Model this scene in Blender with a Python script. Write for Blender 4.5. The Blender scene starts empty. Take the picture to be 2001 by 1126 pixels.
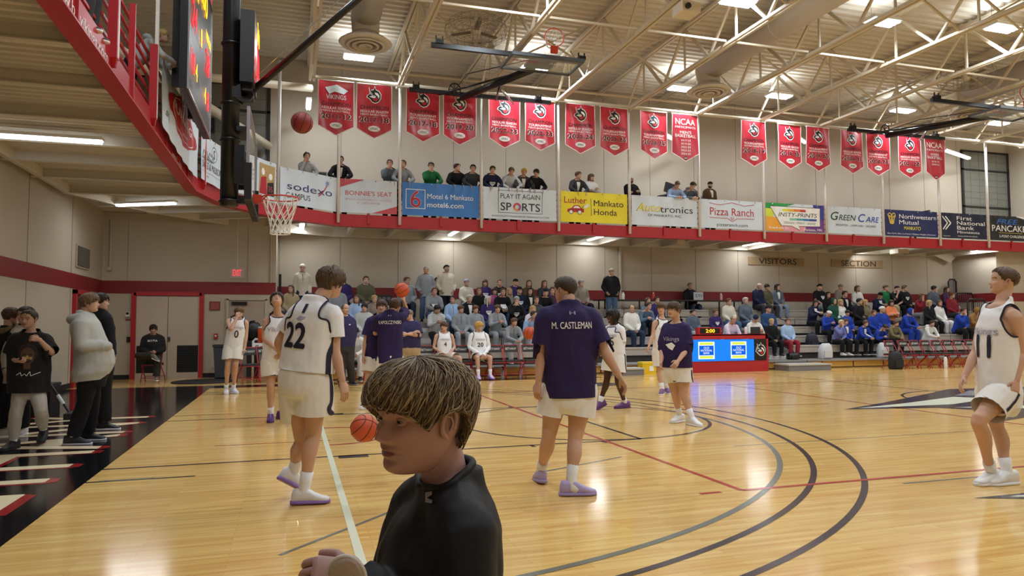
import bpy, bmesh, math, random
import numpy as np
from mathutils import Vector, Matrix, noise
from mathutils.bvhtree import BVHTree

# ------------------------------------------------------------------ camera, world, exposure
SC = bpy.context.scene
COL = SC.collection
V = Vector
R = math.radians
random.seed(7)
CAM = V((1.73, -2.02, 1.378))
YAW, PITCH, ROLL, FPX = 0.302, 0.0532, -0.0038, 1383.0
_F = V((math.sin(YAW)*math.cos(PITCH), math.cos(YAW)*math.cos(PITCH), math.sin(PITCH)))
_r0 = V((math.cos(YAW), -math.sin(YAW), 0))
_u0 = _r0.cross(_F)
_R = _r0*math.cos(ROLL) + _u0*math.sin(ROLL)
_U = -_r0*math.sin(ROLL) + _u0*math.cos(ROLL)
cam_d = bpy.data.cameras.new('camera')
cam_d.sensor_width = 36
cam_d.lens = FPX/2001*36
cam_d.clip_start = 0.05
cam = bpy.data.objects.new('camera', cam_d)
COL.objects.link(cam)
cam.matrix_world = Matrix(((_R.x, _U.x, -_F.x, CAM.x), (_R.y, _U.y, -_F.y, CAM.y), (_R.z, _U.z, -_F.z, CAM.z), (0, 0, 0, 1)))
SC.camera = cam
SC.view_settings.view_transform = 'Standard'
SC.view_settings.look = 'None'
SC.view_settings.gamma = 1
SC.view_settings.use_curve_mapping = False
SC.view_settings.exposure = 0.22
SC.cycles.use_denoising = True
SC.cycles.max_bounces = 6
SC.cycles.diffuse_bounces = 4
SC.cycles.glossy_bounces = 3
SC.cycles.transparent_max_bounces = 8
SC.cycles.sample_clamp_indirect = 6
world = bpy.data.worlds.new('world'); SC.world = world
world.use_nodes = True
world.node_tree.nodes['Background'].inputs[0].default_value = (0.9, 0.85, 0.78, 1)
world.node_tree.nodes['Background'].inputs[1].default_value = 0.10
LAMP_W = 105.0        # each high-bay light
STRIP_W = 17.0       # each strip light under the running track

def ray(x, y): return _F + _R*((x-1000.5)/FPX) - _U*((y-563.0)/FPX)
def at(x, y, Y): d = ray(x, y); return CAM + d*((Y-CAM.y)/d.y)      # point seen at a pixel, on the plane y = Y
def atx(x, y, X): d = ray(x, y); return CAM + d*((X-CAM.x)/d.x)
def flo(x, y, z=0.0): d = ray(x, y); return CAM + d*((z-CAM.z)/d.z)

# ------------------------------------------------------------------ materials
def lin(c):
    if isinstance(c, str):
        c = c.lstrip('#'); c = [int(c[i:i+2], 16)/255 for i in (0, 2, 4)]
    return tuple(x/12.92 if x <= 0.04045 else ((x+0.055)/1.055)**2.4 for x in c) + (1,)
MATS = {}
def mat(name, c, rough=0.6, metal=0.0, spec=0.5, emit=0.0, bump=0.0, bscale=20.0, var=0.0, vscale=6.0, stretch=None, alpha=1.0, sheen=0.0, coat=0.0):
    if name in MATS: return MATS[name]
    m = bpy.data.materials.new(name); m.use_nodes = True
    nt = m.node_tree; b = nt.nodes['Principled BSDF']
    b.inputs['Base Color'].default_value = lin(c)
    b.inputs['Roughness'].default_value = rough
    b.inputs['Metallic'].default_value = metal
    b.inputs['Specular IOR Level'].default_value = spec
    if coat: b.inputs['Coat Weight'].default_value = coat; b.inputs['Coat Roughness'].default_value = 0.08
    if sheen: b.inputs['Sheen Weight'].default_value = sheen
    if alpha < 1: b.inputs['Alpha'].default_value = alpha
    if emit:
        b.inputs['Emission Color'].default_value = lin(c); b.inputs['Emission Strength'].default_value = emit
    if bump or var:
        tc = nt.nodes.new('ShaderNodeTexCoord'); mp = nt.nodes.new('ShaderNodeMapping')
        nt.links.new(tc.outputs['Object'], mp.inputs[0])
        if stretch: mp.inputs['Scale'].default_value = stretch
        n = nt.nodes.new('ShaderNodeTexNoise'); n.inputs['Scale'].default_value = bscale if bump else vscale
        n.inputs['Detail'].default_value = 3
        nt.links.new(mp.outputs[0], n.inputs['Vector'])
        if bump:
            bp = nt.nodes.new('ShaderNodeBump'); bp.inputs['Strength'].default_value = bump; bp.inputs['Distance'].default_value = 0.01
            nt.links.new(n.outputs['Fac'], bp.inputs['Height']); nt.links.new(bp.outputs[0], b.inputs['Normal'])
        if var:
            n2 = n
            if bump:
                n2 = nt.nodes.new('ShaderNodeTexNoise'); n2.inputs['Scale'].default_value = vscale; n2.inputs['Detail'].default_value = 3
                nt.links.new(mp.outputs[0], n2.inputs['Vector'])
            mx = nt.nodes.new('ShaderNodeMixRGB'); c0 = lin(c)
            mx.inputs[1].default_value = tuple(max(0, v*(1-var)) for v in c0[:3]) + (1,)
            mx.inputs[2].default_value = tuple(min(1, v*(1+var)) for v in c0[:3]) + (1,)
            nt.links.new(n2.outputs['Fac'], mx.inputs[0]); nt.links.new(mx.outputs[0], b.inputs['Base Color'])
    MATS[name] = m
    return m
def cloth(c, bump=0.35, rough=0.85):
    return mat('cloth_' + c.lstrip('#'), c, rough, spec=0.25, bump=bump, bscale=14, var=0.10, vscale=9)
def emitm(name, c, s):
    if name in MATS: return MATS[name]
    m = bpy.data.materials.new(name); m.use_nodes = True; nt = m.node_tree; nt.nodes.clear()
    e = nt.nodes.new('ShaderNodeEmission'); e.inputs[0].default_value = lin(c); e.inputs[1].default_value = s
    o = nt.nodes.new('ShaderNodeOutputMaterial'); nt.links.new(e.outputs[0], o.inputs[0])
    MATS[name] = m; return m

# ------------------------------------------------------------------ objects
def tag(o, label=None, cat=None, group=None, kind=None):
    if label: o['label'] = label
    if cat: o['category'] = cat
    if group: o['group'] = group
    if kind: o['kind'] = kind
    return o
def empty(name, loc, label, cat, group=None, rz=0.0):
    o = bpy.data.objects.new(name, None); COL.objects.link(o)
    o.empty_display_size = 0.1
    o.location = loc; o.rotation_euler = (0, 0, rz)
    return tag(o, label, cat, group)
def link(name, me, parent=None):
    o = bpy.data.objects.new(name, me); COL.objects.link(o)
    if parent is not None: o.parent = parent
    return o
def copy_tree(o, parent=None):
    c = o.copy(); COL.objects.link(c)
    if parent is not None: c.parent = parent
    for ch in o.children: copy_tree(ch, c)
    return c

class MB:
    def __init__(s): s.v = []; s.f = []; s.m = []
    def add(s, vs, fs, m=0):
        n = len(s.v); s.v += [tuple(v) for v in vs]; s.f += [tuple(i+n for i in f) for f in fs]
        s.m += [m]*len(fs) if isinstance(m, int) else list(m)
        return s
    def box(s, c, d, m=0, rz=0.0, mtx=None):
        x, y, z = d[0]/2, d[1]/2, d[2]/2
        vs = [V((a*x, b*y, e*z)) for e in (-1, 1) for b in (-1, 1) for a in (-1, 1)]
        M = mtx if mtx is not None else Matrix.Rotation(rz, 3, 'Z')
        c = V(c)
        return s.add([c + M @ v for v in vs], [(0, 2, 3, 1), (4, 5, 7, 6), (0, 1, 5, 4), (2, 6, 7, 3), (0, 4, 6, 2), (1, 3, 7, 5)], m)
    def bar(s, a, b, w, h, m=0, up=V((0, 0, 1))):
        a, b = V(a), V(b); d = b-a
        if d.length < 1e-6: return s
        t = d.normalized(); x = t.cross(up)
        if x.length < 1e-4: x = t.cross(V((0, 1, 0)))
        x.normalize(); u = x.cross(t)
        M = Matrix((x, t, u)).transposed()
        return s.box((a+b)/2, (w, d.length, h), m, mtx=M)
    def rings(s, rs, m=0, cap=True, closed=True):
        n = len(rs[0]); vs = [v for r in rs for v in r]; fs = []
        for i in range(len(rs)-1):
            for j in range(n if closed else n-1):
                k = (j+1) % n
                fs.append((i*n+j, i*n+k, (i+1)*n+k, (i+1)*n+j))
        if cap and closed:
            fs.append(tuple(range(n-1, -1, -1))); fs.append(tuple((len(rs)-1)*n+j for j in range(n)))
        return s.add(vs, fs, m)
    def tube(s, pts, r, n=8, m=0, cap=True):
        pts = [V(p) for p in pts]; rr = r if isinstance(r, (list, tuple)) else [r]*len(pts)
        prev = None; rs = []
        for i, p in enumerate(pts):
            t = (pts[min(i+1, len(pts)-1)] - pts[max(i-1, 0)]).normalized()
            if prev is None:
                x = t.cross(V((0, 0, 1)))
                if x.length < 0.05: x = t.cross(V((1, 0, 0)))
            else: x = prev - t*prev.dot(t)
            x.normalize(); prev = x; y = t.cross(x)
            rs.append([p + (x*math.cos(a) + y*math.sin(a))*rr[i] for a in [2*math.pi*k/n for k in range(n)]])
        return s.rings(rs, m, cap)
    def torus(s, c, ax, R_, r, n=24, k=8, m=0):
        ax = V(ax).normalized(); x = ax.orthogonal().normalized(); y = ax.cross(x); c = V(c)
        vs = []; fs = []
        for i in range(n):
            a = 2*math.pi*i/n; d = x*math.cos(a)+y*math.sin(a)
            for j in range(k):
                b = 2*math.pi*j/k; vs.append(c + d*(R_+r*math.cos(b)) + ax*(r*math.sin(b)))
        for i in range(n):
            for j in range(k):
                fs.append((i*k+j, ((i+1) % n)*k+j, ((i+1) % n)*k+(j+1) % k, i*k+(j+1) % k))
        return s.add(vs, fs, m)
    def lathe(s, c, prof, n=24, m=0, ax=V((0, 0, 1))):
        ax = V(ax).normalized(); x = ax.orthogonal().normalized(); y = ax.cross(x); c = V(c)
        rs = [[c + ax*z + (x*math.cos(a)+y*math.sin(a))*r for a in [2*math.pi*k/n for k in range(n)]] for r, z in prof]
        return s.rings(rs, m)
    def sphere(s, c, r, n=24, m=0, sc=(1, 1, 1)):
        c = V(c); h = n//2; rs = []
        for i in range(h+1):
            t = math.pi*i/h; q = max(math.sin(t), 1e-3)
            rs.append([c + V((r*sc[0]*q*math.cos(a), r*sc[1]*q*math.sin(a), -r*sc[2]*math.cos(t))) for a in [2*math.pi*k/n for k in range(n)]])
        return s.rings(rs, m)
    def prism(s, poly, ext, m=0):
        poly = [V(p) for p in poly]; n = len(poly); e = V(ext)
        return s.add(poly + [p+e for p in poly], [tuple(range(n-1, -1, -1)), tuple(range(n, 2*n))] + [(i, (i+1) % n, n+(i+1) % n, n+i) for i in range(n)], m)
    def mesh(s, name, mats, smooth=False):
        me = bpy.data.meshes.new(name)
        me.from_pydata([tuple(v) for v in s.v], [], s.f)
        for x in (mats if isinstance(mats, (list, tuple)) else [mats]): me.materials.append(x)
        if len(me.materials) > 1: me.polygons.foreach_set('material_index', s.m)
        if smooth: me.polygons.foreach_set('use_smooth', [True]*len(me.polygons))
        me.update()
        return me
    def build(s, name, mats, parent=None, smooth=False, fix=False):
        me = s.mesh(name, mats, smooth)
        if fix: fixn(me)
        return link(name, me, parent)
def fixn(me):
    b = bmesh.new(); b.from_mesh(me); bmesh.ops.recalc_face_normals(b, faces=b.faces); b.to_mesh(me); b.free()
def struct(name, mb, mats, parent=None, **k):
    o = mb.build(name, mats, parent, **k)
    if parent is None: o['kind'] = 'structure'
    return o

# ------------------------------------------------------------------ lettering and flat prints
_TX = {}
def glyphs(s, bold=0.0, shear=0.0):
    k = (s, bold, shear)
    if k not in _TX:
        cu = bpy.data.curves.new('lettering', 'FONT'); cu.body = s; cu.size = 1; cu.offset = bold; cu.shear = shear; cu.resolution_u = 3
        cu.fill_mode = 'FRONT'
        o = bpy.data.objects.new('lettering', cu)
        me = o.to_mesh()
        vs = [(v.co.x, v.co.y) for v in me.vertices]; fs = [tuple(p.vertices) for p in me.polygons]
        o.to_mesh_clear(); bpy.data.objects.remove(o); bpy.data.curves.remove(cu)
        _TX[k] = (vs, fs)
    return _TX[k]
def refine(mb, L):
    b = bmesh.new(); vs = [b.verts.new(v) for v in mb.v]; ly = b.faces.layers.int.new('m')
    for f, m in zip(mb.f, mb.m):
        try: q = b.faces.new([vs[i] for i in f]); q[ly] = m
        except ValueError: pass
    bmesh.ops.triangulate(b, faces=b.faces[:])
    for _ in range(4):
        e = [x for x in b.edges if x.calc_length() > L]
        if not e: break
        bmesh.ops.subdivide_edges(b, edges=e, cuts=1); bmesh.ops.triangulate(b, faces=[f for f in b.faces if len(f.verts) > 3])
    b.verts.index_update(); mb.v = [tuple(v.co) for v in b.verts]; mb.f = [tuple(v.index for v in f.verts) for f in b.faces]; mb.m = [f[ly] for f in b.faces]; b.free()
class Print:
    """flat artwork in a local frame: O + x*X + y*Y, pushed along N by layer"""
    def __init__(s, O, X, Y, f=None, step=0.002):
        s.O, s.X, s.Y = V(O), V(X).normalized(), V(Y).normalized(); s.N = s.X.cross(s.Y); s.f = f; s.step = step
        s.mb = MB(); s.mats = []
    def mi(s, m):
        if m not in s.mats: s.mats.append(m)
        return s.mats.index(m)
    def pt(s, x, y, l):
        if s.f: return V((x, y, l))
        d = 0.0
        return s.O + s.X*x + s.Y*y + s.N*(d + s.step*(l+1))
    def poly(s, pts, m, l=0):
        s.mb.add([s.pt(x, y, l) for x, y in pts], [tuple(range(len(pts)))], s.mi(m)); return s
    def rect(s, x0, y0, x1, y1, m, l=0, nx=1):
        for i in range(nx):
            a, b = x0+(x1-x0)*i/nx, x0+(x1-x0)*(i+1)/nx
            s.poly([(a, y0), (b, y0), (b, y1), (a, y1)], m, l)
        return s
    def ring(s, x, y, r, w, m, l=0, sx=1.0, n=24, a0=0.0, a1=360.0):
        for i in range(n):
            a, b = R(a0+(a1-a0)*i/n), R(a0+(a1-a0)*(i+1)/n)
            s.poly([(x+sx*r*math.cos(a), y+r*math.sin(a)), (x+sx*r*math.cos(b), y+r*math.sin(b)), (x+sx*(r-w)*math.cos(b), y+(r-w)*math.sin(b)), (x+sx*(r-w)*math.cos(a), y+(r-w)*math.sin(a))], m, l)
        return s
    def disc(s, x, y, r, m, l=0, sx=1.0, n=20):
        return s.poly([(x+sx*r*math.cos(2*math.pi*i/n), y+r*math.sin(2*math.pi*i/n)) for i in range(n)], m, l)
    def line(s, pts, w, m, l=0):
        for (a, b), (c, d) in zip(pts, pts[1:]):
            L = math.hypot(c-a, d-b) or 1e-6; nx, ny = -(d-b)/L*w/2, (c-a)/L*w/2
            s.poly([(a-nx, b-ny), (c-nx, d-ny), (c+nx, d+ny), (a+nx, b+ny)], m, l)
        return s
    def text(s, t, x, y, h, m, l=1, w=None, bold=0.0, shear=0.0, align='c', rot=0.0):
        """t fitted to cap height h (and width w) at x (left/centre), baseline y"""
        vs, fs = glyphs(t, 0.0, shear)
        if not vs: return s
        xs = [p[0] for p in vs]; x0, x1 = min(xs), max(xs); sy = h/0.70; B = bold*.26
        sx = sy if w is None else w/max(x1-x0+2*B, 1e-6)
        W = (x1-x0)*sx; ox = {'c': -W/2, 'l': 0, 'r': -W}[align]; c, n = math.cos(rot), math.sin(rot)
        for i, (dx, dy) in enumerate(((-B, 0), (B, 0), (0, -B), (0, B)) if bold else ((0, 0),)):
            P = []
            for a, b in vs:
                u, v = (a-x0+dx)*sx+ox, (b+dy)*sy
                P.append(s.pt(x+u*c-v*n, y+u*n+v*c, l+.12*i))
            s.mb.add(P, fs, s.mi(m))
        return s
    def build(s, name, parent, origin=V((0, 0, 0))):
        if s.f:
            refine(s.mb, .11); s.mb.v = [tuple(s.O + s.X*x + s.Y*y + s.N*(s.f(x, y) + s.step*(l+1))) for x, y, l in s.mb.v]
        return s.mb.build(name, s.mats, parent)

WHITE = mat('print_white', '#F2F2F0', 0.6); BLACK = mat('print_black', '#15151A', 0.6); INK = mat('print_ink', '#2B2A33', 0.6)
REDP = mat('print_red', '#B5202E', 0.5); GREYP = mat('print_grey', '#9FA3A8', 0.6)
def emblem(p, x, y, s, l=1):
    """round helmeted head with two horns, looking left"""
    sil = [(-.30, .10), (-.36, .52), (-.22, .34), (-.05, .40), (.02, .62), (.10, .40), (.30, .30), (.44, .08), (.42, -.20), (.28, -.42), (.05, -.52), (-.16, -.44), (-.30, -.26), (-.50, -.16), (-.46, -.02)]
    def P(q, k=1.0): return [(x+a*s*k, y+b*s*k) for a, b in q]
    p.poly(P(sil, 1.08), WHITE, l); p.poly(P(sil, 0.95), BLACK, l+1)
    p.poly(P([(-.30, .06), (-.33, .42), (-.22, .22), (-.10, .10), (-.14, -.02)]), GREYP, l+2)
    p.poly(P([(.02, .22), (.22, .18), (.34, .0), (.30, -.22), (.20, -.02), (.06, .08)]), WHITE, l+2)
    p.poly(P([(-.20, -.05), (-.04, .02), (.10, -.06), (.06, -.16), (-.10, -.18), (-.36, -.10)]), WHITE, l+2)
    p.poly(P([(-.12, -.20), (.08, -.18), (.20, -.10), (.26, -.26), (.12, -.40), (-.06, -.36)]), REDP, l+2)
    p.poly(P([(-.10, -.06), (.0, -.03), (-.02, -.09)]), BLACK, l+3)
    return p
# ------------------------------------------------------------------ the building
YF, YW, YN = 18.45, 20.9, -5.5      # edge of the far track, far wall, near wall
XL, XR = -3.05, 31.7
ZC = 9.75
M_WALL = mat('wall_paint', '#B9AE9C', 0.75, spec=0.3, bump=0.05, bscale=60, var=0.025, vscale=1.2)
M_CEIL = mat('ceiling_paint', '#CEC6B8', 0.6, spec=0.3, var=0.04, vscale=1.0)
M_STEEL = mat('truss_paint', '#CDC2AC', 0.45, spec=0.45, var=0.05, vscale=2.0)
M_RED = mat('red_paint', '#B3242C', 0.4, spec=0.5, var=0.05, vscale=3)
M_STRIPE = mat('stripe_paint', '#7E1820', 0.5, var=0.05, vscale=3)
M_BLACK = mat('black_metal', '#121319', 0.35, spec=0.5)
M_DARK = mat('dark_rubber', '#1B1B1E', 0.7)
M_SEAM = mat('panel_seam', '#8F8274', 0.8)
M_WHITEP = mat('white_pole_paint', '#E4E2DF', 0.4)
M_CHROME = mat('steel', '#B8BABD', 0.25, metal=1.0)

def wood_material():
    m = bpy.data.materials.new('maple_floor'); m.use_nodes = True; nt = m.node_tree; b = nt.nodes['Principled BSDF']
    N, L = nt.nodes.new, nt.links.new
    tc = N('ShaderNodeTexCoord')
    mp = N('ShaderNodeMapping'); L(tc.outputs['Object'], mp.inputs[0])
    br = N('ShaderNodeTexBrick'); L(mp.outputs[0], br.inputs['Vector'])
    br.inputs['Scale'].default_value = 1.0; br.inputs['Brick Width'].default_value = 0.85; br.inputs['Row Height'].default_value = 0.057
    br.inputs['Mortar Size'].default_value = 0.0009; br.inputs['Mortar Smooth'].default_value = 0.4; br.offset = 0.37; br.inputs['Bias'].default_value = 0.0
    br.inputs['Color1'].default_value = lin('#F3DA9C'); br.inputs['Color2'].default_value = lin('#E6C482'); br.inputs['Mortar'].default_value = lin('#B58C4F')
    m2 = N('ShaderNodeMapping'); m2.inputs['Scale'].default_value = (0.55, 9, 1); L(tc.outputs['Object'], m2.inputs[0])
    n1 = N('ShaderNodeTexNoise'); n1.inputs['Scale'].default_value = 2.2; n1.inputs['Detail'].default_value = 5; L(m2.outputs[0], n1.inputs['Vector'])
    r1 = N('ShaderNodeValToRGB'); r1.color_ramp.elements[0].position = 0.32; r1.color_ramp.elements[1].position = 0.72
    r1.color_ramp.elements[0].color = lin('#E2C48E'); r1.color_ramp.elements[1].color = lin('#FFF5D6'); L(n1.outputs['Fac'], r1.inputs[0])
    mx = N('ShaderNodeMixRGB'); mx.blend_type = 'MULTIPLY'; mx.inputs[0].default_value = 0.75; L(br.outputs[0], mx.inputs[1]); L(r1.outputs[0], mx.inputs[2])
    L(mx.outputs[0], b.inputs['Base Color'])
    n2 = N('ShaderNodeTexNoise'); n2.inputs['Scale'].default_value = 1.3; n2.inputs['Detail'].default_value = 3; L(tc.outputs['Object'], n2.inputs['Vector'])
    bp = N('ShaderNodeBump'); bp.inputs['Strength'].default_value = 0.05; bp.inputs['Distance'].default_value = 0.02; L(n2.outputs['Fac'], bp.inputs['Height'])
    L(bp.outputs[0], b.inputs['Normal'])
    b.inputs['Roughness'].default_value = 0.14; b.inputs['Specular IOR Level'].default_value = 0.55
    return m
M_WOOD = wood_material()
M_FBLACK = mat('floor_black_paint', '#121217', 0.12, spec=0.5)
M_FCREAM = mat('floor_cream_paint', '#F2E5BE', 0.16)
M_FRED = mat('floor_red_paint', '#9C2228', 0.16)
M_FGREY = mat('floor_grey_paint', '#6E756C', 0.2)
M_FLINE = mat('floor_line_black', '#2A2730', 0.18)
M_FLRED = mat('floor_line_red', '#B53A34', 0.18)
M_FLIGHT = mat('floor_line_pale', '#E6EBD3', 0.2)

floor = struct('floor', MB().box(((XL+XR)/2, (YN+YW)/2, -0.05), (XR-XL, YW-YN, 0.1)), M_WOOD)
def marking(name, m, polys, z=0.0015):
    b = MB()
    for p in polys: b.add([(x, y, z) for x, y in p], [tuple(range(len(p)))])
    o = b.build(name, m, floor); return o
def seg(a, b, w):
    (x0, y0), (x1, y1) = a, b; L = math.hypot(x1-x0, y1-y0); nx, ny = -(y1-y0)/L*w/2, (x1-x0)/L*w/2
    return [(x0-nx, y0-ny), (x1-nx, y1-ny), (x1+nx, y1+ny), (x0+nx, y0+ny)]
def arc(cx, cy, r, w, a0, a1, n=96):
    P = []
    for i in range(n):
        a, b = R(a0+(a1-a0)*i/n), R(a0+(a1-a0)*(i+1)/n)
        P.append([(cx+(r-w)*math.cos(a), cy+(r-w)*math.sin(a)), (cx+r*math.cos(a), cy+r*math.sin(a)), (cx+r*math.cos(b), cy+r*math.sin(b)), (cx+(r-w)*math.cos(b), cy+(r-w)*math.sin(b))])
    return P
CY, HX = 7.62, 1.575
marking('black_border', M_FBLACK, [[(XL, YN), (0, YN), (0, 16.0), (XL, 16.0)], [(0, 15.26), (9.6, 15.26), (9.6, 15.95), (0, 15.95)]], 0.001)
marking('three_point_arc', M_FLINE, arc(HX, CY, 6.77, 0.055, -79, 79)+[seg((0, CY-6.6), (2.8, CY-6.6), .05), seg((0, CY+6.6), (2.8, CY+6.6), .05)])
marking('three_point_arc', M_FLINE, arc(HX, CY, 6.355, 0.055, -90, 90)+[seg((0, CY-6.33), (HX, CY-6.33), .05), seg((0, CY+6.33), (HX, CY+6.33), .05)], .0017)
marking('three_point_arc', M_FGREY, arc(HX, CY, 6.055, 0.055, -90, 90)+[seg((0, CY-6.03), (HX, CY-6.03), .05), seg((0, CY+6.03), (HX, CY+6.03), .05)], .0019)
lane = [seg((0, CY-1.83), (5.79, CY-1.83), .05), seg((0, CY+1.83), (5.79, CY+1.83), .05), seg((5.79, CY-1.83), (5.79, CY+1.83), .05)]
for s in (-1, 1):
    for x, l in ((2.22, .31), (3.45, .05), (4.36, .05), (5.25, .05)):
        y0 = CY+s*1.83; lane.append(seg((x, y0+s*.06), (x+l, y0+s*.06), .16 if l > .1 else .12))
    lane.append(seg((0, CY+s*2.44), (0.9, CY+s*2.44), .04))
marking('lane_line', M_FLINE, lane + arc(5.79, CY, 1.83, .05, -90, 270), .0016)
marking('half_court_line', M_FLINE, [seg((14.33, 0), (14.33, 15.24), .05)]+arc(14.33, CY, 1.85, .05, 0, 360), .0016)
marking('sideline', M_FLINE, [seg((0, 0), (28.65, 0), .05), seg((0, 15.24), (28.65, 15.24), .05), seg((28.65, 0), (28.65, 15.24), .05)], .0016)
marking('volleyball_line', M_FLRED, [seg((5.33, 3.12), (23.3, 3.12), .05), seg((5.33, 3.12), (5.33, 12.12), .05), seg((5.33, 12.12), (23.3, 12.12), .05), seg((4.93, 3.12), (5.13, 3.12), .05), seg((11.3, 3.12), (11.3, 12.12), .05)], .0021)
marking('red_arc', M_FLRED, arc(2.2, CY-0.35, 0.75, .05, -95, 95), .0021)
marking('red_short_line', M_FLRED, [seg((0.9, 6.9), (2.2, 6.9), .03), seg((7.3, 8.55), (10.7, 8.2), .03)], .002)
marking('pale_line', M_FLIGHT, [seg((2.14, -3), (2.14, 8.2), .055)], .0022)
marking('grey_line', M_FGREY, [seg((1.68, 2.55), (2.52, 3.42), .03), seg((4.02, 4.35), (5.05, 4.8), .03), seg((6.8, 2.9), (7.8, 2.9), .03), seg((6.55, 5.0), (10.4, 5.0), .02), seg((.1, 5.2), (.55, 5.2), .045)], .0018)
# big painted letters along the baseline, read from the court
pr = Print((-0.30, 3.15, 0.0), (0, 1, 0), (-1, 0, 0), step=0.0008); pr.N = V((0, 0, 1))
pr.text('BETHANY', 0, 0, 1.75, M_FRED, 2, w=7.55, bold=0.075, align='l')
pr.text('BETHANY', 0.06, 0.06, 1.65, M_FCREAM, 3, w=7.4, bold=0.02, align='l')
pr.build('baseline_lettering', floor)
# painted mascot head at the centre circle and small triangle marks
pr = Print((14.6, CY, 0.0), (1, 0, 0), (0, 1, 0), step=0.0007); pr.N = V((0, 0, 1))
K, Wt, Rd, Gy = M_FLINE, M_FLIGHT, M_FRED, mat('floor_silver_paint', '#8E9296', 0.18)
pr.poly([(-4.3, -.2), (-3.0, .35), (-1.2, 1.2), (.4, 2.0), (2.4, 1.9), (3.4, .6), (3.0, -1.2), (1.6, -2.3), (-.4, -2.0), (-1.6, -1.6), (-3.4, -2.1), (-2.2, -1.2), (-2.7, -.5)], K, 2)
pr.poly([(-4.0, -.15), (-2.6, .2), (-.9, .75), (-.5, .3), (-2.0, -.2)], Wt, 3)
pr.poly([(-2.4, -.55), (-1.0, -.75), (-.4, -1.2), (-1.6, -1.0)], Wt, 3)
pr.poly([(-.7, .9), (.5, 1.6), (2.0, 1.5), (2.4, .7), (.9, .5)], Gy, 3)
pr.poly([(-.4, .35), (1.0, .3), (2.5, .1), (2.2, -.9), (1.2, -1.8), (.2, -1.5), (-.5, -.6)], Rd, 3)
pr.poly([(.2, .1), (1.4, -.05), (1.5, -.45), (.3, -.3)], K, 4)
pr.poly([(1.7, .5), (2.9, .3), (2.6, -1.0), (2.2, -.2)], Gy, 4)
pr.build('center_court_logo', floor)
pr = Print((6.9, 1.7, 0.0), (1, 0, 0), (0, 1, 0), step=0.0008); pr.N = V((0, 0, 1))
pr.poly([(0, .62), (2.3, .62), (2.3, -.3)], K, 2); pr.poly([(.3, .57), (2.25, .57), (2.25, -.2)], Wt, 3); pr.poly([(.6, .5), (2.2, .5), (2.2, -.1)], K, 4)
pr.build('floor_mark', floor)
marking('lane_logo', M_FLINE, [[(8.6+.55*math.cos(a), 13.3+.5*math.sin(a)) for a in [2*math.pi*k/24 for k in range(24)]]], .0018)

# walls with painted stripe, seams and base
def wallbox(name, x0, y0, x1, y1, z0, z1): return struct(name, MB().box(((x0+x1)/2, (y0+y1)/2, (z0+z1)/2), (abs(x1-x0), abs(y1-y0), z1-z0)), M_WALL)
YD = 18.95
wall_left = wallbox('wall_left', XL-.2, YN, XL, YW+.2, 0, ZC+.3)
wall_far = wallbox('wall_far', XL, YW, XR, YW+.2, 0, ZC+.3)
wall_right = wallbox('wall_right', XR, YN, XR+.2, YW+.2, 0, ZC+.3)
wall_near = wallbox('wall_near', XL, YN-.2, XR, YN, 0, ZC+.3)
wall_door = wallbox('wall_door', XL, YD, 1.3, YW, 0, 4.43)
wall_corner = wallbox('wall_corner', 28.35, YD, XR, YW, 0, 4.43)
Z0, Z1 = 2.27, 2.61
struct('trim_1', MB().box((XL+.004, (YN+YW)/2, (Z0+Z1)/2), (.012, YW-YN, Z1-Z0)), M_STRIPE)
struct('trim_2', MB().box(((1.3+28.35)/2, YW-.004, (Z0+Z1)/2), (27.05, .012, Z1-Z0)), M_STRIPE)
struct('trim_3', MB().box(((XL+1.3)/2, YD-.004, (Z0+Z1)/2), (4.35, .012, Z1-Z0)), M_STRIPE)
struct('trim_4', MB().box(((XR+28.35)/2, YD-.004, (Z0+Z1)/2), (XR-28.35, .012, Z1-Z0)).box((28.346, (YD+YW)/2, (Z0+Z1)/2), (.012, YW-YD, Z1-Z0)), M_STRIPE)
b = MB()
for y in (-3, -.1, 2.9, 5.8, 8.7, 11.6, 13.4, 16.2): b.box((XL+.003, y, 4.8), (.008, .018, 9.6))
b.build('seam', M_SEAM, wall_left)
b = MB()
for x in np.arange(1.35, 31, 1.83): b.box((x, YW-.003, 5), (.016, .008, 9.6))
b.build('seam', M_SEAM, wall_far)
b = MB()
for x in (-2.45, 0.55): b.box((x, YD-.003, 3.4), (.014, .008, 1.6))
b.build('seam', M_SEAM, wall_door)
struct('baseboard_left', MB().box((XL+.01, (YN+YD)/2, .06), (.02, YD-YN, .12)), M_DARK)
struct('baseboard_door', MB().box((-2.7, YD-.01, .06), (.7, .02, .12)).box((.35, YD-.01, .06), (1.9, .02, .12)), M_DARK)
# double doors
M_DOOR = mat('door_paint', '#C3B5A4', 0.6, var=0.03)
d = MB().box((-1.83, YD-.02, 1.1), (.76, .05, 2.2)).build('door_1', M_DOOR); d['kind'] = 'structure'
d2 = MB().box((-1.05, YD-.02, 1.1), (.76, .05, 2.2)).build('door_2', M_DOOR); d2['kind'] = 'structure'
fr = MB().box((-2.27, YD-.03, 1.15), (.11, .1, 2.3)).box((-.61, YD-.03, 1.15), (.11, .1, 2.3)).box((-1.44, YD-.03, 2.27), (1.66, .1, .1))
fr.build('door_frame', M_RED, d)
def louver(x, dd):
    b = MB().box((x, YD-.048, .52), (.52, .012, .72), 1)
    for k in range(14): b.box((x, YD-.058, .2+k*.049), (.48, .02, .018), 0)
    b.build('vent_louver', [mat('vent_dark', '#26282C', 0.5), mat('vent_back', '#101114', 0.7)], dd)
louver(-1.92, d); louver(-.94, d2)
MB().box((-1.40, YD-.06, 1.05), (.06, .03, .12)).build('handle', M_CHROME, d)
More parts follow.
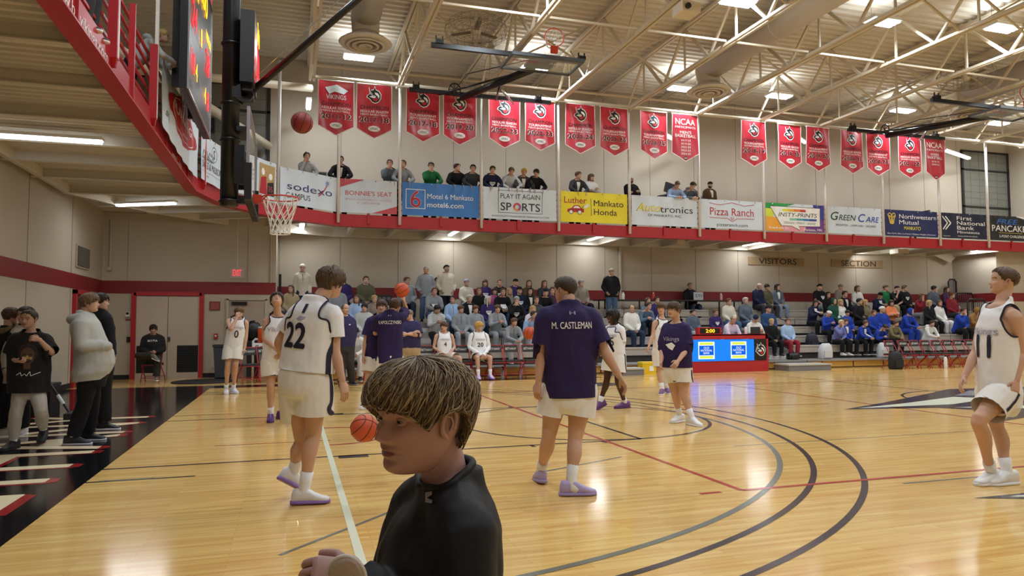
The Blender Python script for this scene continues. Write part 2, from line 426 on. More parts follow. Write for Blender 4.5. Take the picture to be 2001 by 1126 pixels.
# red framed doorway on the left wall
d = MB().box((XL+.02, 16.95, 1.08), (.05, .95, 2.16)).build('door_3', mat('door_dark', '#5A2A22', 0.6)); d['kind'] = 'structure'
MB().box((XL+.03, 16.42, 1.12), (.1, .12, 2.24)).box((XL+.03, 17.48, 1.12), (.1, .12, 2.24)).box((XL+.03, 16.95, 2.2), (.1, 1.18, .1)).build('door_frame', M_RED, d)
# beige service door beside the bench
d = MB().box((.55, YD-.02, 1.05), (.95, .05, 2.1)).build('door_4', mat('door_tan', '#A89684', 0.6)); d['kind'] = 'structure'
MB().box((.05, YD-.03, 1.07), (.06, .09, 2.14)).box((1.05, YD-.03, 1.07), (.06, .09, 2.14)).box((.55, YD-.03, 2.14), (1.06, .09, .06)).build('door_frame', M_WALL, d)
MB().box((.35, YD-.07, 2.02), (.4, .06, .09)).build('door_closer', M_BLACK, d)
MB().box((.5, YD-.06, 1.0), (.8, .05, .07)).build('push_bar', M_DARK, d)
# upper windows of grey glazed panels
M_GLZ = mat('window_panel', '#77766C', 0.22, spec=0.5, var=0.05, vscale=2)
M_MUL = mat('window_mullion', '#23211F', 0.5)
for nm, x0, x1 in (('window_1', XL, 1.03), ('window_2', 29.0, XR)):
    w = MB().box(((x0+x1)/2, YW-.02, 7.2), (x1-x0, .04, 3.2)).build(nm, M_GLZ); w['kind'] = 'structure'
    b = MB()
    for z in (5.6, 6.4, 8.0, 8.8): b.box(((x0+x1)/2, YW-.05, z), (x1-x0, .06, .07))
    for x in (x0+.05, x1-.05): b.box((x, YW-.05, 7.2), (.1, .06, 3.2))
    b.build('window_frame', M_MUL, w)
    b = MB()
    for z in np.arange(5.7, 8.8, .27): b.box(((x0+x1)/2, YW-.042, z), (x1-x0, .006, .012))
    for x in np.arange(x0+.5, x1, .5): b.box((x, YW-.042, 7.2), (.012, .006, 3.2))
    b.build('glazing_bar', mat('glazing_bar', '#5E5D55', 0.5), w)
w = MB().box((XL+.02, 12.5, 7.2), (.04, 12, 3.0)).build('window_3', M_GLZ); w['kind'] = 'structure'
b = MB()
for z in (5.75, 6.7, 7.7, 8.65): b.box((XL+.05, 12.5, z), (.06, 12, .07))
for y in np.arange(6.5, 18.6, 2.0): b.box((XL+.05, y, 7.2), (.06, .09, 3.0))
b.build('window_frame', M_MUL, w)

# ceiling: corrugated steel deck with ribs along the court
b = MB(); P = .27; ys = np.arange(YN, YW, P); prof = []
for y in ys: prof += [(y, ZC), (y+P*.42, ZC), (y+P*.55, ZC+.075), (y+P*.87, ZC+.075)]
prof.append((YW, ZC))
b.rings([[V((x, y, z)) for y, z in prof] for x in (XL, XR)], cap=False, closed=False)
ceiling = struct('ceiling', b, M_CEIL)
MB().box(((XL+XR)/2, (YN+YW)/2, ZC+.3), (XR-XL+.4, YW-YN+.4, .1)).build('roof_slab', M_CEIL, ceiling)

# ------------------------------------------------------------------ running track balcony
POLY = [(-.3, -5.4), (-.3, 13.9), (.1, 15.5), (1.15, 17.15), (2.95, YF), (XR, YF)]     # inner edge
OUT = [(XL, -5.4), (XL, 16.0), (XL, YW), (1.2, YW), (3.6, YW), (XR, YW)]
ZB, ZT, ZD = 4.2, 4.56, 4.5
bal = MB()
bal.add([(x, y, ZD) for x, y in POLY]+[(x, y, ZD) for x, y in OUT], [(i, i+1, i+7, i+6) for i in range(5)])
bal.add([(x, y, ZD-.06) for x, y in POLY]+[(x, y, ZD-.06) for x, y in OUT], [(i+6, i+7, i+1, i) for i in range(5)])
gal = struct('floor_gallery', bal, M_CEIL)
b = MB()
for (x0, y0), (x1, y1) in zip(POLY, POLY[1:]):
    b.bar((x0, y0, (ZB+ZT)/2), (x1, y1, (ZB+ZT)/2), .06, ZT-ZB)
    b.bar((x0, y0, ZB+.01), (x1, y1, ZB+.01), .22, .02)
b.build('fascia', M_RED, gal)
for y in np.arange(-4.2, 13.9, 1.45):
    MB().bar((-.33, y, ZB+.14), (XL+.1, y, ZB+.14), .05, .28).bar((-.33, y, ZB+.01), (XL+.1, y, ZB+.01), .13, .015).build('joist', M_CEIL, gal)
for (a, c) in (((-.2, 14.6), (-2.9, 14.9)), ((.1, 15.6), (-2.6, 16.6)), ((.6, 16.4), (-1.7, 17.4)), ((1.2, 17.2), (-.9, 18.4)), ((2.1, 17.85), (.2, 19.9))):
    MB().bar((*a, ZB+.14), (*c, ZB+.14), .05, .28).bar((*a, ZB+.01), (*c, ZB+.01), .13, .015).build('joist', M_CEIL, gal)
for x in np.arange(3.4, 31, 1.235):
    MB().bar((x, YF+.04, ZB+.14), (x, YW-.05, ZB+.14), .05, .28).bar((x, YF+.04, ZB+.01), (x, YW-.05, ZB+.01), .13, .015).build('joist', M_CEIL, gal)
LED = [(XL+.18, -5.4), (XL+.25, 14.9), (-1.74, 17.0), (.46, 19.5), (2.9, YW-.1), (XR, YW-.1)]
b = MB()
for (x0, y0), (x1, y1) in zip(LED, LED[1:]): b.bar((x0, y0, ZB+.12), (x1, y1, ZB+.12), .09, .26)
b.build('ledger_beam', M_CEIL, gal)
b = MB(); P = .17; prof = []
for y in np.arange(-5.3, 15.5, P): prof += [(y, ZD-.13), (y+P*.4, ZD-.13), (y+P*.55, ZD-.075), (y+P*.85, ZD-.075)]
b.rings([[V((x, y, z)) for y, z in prof] for x in (XL, -.34)], cap=False, closed=False)
b.build('corrugated_deck', M_CEIL, gal)
# corner gusset plates
MB().prism([at(164, 390, 18.6), at(187, 394, 18.6), at(187, 428, 18.6)], (0, .03, 0)).build('gusset_plate', M_WALL, gal)
MB().prism([at(1818, 496, 20.6), at(1875, 496, 20.6), at(1857, 514, 20.6)], (0, .03, 0)).build('gusset_plate', M_WALL, gal)
pr = Print((-.262, 5.62, 4.29), (0, 1, 0), (0, 0, 1)); pr.text('www.blcvikings.com', -.85, 0.02, .13, WHITE, 0, w=1.95, bold=.01, align='l')
pr.text('www.blc.edu', 5.55, .02, .12, WHITE, 0, w=1.1, align='l'); pr.build('lettering', gal)
# light ring: white tube on the poles and the truss ends rest on it
MB().tube([(2.2, YF-.2, 8.38), (XR, YF-.2, 8.38)], .055, 10).build('edge_tube', M_STEEL, smooth=True)['label'] = 'long white tube under the truss ends carrying the red pennants'; COL.objects[-1]['category'] = 'tube'
b = MB().tube([(XL, 16.4, 7.5), (2.2, YF+.3, 8.2)], .11, 12).tube([(XL, 11.0, 7.2), (1.0, YW-.3, 6.9)], .12, 12)
b.build('round_brace', M_STEEL, ceiling, smooth=True)
# ------------------------------------------------------------------ roof trusses, ducts, lights
TX = [2.2+2.47*k for k in range(12)]
ZB_, ZT_ = 8.38, 9.62
def make_truss():
    t = empty('roof_truss', (TX[0], 0, ZB_), 'beige steel roof truss of paired angle chords and slanting web members', 'truss', 'parallel roof trusses above the court')
    def p(name, b): return b.build(name, M_STEEL, t)
    H = ZT_-ZB_; y0, y1 = YN+.2-0, YF+.1
    p('bottom_chord', MB().box((-.055, (y0+y1)/2, 0), (.07, y1-y0, .07)).box((.055, (y0+y1)/2, 0), (.07, y1-y0, .07)))
    p('top_chord', MB().box((-.055, (y0+YW)/2, H), (.08, YW-y0, .08)).box((.055, (y0+YW)/2, H), (.08, YW-y0, .08)))
    n = 10; st = (y1-y0)/n
    for k in range(n):
        a = y0+k*st
        p('web_member', MB().bar((0, a+.02, .03), (0, a+st*.5, H-.03), .07, .07))
        p('web_member', MB().bar((0, a+st*.5, H-.03), (0, a+st-.02, .03), .06, .06))
        p('web_post', MB().bar((0, a+st*.5, .02), (0, a+st*.5, H-.03), .045, .045))
    p('web_member', MB().bar((0, y1-.02, .03), (0, YW-.1, H-.03), .06, .06))
    return t
truss = make_truss()
for x in TX[1:]:
    c = copy_tree(truss); c.location.x = x
# cross braces between neighbouring trusses
br = None
for i in range(len(TX)-1):
    for j, y in enumerate((1.3, 5.9, 10.6, 15.6)):
        if i in (0, 4, 8): continue
        if br is None:
            m1 = MB().bar((0.06, 0, 0), (2.41, 0, 1.3), .045, .045).bar((0.06, .05, 1.3), (2.41, .05, 0), .045, .045).mesh('cross_brace', M_STEEL)
        br = tag(link('cross_brace', m1), 'thin crossed steel brace between two beige roof trusses', 'brace', 'crossed braces between the trusses')
        br.location = (TX[i], y, ZB_+.02)
for i in range(len(TX)-1):
    for y in (3.6, 8.3, 12.95, 17.6):
        if i == 0 and y == 3.6: m2 = MB().bar((.06, 0, 0), (2.41, 0, 0), .05, .05).mesh('tie_rod', M_STEEL)
        o = tag(link('tie_rod', m2), 'straight horizontal steel tie between two beige roof trusses', 'tie rod', 'tie rods between the trusses'); o.location = (TX[i], y, ZB_+.09)
# ducts with round diffusers
def duct(x, ya, yb, z, r, label):
    t = empty('air_duct', (x, yb, z), label, 'duct')
    L = ya-yb
    MB().tube([(0, 0, 0), (0, L, 0)], r, 20).build('duct_pipe', M_CEIL, t, smooth=True)
    b = MB()
    for k in range(1, 6): b.torus((0, L*k/6, 0), (0, 1, 0), r, .012, 24, 6)
    b.build('duct_seam', M_CEIL, t, smooth=True)
    MB().tube([(0, -.05, .05), (0, -.12, -.35), (0, -.12, -.5)], [r, r*.95, r*.95], 20).build('elbow', M_CEIL, t, smooth=True)
    MB().lathe((0, -.12, -.72), [(.62, 0), (.66, .04), (.55, .12), (.36, .22), (.33, .3)], 32).build('diffuser_hood', M_CEIL, t, smooth=True)
    b = MB()
    for rr, z_ in ((.5, -.02), (.36, -.03), (.2, -.04)): b.lathe((0, -.12, -.72), [(rr, z_), (rr-.07, z_-.03), (rr-.09, z_), (rr-.01, z_+.03)], 28)
    b.build('diffuser_ring', M_CEIL, t, smooth=True)
    MB().lathe((0, -.12, -.71), [(.53, 0), (.53, .01)], 28).build('diffuser_throat', mat('throat', '#3B3732', .7), t)
duct(13.74, -4, 16.5, 9.15, .36, 'long round beige duct with ring diffuser beside the roof projector')
duct(3.42, -4, 15.8, 9.15, .36, 'long round beige duct with ring diffuser above the airborne basketball')
duct(23.0, -4, 15.5, 9.0, .4, 'long round beige duct above the folded goal farthest along the court')
# high-bay lights
M_TUBE = emitm('lamp_glow', '#F4FAFF', 14.0)
def highbay(x, y, z=9.05):
    t = empty('ceiling_light', (x, y, z), 'bright white rectangular high-bay light hanging among the trusses', 'ceiling light', 'high-bay lights between the trusses')
    MB().box((0, 0, .06), (.86, .42, .08)).build('light_housing', M_WHITEP, t)
    b = MB()
    for k in (-.15, 0, .15): b.box((0, k*.85, .0), (.80, .09, .04))
    b.build('light_tube', M_TUBE, t)
    MB().tube([(-.35, 0, .1), (-.35, 0, ZC-z)], .006, 5).tube([(.35, 0, .1), (.35, 0, ZC-z)], .006, 5).build('hanger_wire', M_CHROME, t)
    l = bpy.data.lights.new('light', 'AREA'); l.shape = 'RECTANGLE'; l.size = .8; l.size_y = .38; l.energy = LAMP_W; l.color = (.84, .925, 1.0); l.spread = R(170)
    o = bpy.data.objects.new('lamp', l); COL.objects.link(o); o.parent = t; o.location = (0, 0, -.04)
    l2 = l.copy(); l2.energy = LAMP_W*.16; added_uplight = bpy.data.objects.new('lamp', l2); COL.objects.link(added_uplight); added_uplight.parent = t; added_uplight.location = (0, 0, .14); added_uplight.rotation_euler = (math.pi, 0, 0)  # extra upward lamp, added to brighten the ceiling deck above the fixture
for p in ((700, 118), (1040, 140), (1325, 178), (1515, 192), (1755, 220)):
    q = flo(*p, z=9.05); highbay(q.x, q.y-.2)
for x in (27.5, 30): highbay(x, 18.0)
for x, y in ((1.5, 11.8), (6.5, 12), (11.8, 12.1), (16.0, 12), (19.3, 11.4), (24, 12), (28.5, 12), (1.0, 5.6), (6, 5.6), (11, 5.6), (16, 5.6), (21, 5.6), (26, 5.6), (30, 5.6), (1, -1.5), (6, -1.5), (11, -1.5), (16, -1.5), (21, -1.5), (26, -1.5), (30, -1.5)):
    highbay(x, y)
# strip lights
def strip(c, ang, L, label, group=None, w=None):
    t = empty('strip_light', c, label, 'strip light', group, rz=ang)
    MB().box((0, 0, .05), (L, .16, .05)).build('light_housing', M_WHITEP, t)
    b = MB()
    for k in (-.035, .035): b.tube([(-L/2+.02, k, 0), (L/2-.02, k, 0)], .02, 8)
    b.build('light_tube', M_TUBE, t, smooth=True)
    l = bpy.data.lights.new('light', 'AREA'); l.shape = 'RECTANGLE'; l.size = L*.95; l.size_y = .14; l.energy = w or STRIP_W; l.color = (.92, .96, 1.0)
    o = bpy.data.objects.new('lamp', l); COL.objects.link(o); o.parent = t; o.location = (0, 0, -.03)
for q in ((590, 445), (885, 460), (1160, 470), (1460, 482), (1690, 490), (1930, 489)):
    p = flo(*q, z=4.28); strip((p.x, min(p.y+.2, YW-.9), 4.33), R(90), 1.2, 'bright strip light fixed between joists under the far running track', 'strip lights under the far track')
p = flo(320, 400, z=4.28); strip((flo(285, 400, z=4.17).x, flo(285, 400, z=4.17).y, 4.17), R(-27), 1.5, 'bright strip light under the rounded corner of the track')
strip((flo(60, 270, z=4.17).x, flo(60, 270, z=4.17).y, 4.17), 0, 1.9, 'long bright strip light under the track beside the left wall')
for q, a, L in (((603, 205), 90, 1.0), ((1305, 268), 35, 1.0), ((1567, 275), 35, 1.0), ((1870, 303), 20, 2.4)):
    p = at(q[0], q[1], 19.6); strip(p, R(a), L, {603: 'white strip light at the end of the truss above the thrown ball', 1305: 'small white strip light seen between two red banners', 1567: 'small white strip light behind the gap in red banners', 1870: 'long white strip light slanting beside the last red banner'}[q[0]], w=8)
# hanging poles of the track
POLES = [(545, 1.36, 17.32), (660, 2.95, 18.36), (780, 4.68, 18.36), (937, 7.12, 18.36), (1089, 9.6, 18.36), (1228, 12.03, 18.36), (1364, 14.58, 18.36), (1491, 17.1, 18.36), (1612, 19.68, 18.36), (1724, 22.2, 18.36), (1834, 24.85, 18.36), (1929, 27.25, 18.36), (2040, 29.7, 18.36)]
BN = ['photo banner', 'white banner with blue lettering', 'white banner with red corners', 'blue banner', 'sports store banner', 'yellow banner', 'white banner with yellow lettering', 'white restaurant banner', 'rainbow banner', 'green and blue lettered banner', 'navy banner with gold crest', 'navy bank banner', 'black pancake banner', 'last banner']
for i, (_, x, y) in enumerate(POLES):
    y = y-.02
    MB().tube([(0, 0, 0), (0, 0, 4.08)], .045, 12).build('hanger_pole', M_WHITEP, smooth=True).location = (x, y, 4.3)
    o = COL.objects[-1]; tag(o, f'white pole between the {BN[i]} and the {BN[i+1]}', 'pole')
for i, (x, y) in enumerate(((-.3, 6.9), (-.3, 9.35), (-.3, 11.8), (-.17, 14.4))):
    t = empty('hanger_pole', (x+.08, y, 4.25), ('white pole nearest the website lettering on the red fascia', 'white pole in front of the boy leaning on the red railing', 'white pole at the near edge of the scoreboard', 'white pole between the red oval sign and the train drawing')[i], 'pole')
    MB().box((0, 0, 2.2), (.05, .05, 4.0)).build('pole_shaft', M_WHITEP, t)
    MB().box((-.03, 0, .74), (.1, .12, 1.1)).prism([(.02, -.06, .19), (-.08, -.06, .19), (-.05, 0, .10), (-.01, 0, .10)], (0, .06, 0)).build('pole_sleeve', M_RED, t)
# guard rail of the left arm and the far arm
rail = empty('guard_rail', (-.3, 5, ZT), 'red steel guard rail along the edge of the running track', 'railing')
O = V((-.3, 5, ZT))
b = MB(); PP = [(x-.06 if i < 2 else x-.05, y+.05, 0) for i, (x, y) in enumerate(POLY)]
for z in (.18, .36, .54, .72, .90): 
    for (x0, y0, _), (x1, y1, _) in zip(PP, PP[1:]): b.bar(V((x0, y0, ZT+z))-O, V((x1, y1, ZT+z))-O, .035, .035)
b.build('rail_bar', M_RED, rail)
def post(x, y): MB().bar(V((x, y, ZB+.1))-O, V((x, y, ZT+.98))-O, .07, .05).build('rail_post', M_RED, rail)
for y in (.5, 1.8, 3.1, 4.3, 5.5, 7.95, 10.5, 13.0): post(-.27, y)
for x, y in ((-.14, 15.0), (.2, 15.95), (.66, 16.6), (1.86, 17.78), (3.8, 18.4), (5.9, 18.4), (8.3, 18.4), (10.8, 18.4), (13.3, 18.4), (15.8, 18.4), (18.3, 18.4), (20.9, 18.4), (23.5, 18.4), (26.0, 18.4), (28.5, 18.4)): post(x, y)
# ------------------------------------------------------------------ sponsor banners on the track rail
def col(n, c): return mat('print_'+n, c, 0.55)
NAVY = col('navy', '#2A2C6B'); BLUE = col('blue', '#2E6FC4'); YEL = col('yellow', '#F2E23A'); PINK = col('pale_red', '#C9525C')
M_BWHITE = mat('banner_white', '#D6E2EE', 0.5, bump=0.08, bscale=5)
M_BBLUE = mat('banner_blue', '#3F7ECB', 0.5, bump=0.08, bscale=5)
M_BYEL = mat('banner_yellow', '#EFE02E', 0.5, bump=0.08, bscale=5)
M_BNAVY = mat('banner_navy', '#1E2A5E', 0.5, bump=0.08, bscale=5)
M_BNAVY2 = mat('banner_dark_navy', '#1A2140', 0.5, bump=0.08, bscale=5)
M_BBLACK = mat('banner_black', '#1E2024', 0.5, bump=0.08, bscale=5)
def banner(a, b, z0, z1, m, label, art, sag=0.0, name='sponsor_banner'):
    """cloth between two floor-plan points a -> b"""
    a, b = V((a[0], a[1], 0)), V((b[0], b[1], 0)); L = (b-a).length; X = (b-a).normalized(); H = z1-z0
    N = X.cross(V((0, 0, 1)))
    sd = random.random()*9
    f = lambda x, y: 0.010*math.sin(9*x+3*y+sd) + 0.006*math.sin(23*x-7*y+sd)*(y/H)
    c = V((a.x, a.y, z0)); nx, nz = max(8, int(L*12)), 8
    mb = MB(); vs = []; fs = []
    for i in range(nx+1):
        for k in range(nz+1):
            x, y = L*i/nx, H*k/nz
            dz = -sag*math.sin(math.pi*x/L)*(1 if k > nz/2 else .6)
            vs.append(X*x + N*f(x, y) + V((0, 0, y+dz)))
    for i in range(nx):
        for k in range(nz): q = i*(nz+1)+k; fs.append((q, q+nz+1, q+nz+2, q+1))
    n = len(vs); mb.add(vs+[v-N*.004 for v in vs], fs+[tuple(j+n for j in reversed(q)) for q in fs])
    o = mb.build(name, m, smooth=True); o.location = c
    tag(o, label, 'banner', 'sponsor banners on the track rail')
    b2 = MB()
    for t in (.12, .38, .62, .88):
        b2.torus(X*(L*t)+V((0, 0, H-.035))+N*.012, N, .016, .005, 10, 5).tube([X*(L*t)+V((0, 0, H-.03)), X*(L*t)-N*.05+V((0, 0, H+.02))], .004, 5)
    b2.build('eyelet_tie', M_CHROME, o, smooth=True)
    p = Print(V((0, 0, 0)), X, V((0, 0, 1)), f=lambda x, y: f(x, y)+.001); art(p, L, H); p.build('print', o)
    return o
def px(xa, xb, y=18.33, Yd=18.45):
    return (at(xa, 430, Yd).x, Yd-.12), (at(xb, 430, Yd).x, Yd-.12)
Zb, Zt = 4.60, 5.56
def art_sodexo(p, L, H):
    p.text('sodexo', L*.52, H*.42, .20, NAVY, 1, w=L*.80, rot=-.0)
    p.line([(L*.66, H*.36), (L*.74, H*.5), (L*.79, H*.62), (L*.82, H*.72)], .03, REDP, 3)
    for k in range(8):
        a = k*math.pi/4; p.poly([(L*.83+.02*math.cos(a+.5), H*.78+.02*math.sin(a+.5)), (L*.83+.11*math.cos(a), H*.78+.11*math.sin(a)), (L*.83+.02*math.cos(a-.5), H*.78+.02*math.sin(a-.5))], col('star_blue', '#2B4C9B'), 2)
    p.text('CAMPUS', L*.1, H*.18, .15, INK, 1, w=L*.42, align='l')
def art_bonnie(p, L, H):
    p.poly([(0, H), (L*.42, H), (0, H*.74)], PINK, 1); p.poly([(L, 0), (L*.55, 0), (L, H*.24)], PINK, 1)
    p.text("BONNIE'S SEAT", L*.5, H*.52, .13, PINK, 1, w=L*.82, bold=.012)
    p.rect(L*.1, H*.47, L*.9, H*.475, GREYP, 1)
    p.text("BETHANY ATHLETICS PROUDLY SUPPORTED", L*.5, H*.37, .055, col('rose', '#C99CA0'), 1, w=L*.82); p.text("BY CHRIS & BONNIE", L*.5, H*.27, .055, col('rose', '#C99CA0'), 1, w=L*.4)
def art_motel(p, L, H):
    x, y, s = L*.17, H*.5, H*.3
    for q in ((-s, -s, s, -s+.02), (-s, s-.02, s, s), (-s, -s, -s+.02, s), (s-.02, -s, s, s)): p.rect(x+q[0], y+q[1], x+q[2], y+q[3], WHITE, 1)
    p.text('6', x, y-s*.85, s*1.75, WHITE, 2, bold=.05); p.text('6', x, y-s*.85, s*1.75, REDP, 3, bold=.01)
    p.text('Motel 6 Mankato', L*.32, H*.53, .15, WHITE, 1, w=L*.6, align='l'); p.text('motel6.com', L*.32, H*.27, .15, WHITE, 1, w=L*.47, align='l', bold=.035)
def art_sports(p, L, H):
    x0, x1, y0, y1 = L*.2, L*.8, H*.2, H*.92
    for q in ((x0, y0, x1, y0+.012), (x0, y1-.012, x1, y1), (x0, y0, x0+.012, y1), (x1-.012, y0, x1, y1)): p.rect(*q, INK, 1)
    p.text('PLAY IT AGAIN', L*.5, H*.66, .15, INK, 1, w=L*.54); p.text('SP   RTS', L*.5, H*.28, .24, INK, 1, w=L*.54, bold=.02)
    p.ring(L*.455, H*.28+.12, .125, .06, PINK, 2, a0=40, a1=200); p.ring(L*.455, H*.28+.12, .125, .06, col('orange', '#E89A4A'), 2, a0=200, a1=290); p.ring(L*.455, H*.28+.12, .125, .06, col('violet', '#A05CA8'), 2, a0=-70, a1=40)
    p.text('WWW.PLAYITAGAINSPORTSMANKATO.COM', L*.5, H*.07, .05, INK, 1, w=L*.78)
def art_honda(p, L, H):
    p.text('Luther', L*.05, H*.62, .20, REDP, 1, w=L*.33, align='l', bold=.02)
    p.poly([(L*.09, H*.33), (L*.10, H*.42), (L*.16, H*.46), (L*.20, H*.56), (L*.27, H*.56), (L*.31, H*.46), (L*.34, H*.44), (L*.34, H*.33)], REDP, 1)
    p.poly([(L*.18, H*.46), (L*.21, H*.53), (L*.26, H*.53), (L*.29, H*.46)], WHITE, 2)
    for x in (.15, .28): p.disc(L*x, H*.33, .07, BLACK, 2); p.disc(L*x, H*.33, .055, WHITE, 3)
    p.poly([(L*.33, H*.5), (L*.39, H*.62), (L*.42, H*.56), (L*.37, H*.46)], WHITE, 3); p.line([(L*.31, H*.46), (L*.34, H*.55)], .015, INK, 2)
    p.rect(L*.445, H*.22, L*.452, H*.8, INK, 1)
    p.text('Mankato', L*.49, H*.56, .19, INK, 1, w=L*.45, align='l', bold=.012); p.text('Honda', L*.49, H*.27, .19, INK, 1, w=L*.35, align='l', bold=.012)
def art_auto(p, L, H):
    p.text('Auto', L*.07, H*.48, .26, INK, 1, w=L*.37, align='l', bold=.035, shear=.3); p.text('Auto', L*.075, H*.485, .25, YEL, 2, w=L*.36, align='l', bold=.0, shear=.3)
    p.text('tronics', L*.43, H*.46, .22, INK, 1, w=L*.5, align='l'); p.text('OF MANKATO, INC.', L*.5, H*.31, .075, INK, 1, w=L*.52, bold=.02)
def art_pizza(p, L, H):
    p.line([(L*.13, H*.88), (L*.3, H*.82), (L*.5, H*.92), (L*.7, H*.82), (L*.87, H*.88)], .018, REDP, 1)
    p.text('Pizza Ranch', L*.5, H*.46, .26, REDP, 1, w=L*.72)
    p.line([(L*.13, H*.37), (L*.42, H*.36), (L*.5, H*.25), (L*.58, H*.36), (L*.87, H*.37)], .018, REDP, 1); p.ring(L*.5, H*.38, .06, .022, REDP, 2, a0=-230, a1=50)
    p.text('pizzaranch.com', L*.5, H*.08, .11, INK, 1, w=L*.5)
def art_insty(p, L, H):
    C = [col('grad%d' % i, c) for i, c in enumerate(('#2E9A4A', '#D7E04A', '#F0A83A', '#E79BA8', '#7A3F8E', '#3E3F96'))]
    p.poly([(0, H*.8), (0, H), (L*.5, H), (L*.2, H*.8)], C[0], 0); p.poly([(0, H*.5), (0, H*.8), (L*.2, H*.8), (L*.12, H*.5)], C[1], 0); p.poly([(0, 0), (0, H*.5), (L*.2, H*.5), (L*.3, 0)], C[2], 0)
    p.poly([(L*.3, 0), (L*.25, H*.3), (L*.7, H*.3), (L*.65, 0)], C[3], 0); p.poly([(L*.65, 0), (L*.7, H*.4), (L, H*.5), (L, 0)], C[4], 0); p.poly([(L*.8, H), (L*.85, H*.4), (L, H*.45), (L, H)], C[5], 0)
    pts = [(L*.08, H*.88), (L*.93, H*.88), (L*.92, H*.22), (L*.55, H*.2), (L*.57, H*.06), (L*.44, H*.2), (L*.26, H*.2)]
    p.poly([(x+(x-L*.5)*.025, y+(y-H*.55)*.05) for x, y in pts], INK, 1); p.poly(pts, WHITE, 2)
    gr = ('#E8E43E', '#EFB33C', '#E07A38', '#C23A35')
    for k, c in enumerate(gr): p.rect(L*(.28+.1*k), H*.72, L*(.38+.1*k), H*.81, col('bar'+c[1:], c), 3)
    for k, c in enumerate(('#8CC7A8', '#4FA8B8', '#3E78B8', '#3A4F9E')): p.rect(L*(.4+.115*k), H*.40, L*(.515+.115*k), H*.48, col('bar'+c[1:], c), 3)
    p.text('INSTY-PRINTS', L*.54, H*.53, .14, INK, 3, w=L*.66, shear=.2, bold=.008); p.text('DESIGN / PRINT / SIGNS', L*.57, H*.27, .075, INK, 3, w=L*.54, shear=.2)
    p.text('Riverfront Dr.', L*.05, H*.07, .085, WHITE, 3, w=L*.34, align='l', bold=.02); p.text('Mankato, MN', L*.95, H*.04, .085, WHITE, 3, w=L*.31, align='r', bold=.02)
def art_green(p, L, H):
    G = col('dark_green', '#1F4B34'); B = col('royal', '#2446A8')
    p.text('G', L*.06, H*.5, .29, G, 1, w=L*.14, align='l', bold=.03, shear=.25); p.text('REEN', L*.2, H*.5, .2, G, 1, w=L*.32, align='l', bold=.03, shear=.25)
    p.text('C', L*.56, H*.47, .29, B, 1, w=L*.14, align='l', bold=.03, shear=.25); p.text('ARE', L*.7, H*.47, .2, B, 1, w=L*.26, align='l', bold=.03, shear=.25)
    p.rect(L*.3, H*.57, L*.46, H*.585, M_BWHITE, 3)
    p.text('IRRIGATION  •  LAWN CARE  •  GROUNDS', L*.52, H*.28, .075, INK, 1, w=L*.74)
def art_nw(p, L, H):
    Gd = col('gold', '#D8B84A'); x = L*.13
    for s in (-1, 1):
        p.ring(x+s*.1, H*.78, .1, .035, Gd, 1, a0=-60, a1=200); p.poly([(x, H*.72), (x+s*.2, H*.82), (x+s*.13, H*.62), (x+s*.09, H*.46), (x, H*.44)], Gd, 1); p.poly([(x+s*.03, H*.7), (x+s*.1, H*.72), (x+s*.05, H*.56)], M_BNAVY, 2)
    p.text('Northwestern', L*.27, H*.68, .16, WHITE, 1, w=L*.7, align='l', bold=.012); p.text('Mutual', L*.27, H*.46, .16, WHITE, 1, w=L*.36, align='l', bold=.012)
    p.text('MANKATO', L*.51, H*.25, .13, YEL, 1, w=L*.31); p.text('Blue Earth | Elko | LeCenter | Madison Heights | Montrose', L*.5, H*.07, .05, WHITE, 1, w=L*.9)
def art_fnb(p, L, H):
    for dx in (0, .14): p.line([(L*.03+dx, H*.86), (L*.03+.24+dx, H*.6), (L*.03+dx, H*.34)], .05, WHITE, 1)
    for i, (t, w) in enumerate((('First', .34), ('National', .62), ('Bank', .38))): p.text(t, L*.34, H*(.74-.19*i), .145, WHITE, 1, w=L*w, align='l', bold=.035)
    p.text('Minnesota', L*.34, H*.21, .1, WHITE, 1, w=L*.5, align='l', bold=.025); p.text('www.fnbmn.bank', L*.34, H*.08, .05, WHITE, 1, w=L*.45, align='l'); p.text('Member FDIC', L*.03, H*.07, .035, WHITE, 1, w=L*.16, align='l')
def art_pan(p, L, H):
    p.text('FREE', L*.4, H*.66, .2, BLUE, 1, w=L*.5, bold=.02, shear=.3); p.text('PANCAKES', L*.48, H*.37, .24, WHITE, 2, w=L*.86, bold=.03)
    p.rect(L*.2, H*.3, L*.75, H*.315, col('gold', '#D8B84A'), 1); p.text('3-POINT CHALLENGE', L*.5, H*.12, .1, WHITE, 1, w=L*.58, bold=.02); p.poly([(L*.6, H), (L, H*.78), (L, H)], WHITE, 1)
def art_photo(p, L, H):
    p.text('RIPKE', L*.03, H*.76, .12, REDP, 1, w=L*.3, align='l'); p.text('at', L*.49, H*.76, .12, REDP, 1, align='l')
    for i, t in enumerate(('learn more about', 'our campus and', 'meet the coach')): p.text(t, L*.35, H*(.64-.11*i), .06, INK, 1, w=L*.45)
    p.text('#30', L*.35, H*.2, .2, NAVY, 1, w=L*.3)
    p.rect(L*.66, H*.14, L*.97, H*.9, col('tan', '#B79A62'), 1)
    p.poly([(L*.67, H*.14), (L*.69, H*.55), (L*.8, H*.6), (L*.82, H*.14)], REDP, 2); p.disc(L*.735, H*.7, .09, WHITE, 2, sx=.8)
    p.poly([(L*.82, H*.14), (L*.83, H*.45), (L*.95, H*.5), (L*.96, H*.14)], BLACK, 2); p.disc(L*.89, H*.62, .085, WHITE, 2, sx=.8); p.text('35', L*.89, H*.24, .14, PINK, 3)
